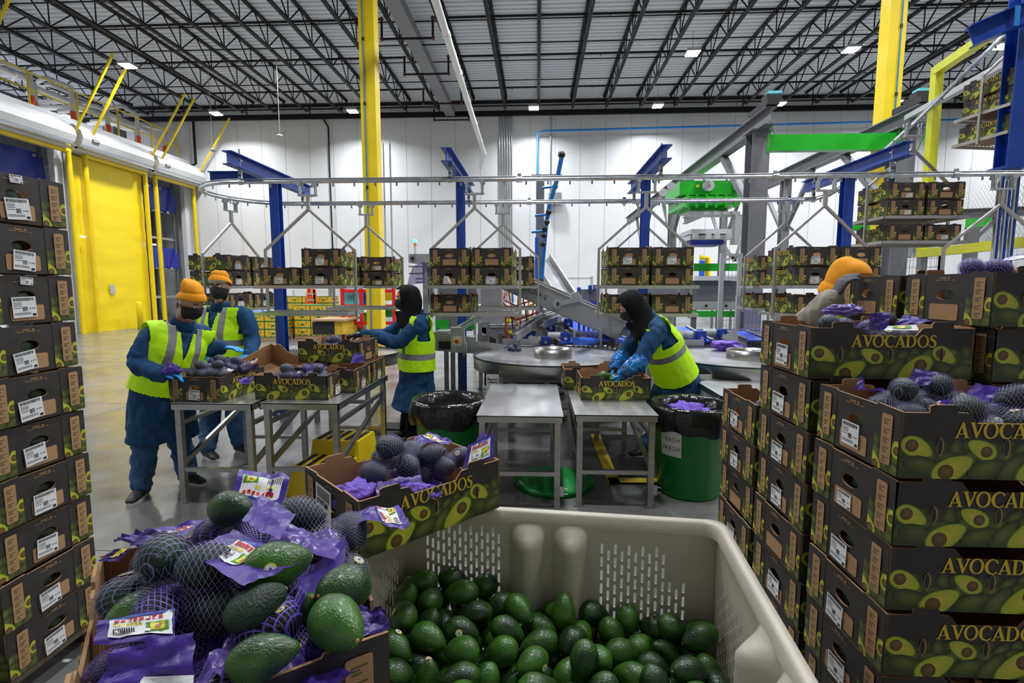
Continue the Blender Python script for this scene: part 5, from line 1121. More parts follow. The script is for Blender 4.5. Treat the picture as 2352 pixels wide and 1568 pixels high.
gb(1585, 486, 1700, 492, 12.4, .5, 'light_grey', 'top_bar', e); gb(1690, 492, 1702, 560, 12.4, .3, 'light_grey', 'vertical_arm', e); gb(1588, 526, 1680, 536, 11.9, .9, 'light_grey', 'gripper_plate', e); gb(1586, 540, 1678, 550, 11.8, .9, 'zinc', 'clamp_bar', e); gb(1586, 552, 1662, 562, 12.0, .7, 'tarp_blue', 'bottom_plate', e)
for x in (1595, 1625, 1645, 1672): gb(x, 535, x + 9, 548, 11.7, .12, 'light_grey', 'clamp', e)
for a, b in (((1660, 560), (1688, 600)), ((1688, 600), (1704, 545)), ((1655, 600), (1688, 590))): mb = MB(); mb.bar(at(*a, Y=12), at(*b, Y=12), .06, .06, 'light_grey'); mb.build('link_arm', e)
# bright green rails behind, white guard, yellow pipe, grey machine box, mesh fences
single('green_rail', gb(1594, 605, 1697, 622, 13, .1, 'green_paint', None), 'bright green horizontal bar behind the right wire shelves', 'beam')
single('green_rail', gb(1590, 714, 1697, 728, 10, .1, 'green_paint', None), 'lower bright green bar behind the bending worker', 'beam')
single('green_rail', gb(1425, 574, 1398 + 5, 582, 12, .1, 'green_paint', None), 'short bright green bar left of the stacked cartons above the bending worker', 'beam')
e = thing('machine_cabinet', 'dark grey machine body with a white top behind the bending worker', 'machine', (0, 0, 0)); gb(1440, 645, 1697, 692, 10.4, 1.2, 'grey_paint', 'body', e); gb(1595, 634, 1697, 644, 10.3, 1.3, 'white_paint', 'top_cover', e); gb(1585, 692, 1697, 712, 10.4, 1, 'light_grey', 'lower_body', e)
for x in (1622, 1668): c = at(x, 702, Y=10.35); mb = MB(); mb.cyl(c, .025, .04, 'black', 12, Matrix.Rotation(PI / 2, 3, 'X')); mb.build('bolt', e)
for x in (1480, 1590, 1692): gb(x, 712, x + 8, 775, 10.6, .1, 'dull_steel', 'leg', e)
e = thing('yellow_pipe_rail', 'yellow bent pipe barrier seen past the right stack of cartons', 'barrier', (0, 0, 0)); mb = MB(); mb.tube([at(1608, 592, Y=16), at(1626, 592, Y=16), at(1626, 700, Y=16)], .09, 'yellow_paint', 10); mb.build('pipe_frame', e)
single('blue_door', gb(1608, 598, 1617, 660, 17, .1, 'bright_blue', None), 'narrow blue door leaf behind the yellow pipe barrier', 'door')
wire = net_mat
def fence_mat(name, col, cells, width, diag):
    m, nt, b = node_mat(name); N = nt.nodes.new; L = nt.links.new; uv = N('ShaderNodeUVMap'); sx = N('ShaderNodeSeparateXYZ'); L(uv.outputs[0], sx.inputs[0]); outs = []
    srcs = []
    if diag:
        for op in ('ADD', 'SUBTRACT'): a = N('ShaderNodeMath'); a.operation = op; L(sx.outputs[0], a.inputs[0]); L(sx.outputs[1], a.inputs[1]); srcs.append(a.outputs[0])
    else: srcs = [sx.outputs[0], sx.outputs[1]]
    for so, k in zip(srcs, cells):
        s = N('ShaderNodeMath'); s.operation = 'MULTIPLY'; s.inputs[1].default_value = k; L(so, s.inputs[0]); f = N('ShaderNodeMath'); f.operation = 'PINGPONG'; f.inputs[1].default_value = .5; L(s.outputs[0], f.inputs[0])
        c = N('ShaderNodeMath'); c.operation = 'LESS_THAN'; c.inputs[1].default_value = width * k / 2; L(f.outputs[0], c.inputs[0]); outs.append(c)
    mx = N('ShaderNodeMath'); mx.operation = 'MAXIMUM'; L(outs[0].outputs[0], mx.inputs[0]); L(outs[1].outputs[0], mx.inputs[1]); L(mx.outputs[0], b.inputs['Alpha']); b.inputs['Base Color'].default_value = (*col, 1); b.inputs['Metallic'].default_value = .4
fence_mat('weld_mesh', (.2, .2, .21), (18, 7), .005, False); fence_mat('chain_link', (.16, .14, .13), (11, 11), .006, True)
def mesh_panel(name, pts, m, par, w, h):
    me = bpy.data.meshes.new(name); me.from_pydata([tuple(p) for p in pts], [], [(0, 1, 2, 3)]); uv = me.uv_layers.new(name='UVMap')
    for i, q in enumerate(((0, 0), (w, 0), (w, h), (0, h))): uv.data[i].uv = q
    me.materials.append(MATS[m]); return link(name, me, par)
def fence(a, b, h, lab, n=1, group=None, z0=.1):
    a = Vector(a); b = Vector(b); e = thing('mesh_fence', lab, 'fence', (0, 0, 0), 0, group); L_ = (b - a).length
    for i in range(n + 1): p = a.lerp(b, i / n); mb = MB(); mb.box((p.x, p.y, h / 2), (.06, .06, h), 'light_grey'); mb.build('post', e)
    for z in (z0, h - .02): mb = MB(); mb.bar((a.x, a.y, z), (b.x, b.y, z), .03, .03, 'light_grey'); mb.build('rail', e)
    mesh_panel('wire_panel', [(a.x, a.y, z0), (b.x, b.y, z0), (b.x, b.y, h), (a.x, a.y, h)], 'weld_mesh', e, L_, h - z0); return e
p = at(1660, 560, Y=8.3); fence((p.x, 8.3, 0), (at(1700, 600, Y=8.3).x, 8.3, 0), 2.15, 'tall grey guard fence post and panel beside the right carrier', 1)
p = at(1700, 590, Y=7.9); fence((p.x, 7.9, 0), (at(1745, 590, Y=7.9).x + .3, 7.9, 0), 1.5, 'low grey mesh guard panel behind the right carton load', 1)
p = at(2020, 560, Y=8.8); fence((p.x, 8.8, 0), (p.x + 1.0, 8.8, 0), 2.32, 'grey mesh fence left of the chain-link panel', 1)
fence((p.x + 1.0, 8.8, 0), (p.x + 1.15, 11.5, 0), 2.32, 'grey mesh fence running away behind the right cartons', 2)
# lime frame with chain link
e = thing('lime_frame', 'lime yellow steel guard frame with chain-link mesh on the right', 'frame', (0, 0, 0)); X = 6.05
for y, z0, z1 in ((8.5, 2.1, 4.95), (5.6, 2.1, 4.95)): mb = MB(); mb.box((X - (0 if y > 7 else .45), y, (z0 + z1) / 2), (.12, .12, z1 - z0), 'lime_paint'); mb.build('post', e)
for z in (4.9, 2.15): mb = MB(); mb.bar((X, 8.5, z), (X - .45, 5.6, z), .12, .12, 'lime_paint'); mb.build('crossbar', e)
mesh_panel('chain_link_panel', [(X - .1, 8.1, 2.2), (X - .45, 5.6, 2.2), (X - .45, 5.6, 4.3), (X - .1, 8.1, 2.9)], 'chain_link', e, 3.4, 2.4)
for y in (8.5, 5.6): mb = MB(); mb.box((X - (0 if y > 7 else .45), y, 1.04), (.1, .1, 2.16), 'dull_steel'); mb.build('lower_post', e)
mb = MB(); mb.bar(at(2085, 270, Y=9.4), at(2352, 125, Y=6.2), .1, .08, 'light_grey'); single('sloping_beam', mb, 'pale grey sloping beam beyond the rising rail at the upper right', 'beam')
mb = MB(); mb.ibeam((at(2190, 492, Y=9).x, 9, at(2190, 492, Y=9).z), (at(2300, 485, Y=9).x + .4, 9, at(2300, 485, Y=9).z), .1, .14, 'grey_paint'); mb.box((at(2230, 560, Y=9).x, 9, 1.3), (.14, .14, 2.6), 'grey_paint')
mb.bar(at(2225, 560, Y=9), at(2290, 500, Y=9), .06, .06, 'grey_paint'); single('grey_gantry', mb, 'grey steel frame with diagonal brace behind the chain-link mesh', 'frame')
e = thing('green_gearbox', 'small green machine with hoses seen through the chain-link mesh', 'machine', (0, 0, 0)); gb(2262, 495, 2292, 520, 9.5, .4, 'green_paint', 'body', e); gb(2266, 522, 2290, 565, 9.5, .3, 'light_grey', 'lower_arm', e); gb(2250, 565, 2300, 572, 9.4, .3, 'zinc', 'base_plate', e)
e = thing('green_gearbox', 'small green machine part behind the lower rising carrier', 'machine', (0, 0, 0)); gb(2086, 552, 2106, 562, 9.5, .3, 'green_paint', 'body', e); gb(2082, 562, 2110, 590, 9.5, .3, 'light_grey', 'lower_arm', e)
single('green_rail', gb(1965, 512, 1998, 528, 9, .2, 'green_paint', None), 'short bright green bar peeping out left of the lower rising carrier', 'beam')
# inclined conveyors
def incline(a, b, h, w, lab, label_txt=False, m='conv_grey', name='inclined_conveyor'):
    e = thing(name, lab, 'conveyor', (0, 0, 0)); a = Vector(a); b = Vector(b); d = (b - a).normalized(); up = Vector((0, 0, 1)); sd = d.cross(up).normalized(); n = sd.cross(d).normalized()
    for s in (-1, 1): mb = MB(); mb.bar(a + sd * s * w / 2, b + sd * s * w / 2, .012, h, m); mb.bar(a + sd * s * w / 2 + n * h / 2, b + sd * s * w / 2 + n * h / 2, .04, .012, m); mb.bar(a + sd * s * w / 2 - n * h / 2, b + sd * s * w / 2 - n * h / 2, .04, .012, 'dull_steel'); mb.build('side_plate', e)
    mb = MB(); mb.bar(a + n * h * .2, b + n * h * .2, w * .95, .02, 'belt_blue' if m != 'conv_grey' else 'dull_steel'); mb.build('belt', e); return e, d, sd, n
a, b = at(1165, 640, Y=7.6), at(1432, 757, Y=7.2)
e, d, sd, n = incline(a, b, .27, .45, 'long grey inclined conveyor descending behind the left turntable')
if sd.y > 0: sd = -sd
mb = MB(); c = a.lerp(b, .60) + sd * .25 + n * .16; mb.cyl(c + Vector((0, .2, 0)), .09, .1, 'light_grey', 20, Matrix.Rotation(PI / 2, 3, 'X')); mb.build('return_roller', e)
mb = MB(); mb.bar(c + d * .05 + n * .02, c - d * .22 - n * .17, .02, .07, 'light_grey'); mb.cyl(c - d * .22 - n * .17, .07, .02, 'light_grey', 20, Matrix.Rotation(PI / 2, 3, 'X')); mb.cyl(c - d * .22 - n * .17 - Vector((0, .02, 0)), .022, .02, 'black', 10, Matrix.Rotation(PI / 2, 3, 'X')); mb.build('tension_arm', e)
mb = MB(); o0 = a.lerp(b, .19) + sd * .235; 
mb.lathe([(.012, 0), (.03, 0)], 'green_paint', 16, o0, Matrix.Rotation(PI / 2, 3, 'X')); mb.lathe([(.036, 0), (.045, 0)], 'green_paint', 16, o0, Matrix.Rotation(PI / 2, 3, 'X')); mb.build('logo', e)
SEG = {'C': [(1, .9, .6, 1), (.6, 1, .2, .9), (.2, .9, 0, .5), (0, .5, .2, .1), (.2, .1, .6, 0), (.6, 0, 1, .1)], 'L': [(0, 1, 0, 0), (0, 0, .8, 0)], '2': [(0, .8, .3, 1), (.3, 1, .8, .9), (.8, .9, .8, .6), (.8, .6, 0, 0), (0, 0, 1, 0)], '8': [(.1, .75, .5, 1), (.5, 1, .9, .75), (.9, .75, .1, .25), (.1, .25, .5, 0), (.5, 0, .9, .25), (.9, .25, .1, .75)], 'A': [(0, 0, .5, 1), (.5, 1, 1, 0), (.2, .4, .8, .4)], '-': [(.1, .45, .8, .45)]}
mb = MB(); o1 = a.lerp(b, .225) + sd * .238 - n * .02
for i, ch in enumerate('CL28A-2'):
    for x0, z0, x1, z1 in SEG[ch]: mb.bar(o1 + d * (i * .043 + x0 * .032) + n * (z0 * .05), o1 + d * (i * .043 + x1 * .032) + n * (z1 * .05), .002, .007, 'black_ink', n)
mb.build('stencilled_code', e)
incline(at(1300, 700, Y=8.6), at(1236, 598, Y=9.4), .3, .4, 'grey conveyor climbing steeply behind the dark post')
for i, (p0, p1, lab) in enumerate((((1310, 738, 8.4), (1378, 785, 7.0), 'blue belt conveyor sloping down to the left turntable'), ((1275, 765, 7.4), (1310, 790, 6.9), 'short blue belt beside the dark post'), ((1545, 755, 7.8), (1600, 787, 6.95), 'blue belt feeding the right turntable'), ((1690, 765, 7.6), (1740, 785, 6.95), 'blue belt at the far right turntable'), ((1395, 775, 8), (1440, 790, 7.0), 'blue belt low behind the bending worker'))):
    incline(at(p0[0], p0[1], Y=p0[2]), at(p1[0], p1[1], Y=p1[2]), .09, .42 if i in (0, 2) else .3, lab, m='dull_steel', name='belt_conveyor')
def motor(px, py, Y, lab, k=1.0):
    e = thing('gear_motor', lab, 'motor', at(px, py, Y=Y), group=None); mb = MB(); mb.box((0, 0, 0), (.13 * k, .13 * k, .15 * k), 'motor_blue'); mb.cyl((0, -.075 * k, 0), .05 * k, .04 * k, 'motor_blue', 16, Matrix.Rotation(PI / 2, 3, 'X')); mb.cyl((0, -.1 * k, 0), .022 * k, .03 * k, 'zinc', 12, Matrix.Rotation(PI / 2, 3, 'X')); mb.build('gearbox', e)
    mb = MB(); mb.cyl((-.15 * k, .02, .02), .055 * k, .17 * k, 'light_grey', 16, Matrix.Rotation(PI / 2, 3, 'Y'))
    for i in range(5): mb.cyl((-.10 * k - i * .025 * k, .02, .02), .062 * k, .008 * k, 'light_grey', 16, Matrix.Rotation(PI / 2, 3, 'Y'))
    mb.build('motor_body', e)
motor(1253, 785, 7.0, 'blue gear motor beside the dark post at the left turntable'); motor(1298, 776, 7.0, 'blue gear motor on the short belt left of the blue roller'); motor(1305, 743, 7.8, 'blue gear motor at the top of the sloping blue belt'); motor(1605, 775, 7.05, 'blue gear motor behind the right turntable', 1.2); motor(1655, 768, 7.2, 'blue gear motor near the purple netting on the right turntable')
e = thing('roller_unit', 'grey end frame with a bright blue roller behind the left turntable', 'roller', (0, 0, 0)); mb = MB(); mb.tube([at(1324, 783, Y=6.2), at(1372, 785, Y=6.95)], .05, 'bright_blue', 14); mb.build('roller', e)
for x in (1318, 1378): mb = MB(); q = at(x, 778, Y=6.95); mb.box(q, (.03, .2, .26), 'conv_grey'); mb.build('end_frame', e)
mb = MB(); q = at(1347, 791, Y=6.88); mb.box(q, (.28, .1, .02), 'white_paint'); mb.build('front_lip', e)
for k, (x0, x1, py, lab) in enumerate(((1154, 1237, 787, 'low steel guard plate at the back of the left turntable'), (1540, 1617, 789, 'low steel guard plate at the back of the right turntable'))): single('guard_plate', gb(x0, py - 9, x1, py + 6, 6.74, .02, 'conv_grey', None), lab, 'plate')
e = thing('side_guard', 'slanted grey guard plate by the purple netting', 'plate', (0, 0, 0)); mb = MB(); mb.poly([at(1655, 776, Y=6.85), at(1692, 752, Y=6.85), at(1696, 783, Y=6.8), at(1690, 788, Y=6.8)], 'conv_grey'); mb.build('plate', e)
p = at(1665, 776, Y=6.55); crumple('netting_heap', (p.x, 6.5, .90), (.17, .13, .06), 31, 'mesh_heap', 'heap of bright purple netting at the back of the right turntable', 'netting', 4, .5)
crumple('netting_heap', (p.x + .1, 6.38, .88), (.12, .1, .04), 33, 'film_purple', 'dark blue-purple wrapper on the right turntable', 'wrapper', 3, .5)
# stock frames: side rails of small conveyors with yellow warning labels
for i, (q0, q1, lab) in enumerate((((1185, 775, 6.6), (1245, 735, 7.6), 'lowest'), ((1250, 745, 7.2), (1310, 722, 8.2), 'middle'), ((1250, 728, 7.8), (1325, 700, 9.2), 'highest'))):
    a, b = at(*q0[:2], Y=q0[2]), at(*q1[:2], Y=q1[2]); e = thing('roller_conveyor', 'grey slotted conveyor frame with yellow warning labels left of the blue belts, ' + lab + ' of three', 'frame', (0, 0, 0)); mb = MB(); mb.bar(a, b, .03, .1, 'conv_grey'); mb.bar(a + Vector((0, .25, .05)), b + Vector((0, .25, .05)), .03, .1, 'conv_grey'); mb.build('frame_rail', e)
    for t in (.35, .75): q = a.lerp(b, t); mb = MB(); d_ = (b - a).normalized(); mb.bar(q - d_ * .05 + Vector((-.01, -.03, 0)), q + d_ * .05 + Vector((-.01, -.03, 0)), .01, .05, 'fruit_yellow'); mb.build('warning_label', e)
for k, (x, y, Y) in enumerate(((1210, 742, 9.0), (1345, 735, 8.6), (1400, 715, 9.5))): mb = MB(); a = at(x - 40, y + 22, Y=Y); b = at(x + 60, y - 16, Y=Y + 1.5); mb.bar(a, b, .04, .06, 'dull_steel'); mb.bar(a + Vector((0, .1, .12)), b + Vector((0, .1, .12)), .04, .04, 'zinc'); single('conveyor_rail', mb, 'grey conveyor side rail in the clutter behind the turntables', 'rail', 'grey conveyor rails in the background clutter')
for i in range(9): q = at(1330 + i * 11, 738 + i * 5.5, Y=7.6); mb = MB(); mb.box((q.x, q.y, q.z / 2 + .1), (.03, .03, q.z), 'dull_steel'); single('support_leg', mb, 'thin dark support leg below the long inclined conveyor', 'leg', 'legs below the inclined conveyor')
for i, (x, Y) in enumerate(((1150, 7.2), (1290, 8.2), (1545, 7.4), (1480, 8.5), (1630, 8))): q = at(x, 780, Y=Y); mb = MB(); mb.bar((q.x, Y, 0), (q.x, Y, q.z + .1), .06, .06, 'dull_steel'); single('support_leg', mb, 'grey square conveyor support leg standing on the floor', 'leg', 'grey conveyor support legs')
# hopper shapes
e = thing('hopper', 'dark grey twin hopper with blue motors behind the inclined conveyor', 'machine', (0, 0, 0))
for x0, x1, y0 in ((1330, 1370, 664), (1345, 1372, 668)): pass
gb(1336, 664, 1372, 692, 9.4, .4, 'grey_paint', 'hopper_body', e); gb(1315, 668, 1334, 690, 9.5, .4, 'grey_paint', 'hopper_body', e); gb(1326, 660, 1334, 668, 9.3, .1, 'motor_blue', 'motor', e); gb(1352, 655, 1360, 664, 9.3, .1, 'motor_blue', 'motor', e); gb(1363, 654, 1371, 664, 9.3, .1, 'motor_blue', 'motor', e); gb(1372, 655, 1384, 688, 9.3, .05, 'white_paint', 'side_cover', e)
single('chute_cover', gb(1325, 694, 1385, 712, 9.0, .8, 'tarp_blue', None), 'dark blue-black chute cover behind the long inclined conveyor', 'cover')
e = thing('door_surround', 'light grey steel door frame on the back wall behind the hoppers', 'frame', (0, 0, 0)); gb(1289, 637, 1294, 760, 22, .2, 'light_grey', 'post', e); gb(1289, 637, 1358, 641, 22, .2, 'light_grey', 'lintel', e); gb(1357, 634, 1361, 760, 22, .2, 'light_grey', 'post', e)
mb = MB(); a = at(1241, 404, Y=8.6); mb.box((a.x, 8.6, a.z / 2), (.13, .1, a.z), 'grey_paint'); mb.box((a.x + .1, 8.6, a.z), (.5, .1, .03), 'grey_paint'); single('dark_post', mb, 'dark grey steel post rising behind the left turntable', 'post')
p0 = at(1290, 360, Y=7.9); mb = MB(); pts = [p0, at(1280, 410, Y=8.0), at(1262, 470, Y=8.2), at(1254, 520, Y=8.3), at(1247, 600, Y=8.5), at(1244, 640, Y=8.5)]; mb.tube(pts, .035, 'pipe_blue', 10); 
e = thing('air_hose', 'blue jointed air pipe with a black ball at its top end', 'pipe', (0, 0, 0)); mb.build('pipe_run', e); mb = MB(); mb.sphere(p0 + Vector((0, 0, .03)), .055, 'black', 16); mb.build('end_ball', e)
mb = MB(); 
for x, y in ((1275, 428), (1260, 487), (1256, 510), (1251, 525), (1249, 540), (1247, 560)): q = at(x, y, Y=8.15); mb.sphere(q, .047, 'black', 8)
for x, y in ((1275, 428), (1258, 492), (1250, 530)): q = at(x, y, Y=8.2); mb.tube([q, q + Vector((-.2, 0, -.02))], .02, 'pipe_blue', 8)
mb.build('pipe_joints', e)
pipe('air_pipe', [at(1232, 545, Y=8.5), at(1232, 640, Y=8.5)], .025, 'bright_blue', 'short bright blue pipe along the dark post')
# net bagging machine with signal tower, behind the second blue post
e = thing('bagging_machine', 'tall grey bagging machine behind the second blue post', 'machine', (0, 0, 0))
gb(938, 583, 1000, 603, 7.9, .5, 'light_grey', 'top_housing', e); gb(970, 603, 984, 720, 8.0, .3, 'conv_grey', 'mast', e); gb(985, 610, 998, 690, 8.0, .3, 'light_grey', 'side_plate', e); gb(1000, 655, 1095, 700, 8.3, .6, 'grey_paint', 'rear_body', e)
gb(1000, 722, 1085, 760, 8.0, .5, 'dull_steel', 'lower_machine', e); gb(1000, 760, 1030, 800, 7.6, .5, 'conv_grey', 'base', e)
mb = MB(); c = at(948, 593, Y=7.85); mb.cyl(c, .04, .03, 'dull_steel', 20, Matrix.Rotation(PI / 2, 3, 'X')); mb.cyl(c - Vector((0, .02, 0)), .02, .03, 'black', 14, Matrix.Rotation(PI / 2, 3, 'X')); mb.build('fan', e)
for py, px in ((612, 940), (628, 940), (640, 955), (648, 955)): mb = MB(); mb.tube([at(px, py, Y=7.8), at(px + 32, py, Y=7.8)], .012, 'zinc', 8); mb.build('guide_roller', e)
gb(1000, 735, 1030, 755, 7.9, .04, 'green_paint', 'green_bracket', e); gb(1050, 735, 1090, 755, 7.9, .04, 'green_paint', 'green_bracket', e)
mb = MB(); a = [at(947, 612, Y=7.7), at(975, 600, Y=7.7), at(975, 650, Y=7.7), at(935, 655, Y=7.7)]; mb.poly(a, 'film_sheer'); mb.build('film_roll', e)
e = thing('signal_tower', 'signal tower with a glowing green top above the bagging machine', 'signal lamp', at(954, 583, Y=7.9)); mb = MB(); mb.cyl((0, 0, .06), .02, .12, 'white_paint', 14); mb.build('pole', e); mb = MB(); mb.cyl((0, 0, .145), .022, .05, 'amber', 14); mb.build('amber_lens', e); mb = MB(); mb.cyl((0, 0, .195), .024, .05, 'green_glow', 14); mb.build('green_lens', e)
e = thing('steel_cabinet', 'mirror-like stainless cabinet left of the cable bundle', 'cabinet', (0, 0, 0)); mb = MB(); q0, q1 = at(1103, 662, Y=7.4), at(1152, 745, Y=7.4); mb.box(((q0.x + q1.x) / 2, 7.7, (q0.z + q1.z) / 2), (q1.x - q0.x, .5, q0.z - q1.z), 'steel_top'); mb.build('cabinet_body', e)
mb = MB(); mb.poly([at(1100, 745, Y=7.3), at(1150, 765, Y=7.3), at(1143, 780, Y=7.3), at(1110, 765, Y=7.3), at(1098, 752, Y=7.3)], 'conv_grey'); mb.build('chute', e)
gb(1098, 740, 1120, 800, 7.35, .3, 'conv_grey', 'lower_box', e); gb(1107, 752, 1117, 770, 7.3, .04, 'white_paint', 'switch_plate', e)
rp = random.Random(2)
for i, m in enumerate(('red_paint', 'amber', 'bright_blue', 'amber', 'red_paint', 'black', 'fruit_yellow', 'amber')):
    x = 1160 + i * 9; pts = [at(x + rp.uniform(-6, 6), 668 + k * 22, Y=7.9 + rp.uniform(-.1, .1)) for k in range(6)]
    pipe('cable', pts, .012, m, 'coloured cable hanging in the bundle under the long inclined conveyor', 'cable', 'coloured cables beside the stainless cabinet')
for i, (y, m) in enumerate(((690, 'red_paint'), (700, 'amber'), (722, 'red_paint'), (760, 'amber'))): pipe('cable', [at(1160, y, Y=7.8), at(1185, y + 12, Y=7.75), at(1215, y + 2, Y=7.8), at(1235, y - 6, Y=7.85)], .012, m, 'looped coloured cable beside the dark post', 'cable', 'looped coloured cables beside the dark post')
pipe('cable', [at(1184, 725 + 5 * k, Y=7.7) + Vector((.03 * (-1) ** k, 0, 0)) for k in range(13)], .01, 'amber', 'yellow coiled air hose beside the stainless cabinet', 'hose')
# control panel with emergency stop in front
e = thing('control_station', 'grey control box with a red emergency stop on yellow', 'control box', at(1052, 780, Y=6.1)); mb = MB(); mb.box((0, 0, 0), (.16, .1, .3), 'light_grey'); mb.build('box', e)
mb = MB(); mb.box((.0, -.06, -.01), (.1, .04, .11), 'white_paint'); mb.cyl((0, -.085, -.01), .032, .012, 'fruit_yellow', 20, Matrix.Rotation(PI / 2, 3, 'X')); b0 = mb.build('stop_plate', e); mb = MB(); mb.cyl((-.002, -.105, -.01), .021, .035, 'red_paint', 18, Matrix.Rotation(PI / 2, 3, 'X')); mb.build('stop_button', b0)
mb = MB(); mb.tube([(.07, 0, .0), (.1, -.03, -.05), (.1, -.03, -.16), (.07, 0, -.22), (.05, 0, -.05)], .012, 'light_grey', 8); mb.build('cable_loop', e)
mb = MB(); mb.bar((0, 0, .14), (.2, .1, .26), .03, .05, 'zinc'); mb.bar((.04, -.05, .12), (.22, .05, .24), .02, .04, 'zinc'); mb.build('support_arm', e)
e = thing('conveyor_end', 'grey conveyor end plate with a black motor behind the hooded worker', 'conveyor', (0, 0, 0)); mb = MB(); mb.poly([at(992, 762, Y=6.2), at(1090, 775, Y=6.2), at(1090, 812, Y=6.2), at(1000, 805, Y=6.2)], 'conv_grey'); mb.poly([at(1085, 782, Y=6.25), at(1156, 790, Y=6.3), at(1156, 800, Y=6.3), at(1085, 812, Y=6.25)], 'conv_grey'); mb.box(at(1035, 785, Y=6.5), (.6, .5, .12), 'dull_steel'); mb.build('end_plate', e)
c = at(1022, 792, Y=6.1); mb = MB(); mb.cyl(c, .045, .1, 'black', 16, Matrix.Rotation(PI / 2, 3, 'X')); mb.box(c, (.14, .06, .1), 'black'); mb.build('black_motor', e)
for x in (1025, 1040): q = at(x, 800, Y=6.3); mb = MB(); mb.box((q.x, 6.3, .45), (.05, .05, .9), 'dull_steel'); mb.build('leg', e)
# ---------------------------------------------------------------- far goods: yellow banana cartons, ladder, red rack, blue bins
def bcrate():
    mb = MB(); mb.box((0, 0, .11), (.5, .38, .215), 'banana_yellow'); mb.box((0, 0, .225), (.51, .39, .016), 'banana_green'); mb.box((0, 0, .006), (.51, .39, .02), 'banana_green')
    for s in (-1, 1): mb.box((s * .13, -.192, .13), (.02, .004, .06), 'black'); mb.box((s * .252, .0, .12), (.004, .1, .04), 'black'); mb.box((s * .253, .1, .1), (.004, .05, .05), 'sticker')
    mb.box((0, -.192, .1), (.12, .003, .05), 'banana_green'); return mb.mesh('banana_carton')
BC = bcrate(); 
def bstack(x0, y0, nx, ny, nz, word):
    pallet(x0 - .27, x0 + .53 * nx - .23, y0 - .2, y0 + .4 * ny - .2, 'wooden pallet under the ' + word, z=.0)
    for k in range(nz):
        for i in range(nx):
            for j in range(ny):
                if 0 < i < nx - 1 and 0 < j: continue
                o = link('banana_carton', BC); o.location = (x0 + i * .53, y0 + j * .4, .122 + k * .237); tag(o, 'small yellow carton with green lid edges in the ' + word, 'box', 'cartons in the ' + word)
q = at(590, 760, Z=0); bstack(-9.1, 15.4, 3, 3, 3, 'near left yellow pallet stack'); bstack(-7.4, 16.0, 3, 3, 4, 'near right yellow pallet stack'); bstack(-9.3, 18.4, 4, 2, 5, 'rear yellow pallet stack')
single('blue_bin', gb(520, 716, 594, 758, 17.5, 1, 'bright_blue', None), 'bright blue container behind the yellow cartons', 'container')
e = thing('orange_ladder', 'orange step ladder leaning by the white wall', 'ladder', (0, 0, 0))
for a, b in (((700, 738), (709, 663)), ((725, 738), (721, 663)), ((716, 720), (712, 663)), ((727, 715), (722, 665))): mb = MB(); mb.bar(at(*a, Y=17.8), at(*b, Y=17.8), .09, .06, 'orange_paint'); mb.build('side_rail', e)
for k in range(5): y = 675 + k * 14; mb = MB(); mb.bar(at(707 - k * 1.6, y, Y=17.75), at(722 + k * .5, y, Y=17.75), .06, .04, 'light_grey'); mb.build('rung', e)
e = thing('cold_room', 'white block-shaped cold room wall with a small windowed door', 'room', (0, 0, 0)); gb(560, 640, 790, 757, 20, .3, 'wall_panel', 'front_wall', e); gb(652, 664, 674, 742, 19.9, .08, 'white_paint', 'door', e); gb(657, 679, 669, 691, 19.85, .05, 'dull_steel', 'door_window', e)
e = thing('hose_reel', 'coil of yellow-green hose hanging on the white wall', 'hose', (0, 0, 0)); mb = MB(); c = at(757, 712, Y=18.5)
for k in range(3): mb.tube([(c.x + (.2 + .04 * k) * math.cos(a), 18.5 - .04 * k, c.z + (.32 + .03 * k) * math.sin(a)) for a in [2 * PI * i / 24 for i in range(25)]], .03, 'lime_paint', 6)
mb.build('hose_coil', e); gb(754, 660, 762, 695, 18.6, .1, 'dull_steel', 'hanger', e)
e = thing('work_desk', 'black fronted desk with yellow drawers in the background', 'desk', (0, 0, 0)); gb(717, 739, 768, 768, 14.0, 1.2, 'black', 'desk_body', e); gb(768, 738, 788, 768, 14.0, 1.2, 'banana_yellow', 'side_drawers', e); gb(714, 733, 790, 738, 13.9, 1.3, 'wood', 'desk_top', e)
e = thing('red_rack', 'red steel rack with green and blue packed goods behind the hooded worker', 'rack', (0, 0, 0))
for x in (787, 830, 878, 905): mb = MB(); mb.box((at(x, 700, Y=15).x, 15, 1.15), (.09, .09, 2.3), 'red_paint'); mb.build('post', e)
for y in (703, 742, 668): mb = MB(); mb.bar(at(787, y, Y=15), at(905, y, Y=15), .06, .1, 'red_paint'); mb.build('beam', e)
mb = MB(); mb.bar(at(800, 722, Y=14.9), at(830, 752, Y=14.9), .06, .06, 'red_paint'); mb.build('diagonal', e)
for x0, x1, y0, y1, m, w in ((790, 812, 667, 699, 'teal', 'teal printed'), (813, 829, 668, 699, 'teal', 'pale teal bamboo-patterned'), (834, 844, 668, 700, 'motor_blue', 'dark blue'), (884, 900, 668, 690, 'lime_paint', 'lime green'), (792, 808, 724, 742, 'kraft', 'brown cardboard'), (834, 846, 718, 738, 'avo_green', 'leafy green'), (884, 902, 706, 728, 'lid_green', 'green'), (808, 832, 748, 762, 'lid_green', 'dark green round')):
    single('packed_goods', gb(x0, y0, x1, y1, 15.2, .4, m, None), w + ' package stored on the red rack in the background', 'package')
for i, (px, lab) in enumerate(((730, 'left'), (700, 'right'))):
    pass
q = at(705, 803, Z=.1); pallet(q.x - .7, q.x + .6, q.y - .1, q.y + .7, 'low dark pallet on the floor behind the second table', 'dull_steel')
carton((q.x + .15, q.y + .2, .125), 0, 'avocado carton lying on the low dark pallet behind the tables')

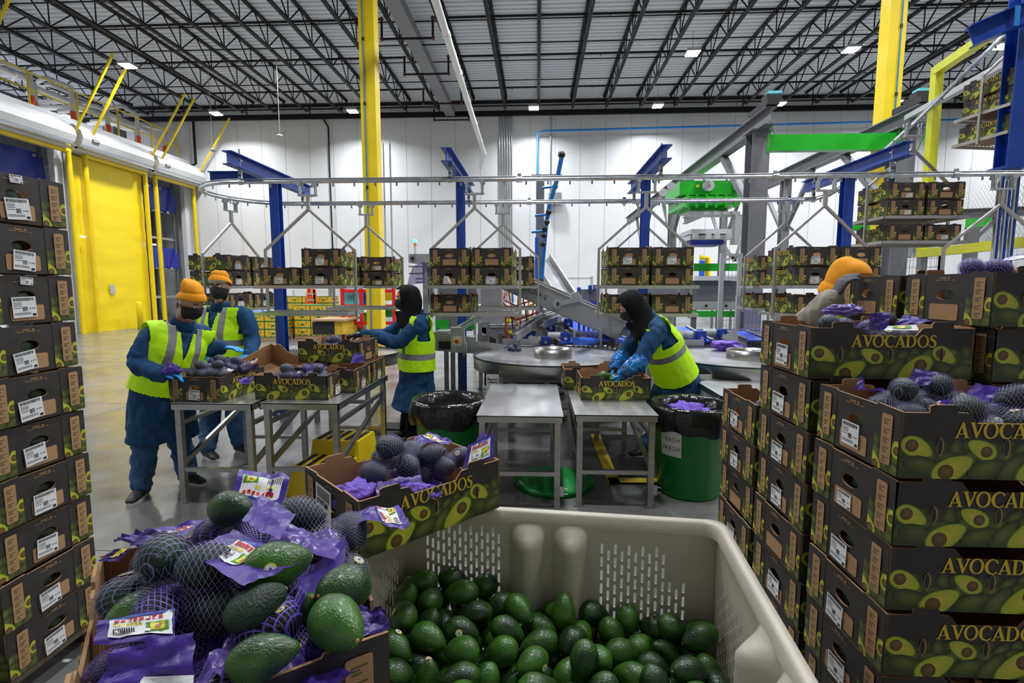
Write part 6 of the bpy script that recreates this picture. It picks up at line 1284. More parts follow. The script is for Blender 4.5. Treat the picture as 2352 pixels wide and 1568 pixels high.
# low conveyor bodies filling the floor behind the turntables
for i, (x0, x1, Y, z0, z1, m, lab) in enumerate(((-1.0, 1.9, 8.6, .45, .95, 'grey_paint', 'dark grey conveyor body on the floor behind the left turntable'), (1.9, 4.6, 8.9, .4, .85, 'conv_grey', 'grey conveyor body behind the right turntable'), (-1.4, 2.6, 11.0, .5, 1.0, 'dull_steel', 'long steel conveyor crossing the hall behind the inclined conveyor'), (2.8, 6.4, 12.5, .3, 1.25, 'grey_paint', 'dark machine base below the green trolley'), (-.9, 1.2, 7.6, .25, .6, 'dull_steel', 'low dark drive frame under the belt conveyors'))):
    e = thing('conveyor_line', lab, 'conveyor', (0, 0, 0)); mb = MB()
    for s_ in (0, .5): mb.box(((x0 + x1) / 2, Y + s_, z1 - .07), (x1 - x0, .03, .14), m); mb.bar((x0, Y + s_, z1), (x1, Y + s_, z1 + .04), .05, .02, 'zinc')
    mb.build('side_frame', e); mb = MB(); mb.box(((x0 + x1) / 2, Y + .25, z1 - .05), (x1 - x0, .46, .03), 'belt_blue' if i in (1,) else 'rubber'); mb.build('belt', e)
    n = int((x1 - x0) / .45)
    for k in range(n + 1): mb = MB(); xx = x0 + .05 + (x1 - x0 - .1) * k / n; mb.box((xx, Y, (z1 - .14) / 2), (.05, .05, z1 - .14), 'dull_steel'); mb.build('leg', e)
    mb = MB(); mb.box(((x0 + x1) / 2, Y + .2, z0), (x1 - x0 - .2, .3, .22), 'black'); mb.bar((x0, Y - .01, z0 - .15), (x1, Y - .01, z0 - .15), .03, .04, 'zinc'); mb.build('drive_housing', e)
    for k in range(3): mb = MB(); mb.box((x0 + (x1 - x0) * (.2 + .3 * k), Y - .04, z1 - .08), (.12, .01, .06), 'fruit_yellow' if k % 2 == 0 else 'green_paint'); mb.build('label_plate', e)
for i, (x, y, Y) in enumerate(((1265, 752, 7.9), (1330, 752, 8.2), (1220, 770, 7.4), (1440, 745, 8.0), (1505, 765, 7.8))): motor(x, y, Y, 'blue gear motor in the clutter, ' + ('above the dark post foot', 'under the inclined conveyor', 'left of the dark post', 'at the inclined conveyor foot', 'right of the bending worker')[i])
# ---------------------------------------------------------------- workers
def loft(mb, pts, rad, side, m='black', n=20, caps=True):
    """pts centres, rad (a across, b along depth); side = across direction"""
    pts = [Vector(p) for p in pts]; P = []; N = len(pts)
    for i, p in enumerate(pts):
        d = (pts[min(i + 1, N - 1)] - pts[max(i - 1, 0)]).normalized(); s = Vector(side if not isinstance(side[0], (tuple, list, Vector)) else side[i]); s = (s - d * s.dot(d)).normalized(); f = d.cross(s)
        P += [p + s * math.cos(2 * PI * k / n) * rad[i][0] + f * math.sin(2 * PI * k / n) * rad[i][1] for k in range(n)]
    mb.add(P, rings(P, n), m, True)
    if caps: mb.add(P, [tuple(range(n))[::-1], tuple(range((N - 1) * n, N * n))], m, True)
def limb(mb, pts, r, m='black', n=14):
    pts = [Vector(p) for p in pts]; Q = []; R_ = []
    for i in range(len(pts) - 1):
        for k in range(5): t = k / 5; Q.append(pts[i].lerp(pts[i + 1], t)); R_.append(r[i] + (r[i + 1] - r[i]) * t)
    Q.append(pts[-1]); R_.append(r[-1]); 
    for _ in range(2): Q = [Q[0]] + [(Q[i - 1] + Q[i] * 2 + Q[i + 1]) / 4 for i in range(1, len(Q) - 1)] + [Q[-1]]
    mb.tube(Q, R_, m, n)
    mb.sphere(Q[0], R_[0] * .98, m, 12); mb.sphere(Q[-1], R_[-1] * .98, m, 12)
def fuse(mb, voxel, m, smooth=4, wr=0., ws=9, name='part', fn=None, parent=None, keep=None, attr=None):
    me = mb.mesh('tmp'); o = link('tmp', me); md = o.modifiers.new('r', 'REMESH'); md.mode = 'VOXEL'; md.voxel_size = voxel
    m2 = o.modifiers.new('s', 'SMOOTH'); m2.iterations = smooth
    ne = bpy.data.meshes.new_from_object(o.evaluated_get(bpy.context.evaluated_depsgraph_get())); bpy.data.objects.remove(o); bpy.data.meshes.remove(me)
    if wr:
        ne.update(); nr = [v.normal.copy() for v in ne.vertices]
        for v, q in zip(ne.vertices, nr):
            c = v.co; a = noise.noise(c * ws) + .6 * noise.noise(Vector((c.x * ws * 2.1, c.y * ws * 2.1, c.z * ws * 1.0)) + Vector((9, 0, 0))); a = (1 - abs(a) * 2.2) * .6 + a * .5
            v.co += q * wr * a
    if keep:
        bm = bmesh.new(); bm.from_mesh(ne); bmesh.ops.delete(bm, geom=[f for f in bm.faces if not keep(f.calc_center_median())], context='FACES'); 
        bmesh.ops.smooth_vert(bm, verts=[v for v in bm.verts if v.is_boundary], factor=.5, use_axis_x=True, use_axis_y=True, use_axis_z=True)
        bmesh.ops.smooth_vert(bm, verts=[v for v in bm.verts if v.is_boundary], factor=.5, use_axis_x=True, use_axis_y=True, use_axis_z=True)
        bm.to_mesh(ne); bm.free()
    if attr:
        a = ne.attributes.new('tl', 'FLOAT_VECTOR', 'POINT')
        for i, v in enumerate(ne.vertices): a.data[i].vector = attr(v.co)
    ne.materials.clear(); ne.materials.append(MATS[m]); ne.polygons.foreach_set('material_index', [0] * len(ne.polygons)); ne.polygons.foreach_set('use_smooth', [True] * len(ne.polygons)); ne.name = name
    return link(name, ne, parent)
def vest_mat():
    m, nt, b = node_mat('vest_fabric'); N = nt.nodes.new; L = nt.links.new
    a = N('ShaderNodeAttribute'); a.attribute_name = 'tl'; s = N('ShaderNodeSeparateXYZ'); L(a.outputs['Vector'], s.inputs[0])
    def mth(op, x, y=None): q = N('ShaderNodeMath'); q.operation = op; (L(x, q.inputs[0]) if not isinstance(x, float) else setattr(q.inputs[0], 'default_value', x)); (None if y is None else (L(y, q.inputs[1]) if not isinstance(y, float) else setattr(q.inputs[1], 'default_value', y))); return q.outputs[0]
    ab = mth('ABSOLUTE', s.outputs[0]); vb = mth('LESS_THAN', mth('ABSOLUTE', mth('SUBTRACT', ab, .095)), .027); up = mth('GREATER_THAN', s.outputs[2], .0)
    hb = mth('LESS_THAN', mth('ABSOLUTE', s.outputs[2]), .03); band = mth('MAXIMUM', mth('MULTIPLY', vb, up), hb)
    zip_ = mth('MULTIPLY', mth('LESS_THAN', ab, .004), mth('GREATER_THAN', s.outputs[1], .0))
    mx = N('ShaderNodeMix'); mx.data_type = 'RGBA'; L(band, mx.inputs[0]); mx.inputs[6].default_value = (.50, .88, .0, 1); mx.inputs[7].default_value = (.30, .30, .31, 1)
    mz = N('ShaderNodeMix'); mz.data_type = 'RGBA'; L(zip_, mz.inputs[0]); L(mx.outputs[2], mz.inputs[6]); mz.inputs[7].default_value = (.25, .4, .02, 1); L(mz.outputs[2], b.inputs['Base Color'])
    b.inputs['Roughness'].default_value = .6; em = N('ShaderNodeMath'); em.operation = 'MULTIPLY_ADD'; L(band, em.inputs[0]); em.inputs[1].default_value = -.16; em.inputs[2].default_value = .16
    b.inputs['Emission Color'].default_value = (.45, .8, 0, 1); L(em.outputs[0], b.inputs['Emission Strength'])  # lime cloth given a faint glow of its own for a fluorescent look
    tc = N('ShaderNodeTexCoord'); n = N('ShaderNodeTexNoise'); n.inputs['Scale'].default_value = 11; L(tc.outputs['Object'], n.inputs['Vector']); bp = N('ShaderNodeBump'); bp.inputs['Strength'].default_value = .35; bp.inputs['Distance'].default_value = .03; L(n.outputs['Fac'], bp.inputs['Height']); L(bp.outputs[0], b.inputs['Normal'])
vest_mat()
def frame(c, face, up):
    f = Vector(face).normalized(); u = Vector(up); u = (u - f * u.dot(f)).normalized(); r = f.cross(u); M = Matrix((r, f, u)).transposed().to_4x4(); M.translation = Vector(c); return M
def xf(mb, M): mb.v = [tuple(M @ Vector(v)) for v in mb.v]; return mb
def hand(wr, d, pn, thumb, parent, m, name='glove', curl=.5, L=1.0, cuff=0):
    """wr wrist, d finger direction, pn palm-facing direction, thumb +1/-1 side"""
    d = Vector(d).normalized(); pn = Vector(pn); pn = (pn - d * pn.dot(d)).normalized(); s = d.cross(pn) * thumb; w = Vector(wr); mb = MB()
    loft(mb, [w - d * (.03 + cuff), w, w + d * .03, w + d * .07 * L, w + d * .095 * L], [(.033 if cuff else .028, .028 if cuff else .022), (.028, .021), (.036, .018), (.042, .016), (.036, .012)], s, n=14)
    for k, (o, ln) in enumerate(((.030, .072), (.011, .082), (-.010, .076), (-.030, .060))):
        b = w + d * (.088 - abs(o) * .15) * L + s * o; dd = d.copy(); P = [b - d * .02]; P.append(b); c = curl * (1 + .12 * k)
        for j, fr in enumerate((.42, .32, .26)):
            dd = (dd * math.cos(c * .75) + pn * math.sin(c * .75)).normalized() if j or True else dd; nn = (pn * math.cos(c * .75) - d * 0).normalized(); b = b + dd * ln * fr * L; P.append(b)
        limb(mb, P, [.0105, .0105, .0098, .0092, .0078], n=8)
    tb = w + d * .03 + s * .03; limb(mb, [w + d * .015 + s * .018, tb + pn * .008, tb + d * .03 + s * .022 + pn * .018, tb + d * .058 + s * .026 + pn * .03], [.014, .013, .011, .009], n=8)
    return fuse(mb, .0052, m, 2, name=name, parent=parent)
def shoe(an, face, parent, sole_m='sole', s=1.0):
    f = Vector(face); f.z = 0; f.normalize(); M = frame((an[0], an[1], 0), f, (0, 0, 1)); mb = MB()
    loft(mb, [(0, -.075, .045), (0, -.04, .05), (0, .02, .055), (0, .09, .045), (0, .15, .034), (0, .185, .028)], [(.032, .032), (.04, .045), (.042, .05), (.046, .036), (.042, .024), (.022, .014)], (1, 0, 0), n=14)
    limb(mb, [(0, -.03, .06), (0, -.03, .12)], [.045, .042]); xf(mb, M); o = fuse(mb, .008, 'shoe_black', 3, name='shoe', parent=parent)
    mb = MB(); out = [(.036 * math.cos(a) * (1.15 if math.sin(a) > 0 else .95), (.135 * math.sin(a)) + .055) for a in [2 * PI * i / 24 for i in range(24)]]
    mb.extrude(out, 0.0, .026, sole_m); xf(mb, M); mb.build('sole', o)
    return o
def head_mesh(mb, M, jaw=1.0):
    q = MB(); loft(q, [(0, -.01, -.10), (0, .02, -.095), (0, .018, -.06), (0, .008, -.02), (0, .0, .02), (0, -.004, .06), (0, -.006, .095), (0, -.006, .113)],
                   [(.022, .03), (.042, .05), (.062, .072), (.071, .088), (.075, .096), (.072, .092), (.052, .068), (.015, .02)], (1, 0, 0), n=22)
    loft(q, [(0, .088, .012), (0, .102, -.008), (0, .110, -.026), (0, .094, -.034)], [(.009, .008), (.011, .01), (.016, .012), (.012, .008)], (1, 0, 0), n=10)
    for s in (-1, 1): q.sphere((s * .076, -.006, -.005), .026, 'black', 10, (.32, .6, 1.1)); q.sphere((s * .03, .083, .028), .02, 'black', 8, (1.2, .5, .5))
    q.sphere((0, .088, -.058), .02, 'black', 8, (1.2, .6, .5)); xf(q, M); mb.add(q.v, q.f, 'black', True)
def ell(M, az, el, k=0., cz=-.0, r=(.078, .100, .118)): return M @ Vector(((r[0] + k) * math.sin(az) * math.cos(el), (r[1] + k) * math.cos(az) * math.cos(el) - .004, (r[2] + k) * math.sin(el) + cz))
def grid(mb, fn, nu, nv, m, closed=False):
    P = [fn(i / nu, j / nv) for j in range(nv + 1) for i in range(nu + 1)]; mb.add(P, [(j * (nu + 1) + i, j * (nu + 1) + i + 1, (j + 1) * (nu + 1) + i + 1, (j + 1) * (nu + 1) + i) for j in range(nv) for i in range(nu)], m, True)
def mask(M, parent):
    mb = MB()
    def fn(u, v):
        az = (u - .5) * 2 * 1.35; e0, e1 = -1.0, .02 + .12 * math.cos(az * 1.2); el = e0 + (e1 - e0) * v; k = .008 + .022 * math.exp(-(az / .45) ** 2) * math.exp(-((v - .62) / .35) ** 2)
        return ell(M, az, el, k + .0015 * math.sin(v * 26) * (1 - v))
    grid(mb, fn, 24, 16, 'mask_cloth'); o = mb.build('face_mask', parent)
    mb = MB()
    for s in (-1, 1): mb.tube([ell(M, s * 1.3, .0, .009), ell(M, s * 1.6, .04, .012), M @ Vector((s * .085, -.02, .01))], .0025, 'black_cloth', 5)
    mb.build('mask_strap', o)
def beanie(M, parent, slouch=(0, -.03, .02), brim=False, low=.088, k=.010):
    mb = MB(); n = 36; P = []; e0 = math.asin((low - .03) / .118); ec = e0 + .42; prof = [(e0, .0), (e0, .009), (e0 + .2, .011), (ec, .009), (ec + .03, .002)] + [(ec + (PI / 2 - ec) * q, .006 + .016 * math.sin(q * PI) ) for q in (.12, .25, .4, .55, .7, .82, .92, .98)]
    for i, (el, kk) in enumerate(prof):
        t = max(0, (el - ec) / (PI / 2 - ec)); off = Vector(slouch) * t
        for j in range(n):
            a = 2 * PI * j / n; wob = .004 * math.sin(a * 4 + el * 5) * t * (1 - t) * 2; drop = .05 * (1 - math.cos(a)) * .5 * (1 if i < 5 else (1 - t) ** 2); r_ = k + kk + wob
            P.append(M @ (Vector(((.078 + r_) * max(0, math.cos(el)) ** .62 * math.sin(a), (.100 + r_) * max(0, math.cos(el)) ** .62 * math.cos(a) - .004, (.118 + r_ * 1.2) * math.sin(el) - drop + .012 * t)) + off))
    P2 = [M @ (Vector((0, -.004, .118 + k * 1.2 + .02)) + Vector(slouch))]; mb.add(P, rings(P, n), 'knit_orange', True); mb.add(P[-n:] + P2, [(j, (j + 1) % n, n) for j in range(n)], 'knit_orange', True)
    o = mb.build('beanie', parent)
    for md in ('SUBSURF',): s_ = o.modifiers.new('s', md); s_.levels = 1; s_.render_levels = 2
    if brim:
        mb = MB(); grid(mb, lambda u, v: ell(M, (u - .5) * 2.2, .42 + .08 * v, .012 + .045 * v * math.cos((u - .5) * 2.6)), 20, 4, 'sole'); mb.build('cap_brim', o)
    return o
def glasses(M, parent):
    mb = MB()
    for s in (-1, 1): mb.tube([M @ Vector((s * .031 + .025 * math.cos(a), .107 - .002 * abs(s), .022 + .018 * math.sin(a))) for a in [2 * PI * i / 20 for i in range(20)]], .0022, 'black', 6, closed=True); mb.tube([M @ Vector((s * .057, .105, .028)), M @ Vector((s * .08, .08, .03)), M @ Vector((s * .084, .0, .02))], .002, 'black', 5)
    mb.tube([M @ Vector((-.006, .108, .024)), M @ Vector((.006, .108, .024))], .002, 'black', 5); o = mb.build('eyeglasses', parent)
def eyes(M, parent):
    for s in (-1, 1):
        mb = MB(); mb.sphere(M @ Vector((s * .031, .086, .020)), .0125, 'eye_white', 14); mb.sphere(M @ Vector((s * .031, .0935, .020)), .0062, 'hair', 10); mb.build('eye', parent)
        mb = MB(); mb.tube([M @ Vector((s * .014, .099, .043)), M @ Vector((s * .031, .100, .048)), M @ Vector((s * .050, .090, .043))], .004, 'hair', 6); mb.build('eyebrow', parent)
def hood(M, parent, sh, side, opening=.75, m='black_cloth'):
    mb = MB(); n = 40; P = []; prof = [(-.27, .17, .13), (-.22, .15, .12), (-.17, .12, .115), (-.10, .105, .128), (-.02, .112, .138), (.06, .108, .135), (.11, .088, .112), (.142, .055, .07), (.158, .006, .008)]
    for z, a_, b_ in prof:
        for j in range(n): a = 2 * PI * j / n; w = .009 * math.sin(a * 5 + z * 30); P.append(Vector(((a_ + w) * math.sin(a), (b_ + w) * math.cos(a) - .012, z)))
    keepf = []
    for f in rings(P, n):
        c = sum((P[i] for i in f), Vector()) / 4
        if c.y > .052 and abs(c.x) < .10 and -.12 < c.z < .095: continue
        keepf.append(f)
    mb.add([M @ p for p in P], keepf, m, True); o = mb.build('hood', parent); s_ = o.modifiers.new('t', 'SOLIDIFY'); s_.thickness = .006; s_ = o.modifiers.new('s', 'SUBSURF'); s_.levels = 1; s_.render_levels = 2; return o
def worker(lab, J, face, hface, hup=(0, 0, 1), hem=.62, coat_m='coat_navy', vest=True, vest_len=.0, leg_m='denim', tv=.17, band_t=.22, girth=1.0, hands=(), shoes_f=None, shl=1.0, sleeves=None, group=None):
    """J joints: pel, neck, head, sh/el/wr/hip/kn/an as (left, right)"""
    J = {k: (Vector(v) if not isinstance(v, (tuple, list)) or not isinstance(v[0], (Vector, tuple, list)) else [Vector(x) for x in v]) for k, v in J.items()}
    side = (J['sh'][1] - J['sh'][0]); upv = (J['neck'] - J['pel']).normalized(); side = (side - upv * side.dot(upv)).normalized(); fw = upv.cross(side); 
    if fw.dot(Vector(face)) < 0: fw = -fw
    pel, nk = J['pel'], J['neck']; Ls = (nk - pel).length; g = girth
    T = lambda t, f=0: pel + (nk - pel) * t + fw * f
    M = frame(J['head'], hface, hup)
    # body, one continuous skin
    mb = MB(); loft(mb, [T(-.05), T(.1), T(.35), T(.6), T(.85), T(.98)], [(.13 * g, .09), (.14 * g, .10), (.12 * g, .09), (.14 * g, .10), (.15 * g, .09), (.06, .05)], side)
    hb = J['head'] - M.to_3x3() @ Vector((0, .03, .06)); limb(mb, [T(.92), nk, hb, J['head']], [.07, .058, .055, .06])
    for i in (0, 1):
        limb(mb, [J['sh'][i], J['el'][i], J['wr'][i]], [.045, .036, .026]); limb(mb, [J['hip'][i], J['kn'][i], J['an'][i]], [.075, .055, .038])
    head_mesh(mb, M); body = fuse(mb, .0085, 'skin', 3, name='person'); tag(body, lab, 'person', group)
    # coat
    mb = MB(); hw = .20 * g
    loft(mb, [T(-.12), T(.0), T(.2), T(.42), T(.65), T(.82), T(.93), T(1.0)], [(.185 * g, .145 * g), (.19 * g, .150 * g), (.185 * g, .145 * g), (.18 * g, .14 * g), (.19 * g, .14 * g), (.185 * g, .12), (.13, .09), (.075, .07)], side)
    for i in (0, 1): limb(mb, [T(.84) + (J['sh'][i] - T(.84)) * .45, J['sh'][i], J['el'][i], J['wr'][i].lerp(J['el'][i], .02)], [.09, .083 * g ** .5, .068, .056])
    z0 = hem; c0 = T(-.05); mid = (J['an'][0] + J['an'][1]) / 2; cb = Vector(((c0.x * .62 + mid.x * .38), (c0.y * .62 + mid.y * .38), z0)); sd = Vector((side.x, side.y, 0)).normalized()
    loft(mb, [T(.12), c0, c0.lerp(cb, .35), c0.lerp(cb, .7), cb], [(.17 * g, .14 * g), (.19 * g, .155 * g), (.205 * g, .175 * g), (.215 * g, .19 * g), (.225 * g, .20 * g)], sd)
    fuse(mb, .010, coat_m, 4, .015, 9, 'coat', parent=body)
    mb = MB(); c1 = T(1.0); mb2 = []; P = []
    for zz, rr_, th in ((-.02, .09, 0), (.03, .082, 0), (.052, .086, 0)):
        for k in range(24): a = 2 * PI * k / 24; P.append(c1 + side * rr_ * math.cos(a) + fw * (rr_ * math.sin(a) + .01) + upv * (zz - .02 * max(0, math.sin(a))))
    mb.add(P, rings(P, 24), coat_m, True); o = mb.build('collar', body); s_ = o.modifiers.new('t', 'SOLIDIFY'); s_.thickness = .008
    # trousers
    mb = MB()
    for i in (0, 1): limb(mb, [J['hip'][i] + Vector((0, 0, .05)), J['kn'][i], J['an'][i] + Vector((0, 0, .035))], [.088 * g, .088, .075])
    loft(mb, [T(-.18), T(.05)], [(.15 * g, .11 * g), (.15 * g, .11 * g)], side); fuse(mb, .010, leg_m, 3, .014, 12, 'trousers', parent=body)
    if vest:
        mb = MB(); e_ = .020
        loft(mb, [T(-.20 - max(0, vest_len)), T(-.08), T(.05), T(.2), T(.42), T(.65), T(.82), T(.93), T(1.02)], [(.215 * g, .18 * g), (.21 * g, .175 * g)] + [(a + e_, b + e_) for a, b in ((.19 * g, .150 * g), (.185 * g, .145 * g), (.18 * g, .14 * g), (.19 * g, .14 * g), (.185 * g, .12), (.14, .095), (.085, .08))], side)
        for i in (0, 1): limb(mb, [T(.84) + (J['sh'][i] - T(.84)) * .4, J['sh'][i]], [.09 + e_, .088 * g ** .5 + e_])
        def loc(c): r = c - pel; return Vector((r.dot(side), r.dot(fw), r.dot(upv)))
        shw = max(abs(loc(J['sh'][0]).x), abs(loc(J['sh'][1]).x))
        def keep(c):
            q = loc(c)
            if q.z < -.17 * Ls - vest_len * Ls: return False
            if q.z > .64 * Ls and abs(q.x) > .205 * g ** .5 + .10 * max(0, (q.z / Ls - .74)): return False
            if q.y > .0 and abs(q.x) < (q.z - tv * 2.0) * .21 and q.z > tv * 2.0: return False
            if q.z > 1.0 * Ls or (q.z > .93 * Ls and abs(q.x) < .075): return False
            return True
        o = fuse(mb, .0095, 'vest_fabric', 4, .006, 7, 'safety_vest', parent=body, keep=keep, attr=lambda c: Vector((loc(c).x, loc(c).y, loc(c).z - band_t))); s_ = o.modifiers.new('t', 'SOLIDIFY'); s_.thickness = .004; s_.offset = 1
    for i in (0, 1): shoe(J['an'][i], (shoes_f[i] if shoes_f else face), body, 'sole' if leg_m == 'denim' else 'black')
    for h in hands:
        i, d, pn, th, hm, curl = h[:6]; hand(J['wr'][i] + Vector(d).normalized() * .02, d, pn, th, body, hm, curl=curl, cuff=.03)
    if sleeves:
        for i in (0, 1):
            mb = MB(); limb(mb, [J['wr'][i] + (J['wr'][i] - J['el'][i]).normalized() * .02, J['wr'][i].lerp(J['el'][i], .45), J['wr'][i].lerp(J['el'][i], .88)], [.042, .07, .078]); fuse(mb, .009, 'sleeve_blue', 1, .014, 22, 'plastic_sleeve', parent=body)
    return body, M
V = Vector
def pt(x, y, Y): return at(x, y, Y=Y)
# worker A: orange beanie, leaning over the left carton
J = dict(pel=pt(372, 890, 3.86), neck=pt(418, 745, 3.90), head=pt(437, 700, 3.88), sh=[pt(463, 768, 4.06), pt(350, 770, 3.76)], el=[pt(478, 806, 4.1), pt(310, 838, 3.66)], wr=[pt(508, 797, 4.12), pt(372, 862, 3.62)],
         hip=[pt(395, 905, 3.95), pt(340, 910, 3.78)], kn=[pt(412, 1010, 4.0), pt(333, 1025, 3.75)], an=[V((-2.90, 3.99, .08)), V((-3.06, 3.70, .08))])
b1, M = worker('person in an orange beanie, black mask and navy coat heaping netted avocados with blue gloves', J, (.8, -.6, 0), (.93, -.30, -.42), hem=.43, vest_len=-.13, hands=((0, (1, .0, -.05), (.1, 0, -1), 1, 'glove_blue', .25), (1, (.9, .1, .05), (0, -.2, -1), -1, 'glove_blue', .7)), girth=1.1, shoes_f=((1, -.25, 0), (.2, -1, 0)), tv=.14, band_t=.2)
mask(M, b1); beanie(M, b1, (0, -.075, .02), k=.02); eyes(M, b1)
mb = MB(); mb.sphere(M @ Vector((0, -.06, -.03)), .05, 'hair', 12, (1.2, .8, 1)); mb.build('hair', b1)
# worker B: behind, facing the camera, glasses
J = dict(pel=pt(512, 868, 4.80), neck=pt(508, 704, 4.80), head=pt(506, 664, 4.76), sh=[pt(563, 722, 4.80), pt(456, 722, 4.84)], el=[pt(582, 782, 4.78), pt(446, 785, 4.86)], wr=[pt(575, 815, 4.60), pt(470, 815, 4.66)],
         hip=[pt(538, 890, 4.80), pt(486, 890, 4.80)], kn=[pt(543, 970, 4.80), pt(482, 975, 4.74)], an=[V((-2.93, 4.80, .08)), V((-3.14, 4.62, .08))])
b2, M = worker('person with glasses, orange knit cap and black mask standing behind the first worker, facing us', J, (.1, -1, 0), (.12, -.99, .02), hem=.52, hands=((0, (-.3, -1, -.1), (0, 0, -1), -1, 'glove_blue', .4), (1, (.3, -1, -.1), (0, 0, -1), 1, 'glove_blue', .4)), shoes_f=((.9, -.5, 0), (.9, -.6, 0)), tv=.21, band_t=.36, girth=1.06)
mask(M, b2); beanie(M, b2, (0, -.01, .0), brim=True, k=.026, low=.092); eyes(M, b2); glasses(M, b2)
# worker C: hooded, in profile facing left
J = dict(pel=pt(957, 872, 5.22), neck=pt(957, 722, 5.20), head=pt(934, 690, 5.16), sh=[pt(968, 742, 5.04), pt(942, 740, 5.36)], el=[pt(915, 790, 5.02), pt(885, 772, 5.34)], wr=[pt(868, 772, 4.95), pt(836, 768, 5.1)],
         hip=[pt(958, 890, 5.12), pt(955, 890, 5.30)], kn=[pt(952, 960, 5.12), pt(940, 960, 5.32)], an=[V((-1.28, 5.12, .08)), V((-1.40, 5.34, .08))])
b3, M = worker('person in a black hood and mask with black gloves reaching into the upper carton', J, (-1, 0, 0), (-.98, -.16, -.04), hem=.37, vest_len=-.34, leg_m='black_cloth', hands=((0, (-1, -.15, -.05), (0, 0, -1), -1, 'black_cloth', .3), (1, (-1, -.3, -.1), (0, 0, -1), 1, 'black_cloth', .3)), tv=.16, band_t=.27, girth=1.14)
mask(M, b3); hood(M, b3, None, None); eyes(M, b3)
mb = MB(); grid(mb, lambda u, v: ell(M, (u - .5) * 2.6, .42 + .75 * v, .016), 20, 8, 'knit_orange'); mb.build('beanie', b3)
# worker D: bending over the right table
J = dict(pel=pt(1556, 868, 4.95), neck=pt(1488, 728, 4.78), head=pt(1450, 708, 4.72), sh=[pt(1510, 755, 4.60), pt(1478, 752, 4.95)], el=[pt(1472, 828, 4.50), pt(1432, 818, 4.92)], wr=[pt(1432, 858, 4.38), pt(1412, 842, 4.66)],
         hip=[pt(1565, 888, 4.86), pt(1560, 888, 5.04)], kn=[pt(1535, 975, 4.84), pt(1552, 975, 5.04)], an=[V((1.06, 4.86, .10)), V((1.32, 5.08, .10))])
b4, M = worker('person in a black hood bending over a carton with long blue plastic sleeves', J, (-1, -.05, -.4), (-.85, .1, -.52), hup=(-.4, 0, .9), hem=.40, vest_len=-.22, hands=((0, (-.6, -.3, -.7), (-.7, 0, -.3), -1, 'glove_blue', .5), (1, (-.3, -.6, -.7), (-.7, 0, -.3), 1, 'glove_blue', .5)), tv=.16, band_t=.34, girth=1.22, sleeves=True, shoes_f=((-1, -.1, 0), (-1, 0, 0)))
mask(M, b4); hood(M, b4, None, None); eyes(M, b4)
# worker E: mostly hidden behind the right-hand cartons
J = dict(pel=(1.95, 3.25, .92), neck=pt(1952, 690, 3.05), head=pt(1936, 672, 2.96), sh=[V((2.10, 3.10, 1.36)), pt(1860, 745, 3.0)], el=[V((2.25, 3.0, 1.12)), pt(1862, 738, 2.72)], wr=[V((2.15, 2.82, 1.2)), pt(1908, 692, 2.56)],
         hip=[(2.05, 3.25, .88), (1.86, 3.25, .88)], kn=[(2.06, 3.22, .5), (1.84, 3.22, .5)], an=[(2.06, 3.28, .08), (1.84, 3.28, .08)])
b5, M = worker('person in an orange beanie behind the right-hand load, grey glove gripping the top carton', J, (-.2, -1, 0), (.25, -.85, -.45), coat_m='beige_cloth', hem=.75, hands=((1, (.42, -.1, .9), (1, .1, -.3), 1, 'glove_grey', .55), (0, (-.5, -.8, .2), (-.5, 0, -.3), -1, 'glove_grey', .4)), tv=.14)
beanie(M, b5, (0, -.03, .02), k=.022, low=.035); mask(M, b5)
# ---------------------------------------------------------------- cartons and bags on the tables
def tcart(px, py, z, rz, lab, stick=None, grp=None, anchor=None, rot=None):
    """px,py = where the nearest lower corner stands; anchor = its local corner"""
    p = at(px, py, Z=z); ax_, ay_ = anchor or (-BL / 2, -BW / 2); R = Matrix.Rotation(rz, 3, 'Z'); c = Vector((p.x, p.y, z)) - R @ Vector((ax_, ay_, 0))
    return carton((c.x, c.y, z + .001), rz, lab, grp, stick, rot=rot), c
def fill(c, rz, items, what):
    R = Matrix.Rotation(rz, 3, 'Z')
    for i, (k, x, y, z, yaw, lab) in enumerate(items): p = c + R @ Vector((x, y, z)); bag(k, p, (0, 0, yaw + rz), lab)
H1, H2 = .775, .70
o, c = tcart(390, 921, H1, PI / 2 - .06, 'carton heaped with netted avocados at the front of the left table', [('L', 0, .0, .014, .05)], None, (-BL / 2, BW / 2))
fill(c, 0, [(0, -.05, -.1, .14, .3, 'netted avocado bag heaped at the front left of the heaped carton'), (2, .06, -.12, .15, 2.6, 'netted avocado bag at the front right of the heaped carton'), (0, .0, .05, .17, 1.2, 'netted avocado bag on top of the heaped carton'), (2, .1, .1, .15, -.6, 'netted avocado bag hanging over the right of the heaped carton'), (1, -.1, .12, .14, .8, 'purple netted bag at the back of the heaped carton')], 'x')
q = at(395, 850, Y=3.62); crumple('held_netting', q, (.06, .05, .05), 41, 'film_purple', 'dark purple netting held in the blue glove of the worker at the left table', 'netting', 3, .5)
film_piece([at(545, 868, Y=3.72), at(585, 862, Y=3.75), at(575, 882, Y=3.7), at(550, 880, Y=3.68)], 6, 6, 'film_purple', 'purple flap hanging over the side of the heaped carton', .01, 2)
c = Vector((-2.27, 4.36, H1 + .04)); carton(c, 0, 'empty brown open carton tilted at the back of the left table', rot=Matrix.Rotation(-.35, 3, 'Z').to_4x4().to_euler() if False else (Matrix.Rotation(-.42, 3, 'Z') @ Matrix.Rotation(.34, 3, 'X') @ Matrix.Rotation(.22, 3, 'Y')).to_euler())
o, c = tcart(587, 917, H1, 0.0, 'open carton with its name side to us at the front of the second table', [('R', 0, -.03, .012, .05)])
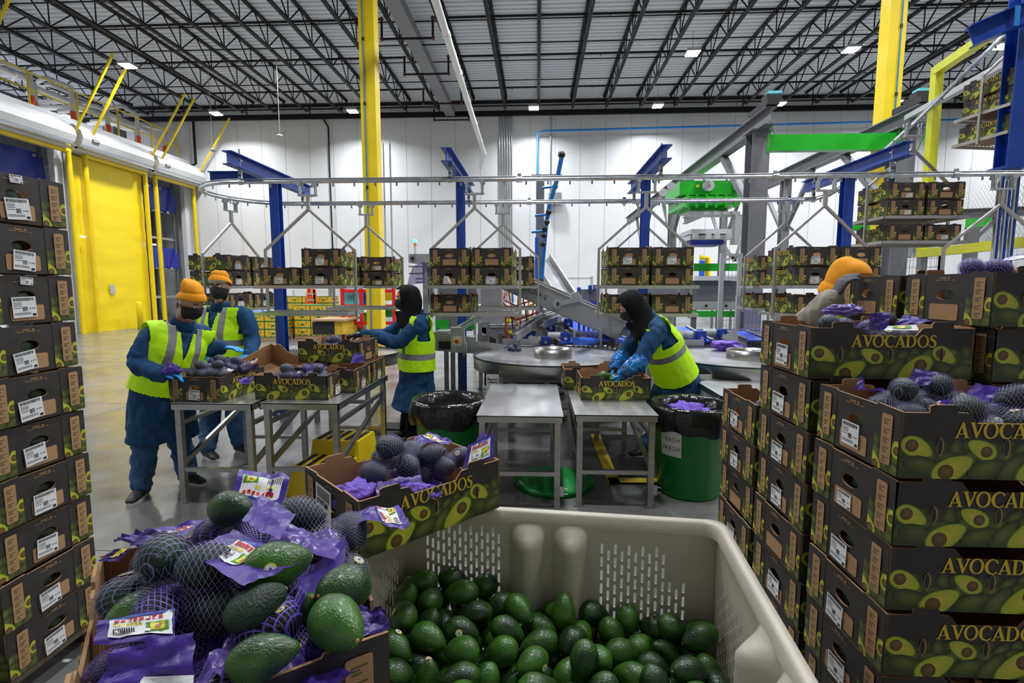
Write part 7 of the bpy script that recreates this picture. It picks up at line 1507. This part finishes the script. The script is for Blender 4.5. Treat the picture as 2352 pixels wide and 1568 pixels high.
fill(c, 0, [(2, -.12, .0, .105, .3, 'netted bag with a label at the left of the front carton on the second table'), (0, .12, -.02, .105, 2.4, 'netted bag at the right of the front carton on the second table'), (1, .0, .1, .09, 1.0, 'purple netted bag at the back of the front carton on the second table')], 'x')
for i, (y, lab) in enumerate(((4.20, 'second carton from the front'), (4.63, 'rear carton'))):
    cc = Vector((-1.745, y, H1)); carton(cc + Vector((0, 0, .001)), .02, 'open avocado ' + lab + ' in the row on the second table', None, [('R', i, -.02, .012, .05)])
    if i == 0: fill(cc, 0, [(0, -.1, .0, .07, .6, 'netted bag with labels in the second carton on the second table'), (3, .12, .0, .07, 2.9, 'purple netted bag at the right of the second carton on the second table')], 'x')
cc = Vector((-1.80, 4.56, H1 + PITCH)); carton(cc, -.10, 'carton stacked on top of the rear one, under the hooded worker\'s hands', None, [])
fill(cc, 0, [(0, .0, -.02, .08, .3, 'netted avocado bag in the stacked carton under the black gloves'), (2, -.12, .05, .06, 1.9, 'netted avocado bag at the left of the stacked carton')], 'x')
film_piece([at(805, 835, Y=4.15), at(838, 832, Y=4.15), at(832, 808, Y=4.2), at(812, 812, Y=4.2)], 6, 6, 'film_purple', 'purple header sticking up at the right of the second carton on the second table', .006, 4)
p = at(700, 822, Z=H1 + .22); avocado((p.x, p.y, H1 + .205), (1.5, 0, 1.2), 1, 'single green avocado on the second table behind the front carton')
o, c = tcart(1335, 919, H2, .02, 'carton with its name side to us in front of the bending worker', [])
a = c + Vector((-.06, .04, .16)); avocado(a, (1.5, 0, 1.3), 1, 'green avocado at the top of the carton in front of the bending worker'); avocado(a + Vector((.09, -.02, -.02)), (1.4, .3, 2.3), 0, 'second green avocado beside the first in the carton before the bending worker')
for i in range(5): avocado(c + Vector((-.12 + .1 * i - .05, (-.08 if i % 2 else .07), .07)), (1.4, i, i * 1.3), i % 3, 'green avocado lying low in the carton before the bending worker', 'avocados in the carton before the bending worker')
carton((c.x - .12, c.y + .425, H2 + .001), .03, 'empty carton standing behind the one the bending worker fills', None, [('L', 0, .0, .012, 0)])
p = at(1182, 800, Z=.87); bag(0, (p.x, p.y, .835), (0, 0, 2.6), 'small netted avocado bag lying at the back edge of the left turntable', None, .75)
# bags in the open cartons of the right-hand load
c = Vector((1.28, 1.625, .128 + 5 * PITCH))
fill(c, 0, [(0, -.13, .03, .10, 1.2, 'netted avocado bag at the left in the open front carton of the right load'), (2, .02, .08, .105, .2, 'netted avocado bag at the back of the open front carton of the right load'), (0, .12, -.05, .095, 2.9, 'netted avocado bag in the middle of the open front carton of the right load'), (2, -.02, -.09, .07, .1, 'netted avocado bag at the near side of the open front carton of the right load')], 'x')
def vs(P, lab, m='film_purple', seed=1, amp=.012, st=()): return film_piece([at(x, y, Y=Y) for x, y, Y in P], 10, 10, m, lab, amp, seed, stickers=st)
vs([(2085, 885, 1.66), (2135, 885, 1.66), (2163, 858, 1.7), (2098, 842, 1.7)], 'dark blue-purple wrapper standing up in the open front carton of the right load', seed=3)
vs([(1962, 895, 1.72), (1988, 895, 1.72), (1982, 865, 1.75), (1975, 865, 1.75)], 'small pointed purple wrapper at the back left of the open front carton', seed=5, amp=.004)
vs([(2280, 935, 1.58), (2380, 935, 1.55), (2370, 885, 1.6), (2258, 900, 1.62)], 'dark blue wrapper at the right in the open front carton of the right load', seed=6)
c = Vector((1.28, 2.085, .128 + 6 * PITCH))
fill(c, 0, [(0, -.12, .0, .08, .8, 'netted avocado bag at the left in the raised carton of the right load'), (2, .08, .02, .09, 2.9, 'netted avocado bag at the right in the raised carton of the right load'), (1, 0, .1, .06, .1, 'purple netted bag at the back of the raised carton of the right load')], 'x')
vs([(2000, 758, 1.98), (2040, 758, 1.98), (2043, 715, 2.02), (1996, 720, 2.0)], 'dark purple wrapper standing at the left in the raised carton of the right load', seed=7)
vs([(2055, 745, 2.0), (2105, 745, 1.98), (2142, 736, 2.0), (2078, 721, 2.04)], 'dark purple wrapper lying back in the raised carton of the right load', seed=8)
vs([(2030, 758, 1.95), (2110, 758, 1.93), (2105, 746, 1.97), (2040, 748, 1.97)], 'white label with avocado picture in the raised carton of the right load', 'sticker', 9, .003, st=[(.2, .8, .3, .8, .002, 'avo_green'), (.35, .6, .35, .75, .003, 'fruit_yellow')])
crumple('film_heap', at(1935, 712, Y=2.12), (.075, .045, .022), 51, 'film_sheer', 'sheer lilac film puffed up at the back left of the raised carton', 'film', 4, .4)
c = Vector((1.28, 2.545, .128 + 4 * PITCH)); fill(c, 0, [(1, -.1, .0, .09, .3, 'purple netted bag in the open rear carton of the right load'), (0, .1, .0, .07, 1.3, 'netted avocado bag in the open rear carton of the right load')], 'x')
c = Vector((1.82, 2.03, .128 + 7 * PITCH)); fill(c, 0, [(1, -.14, .06, .105, .3, 'purple netted bag on top of the highest carton at the right'), (3, .12, .02, .11, 2.3, 'purple netted bag at the right on the highest carton')], 'x')
vs([(2300, 602, 1.8), (2375, 592, 1.75), (2375, 575, 1.78), (2310, 590, 1.82)], 'purple and white label strip on top of the highest carton at the far right', 'film_sheer', 12, .006, st=[(.2, .9, .1, .6, .002, 'sticker')])
sc = bpy.context.scene
sc.view_settings.view_transform = 'Standard'; sc.view_settings.look = 'Medium Contrast'; sc.view_settings.exposure = -.4
sc.cycles.max_bounces = 7; sc.cycles.diffuse_bounces = 3; sc.cycles.glossy_bounces = 3; sc.cycles.transparent_max_bounces = 14; sc.cycles.transmission_bounces = 4
sc.cycles.use_denoising = True; sc.cycles.sample_clamp_indirect = 4
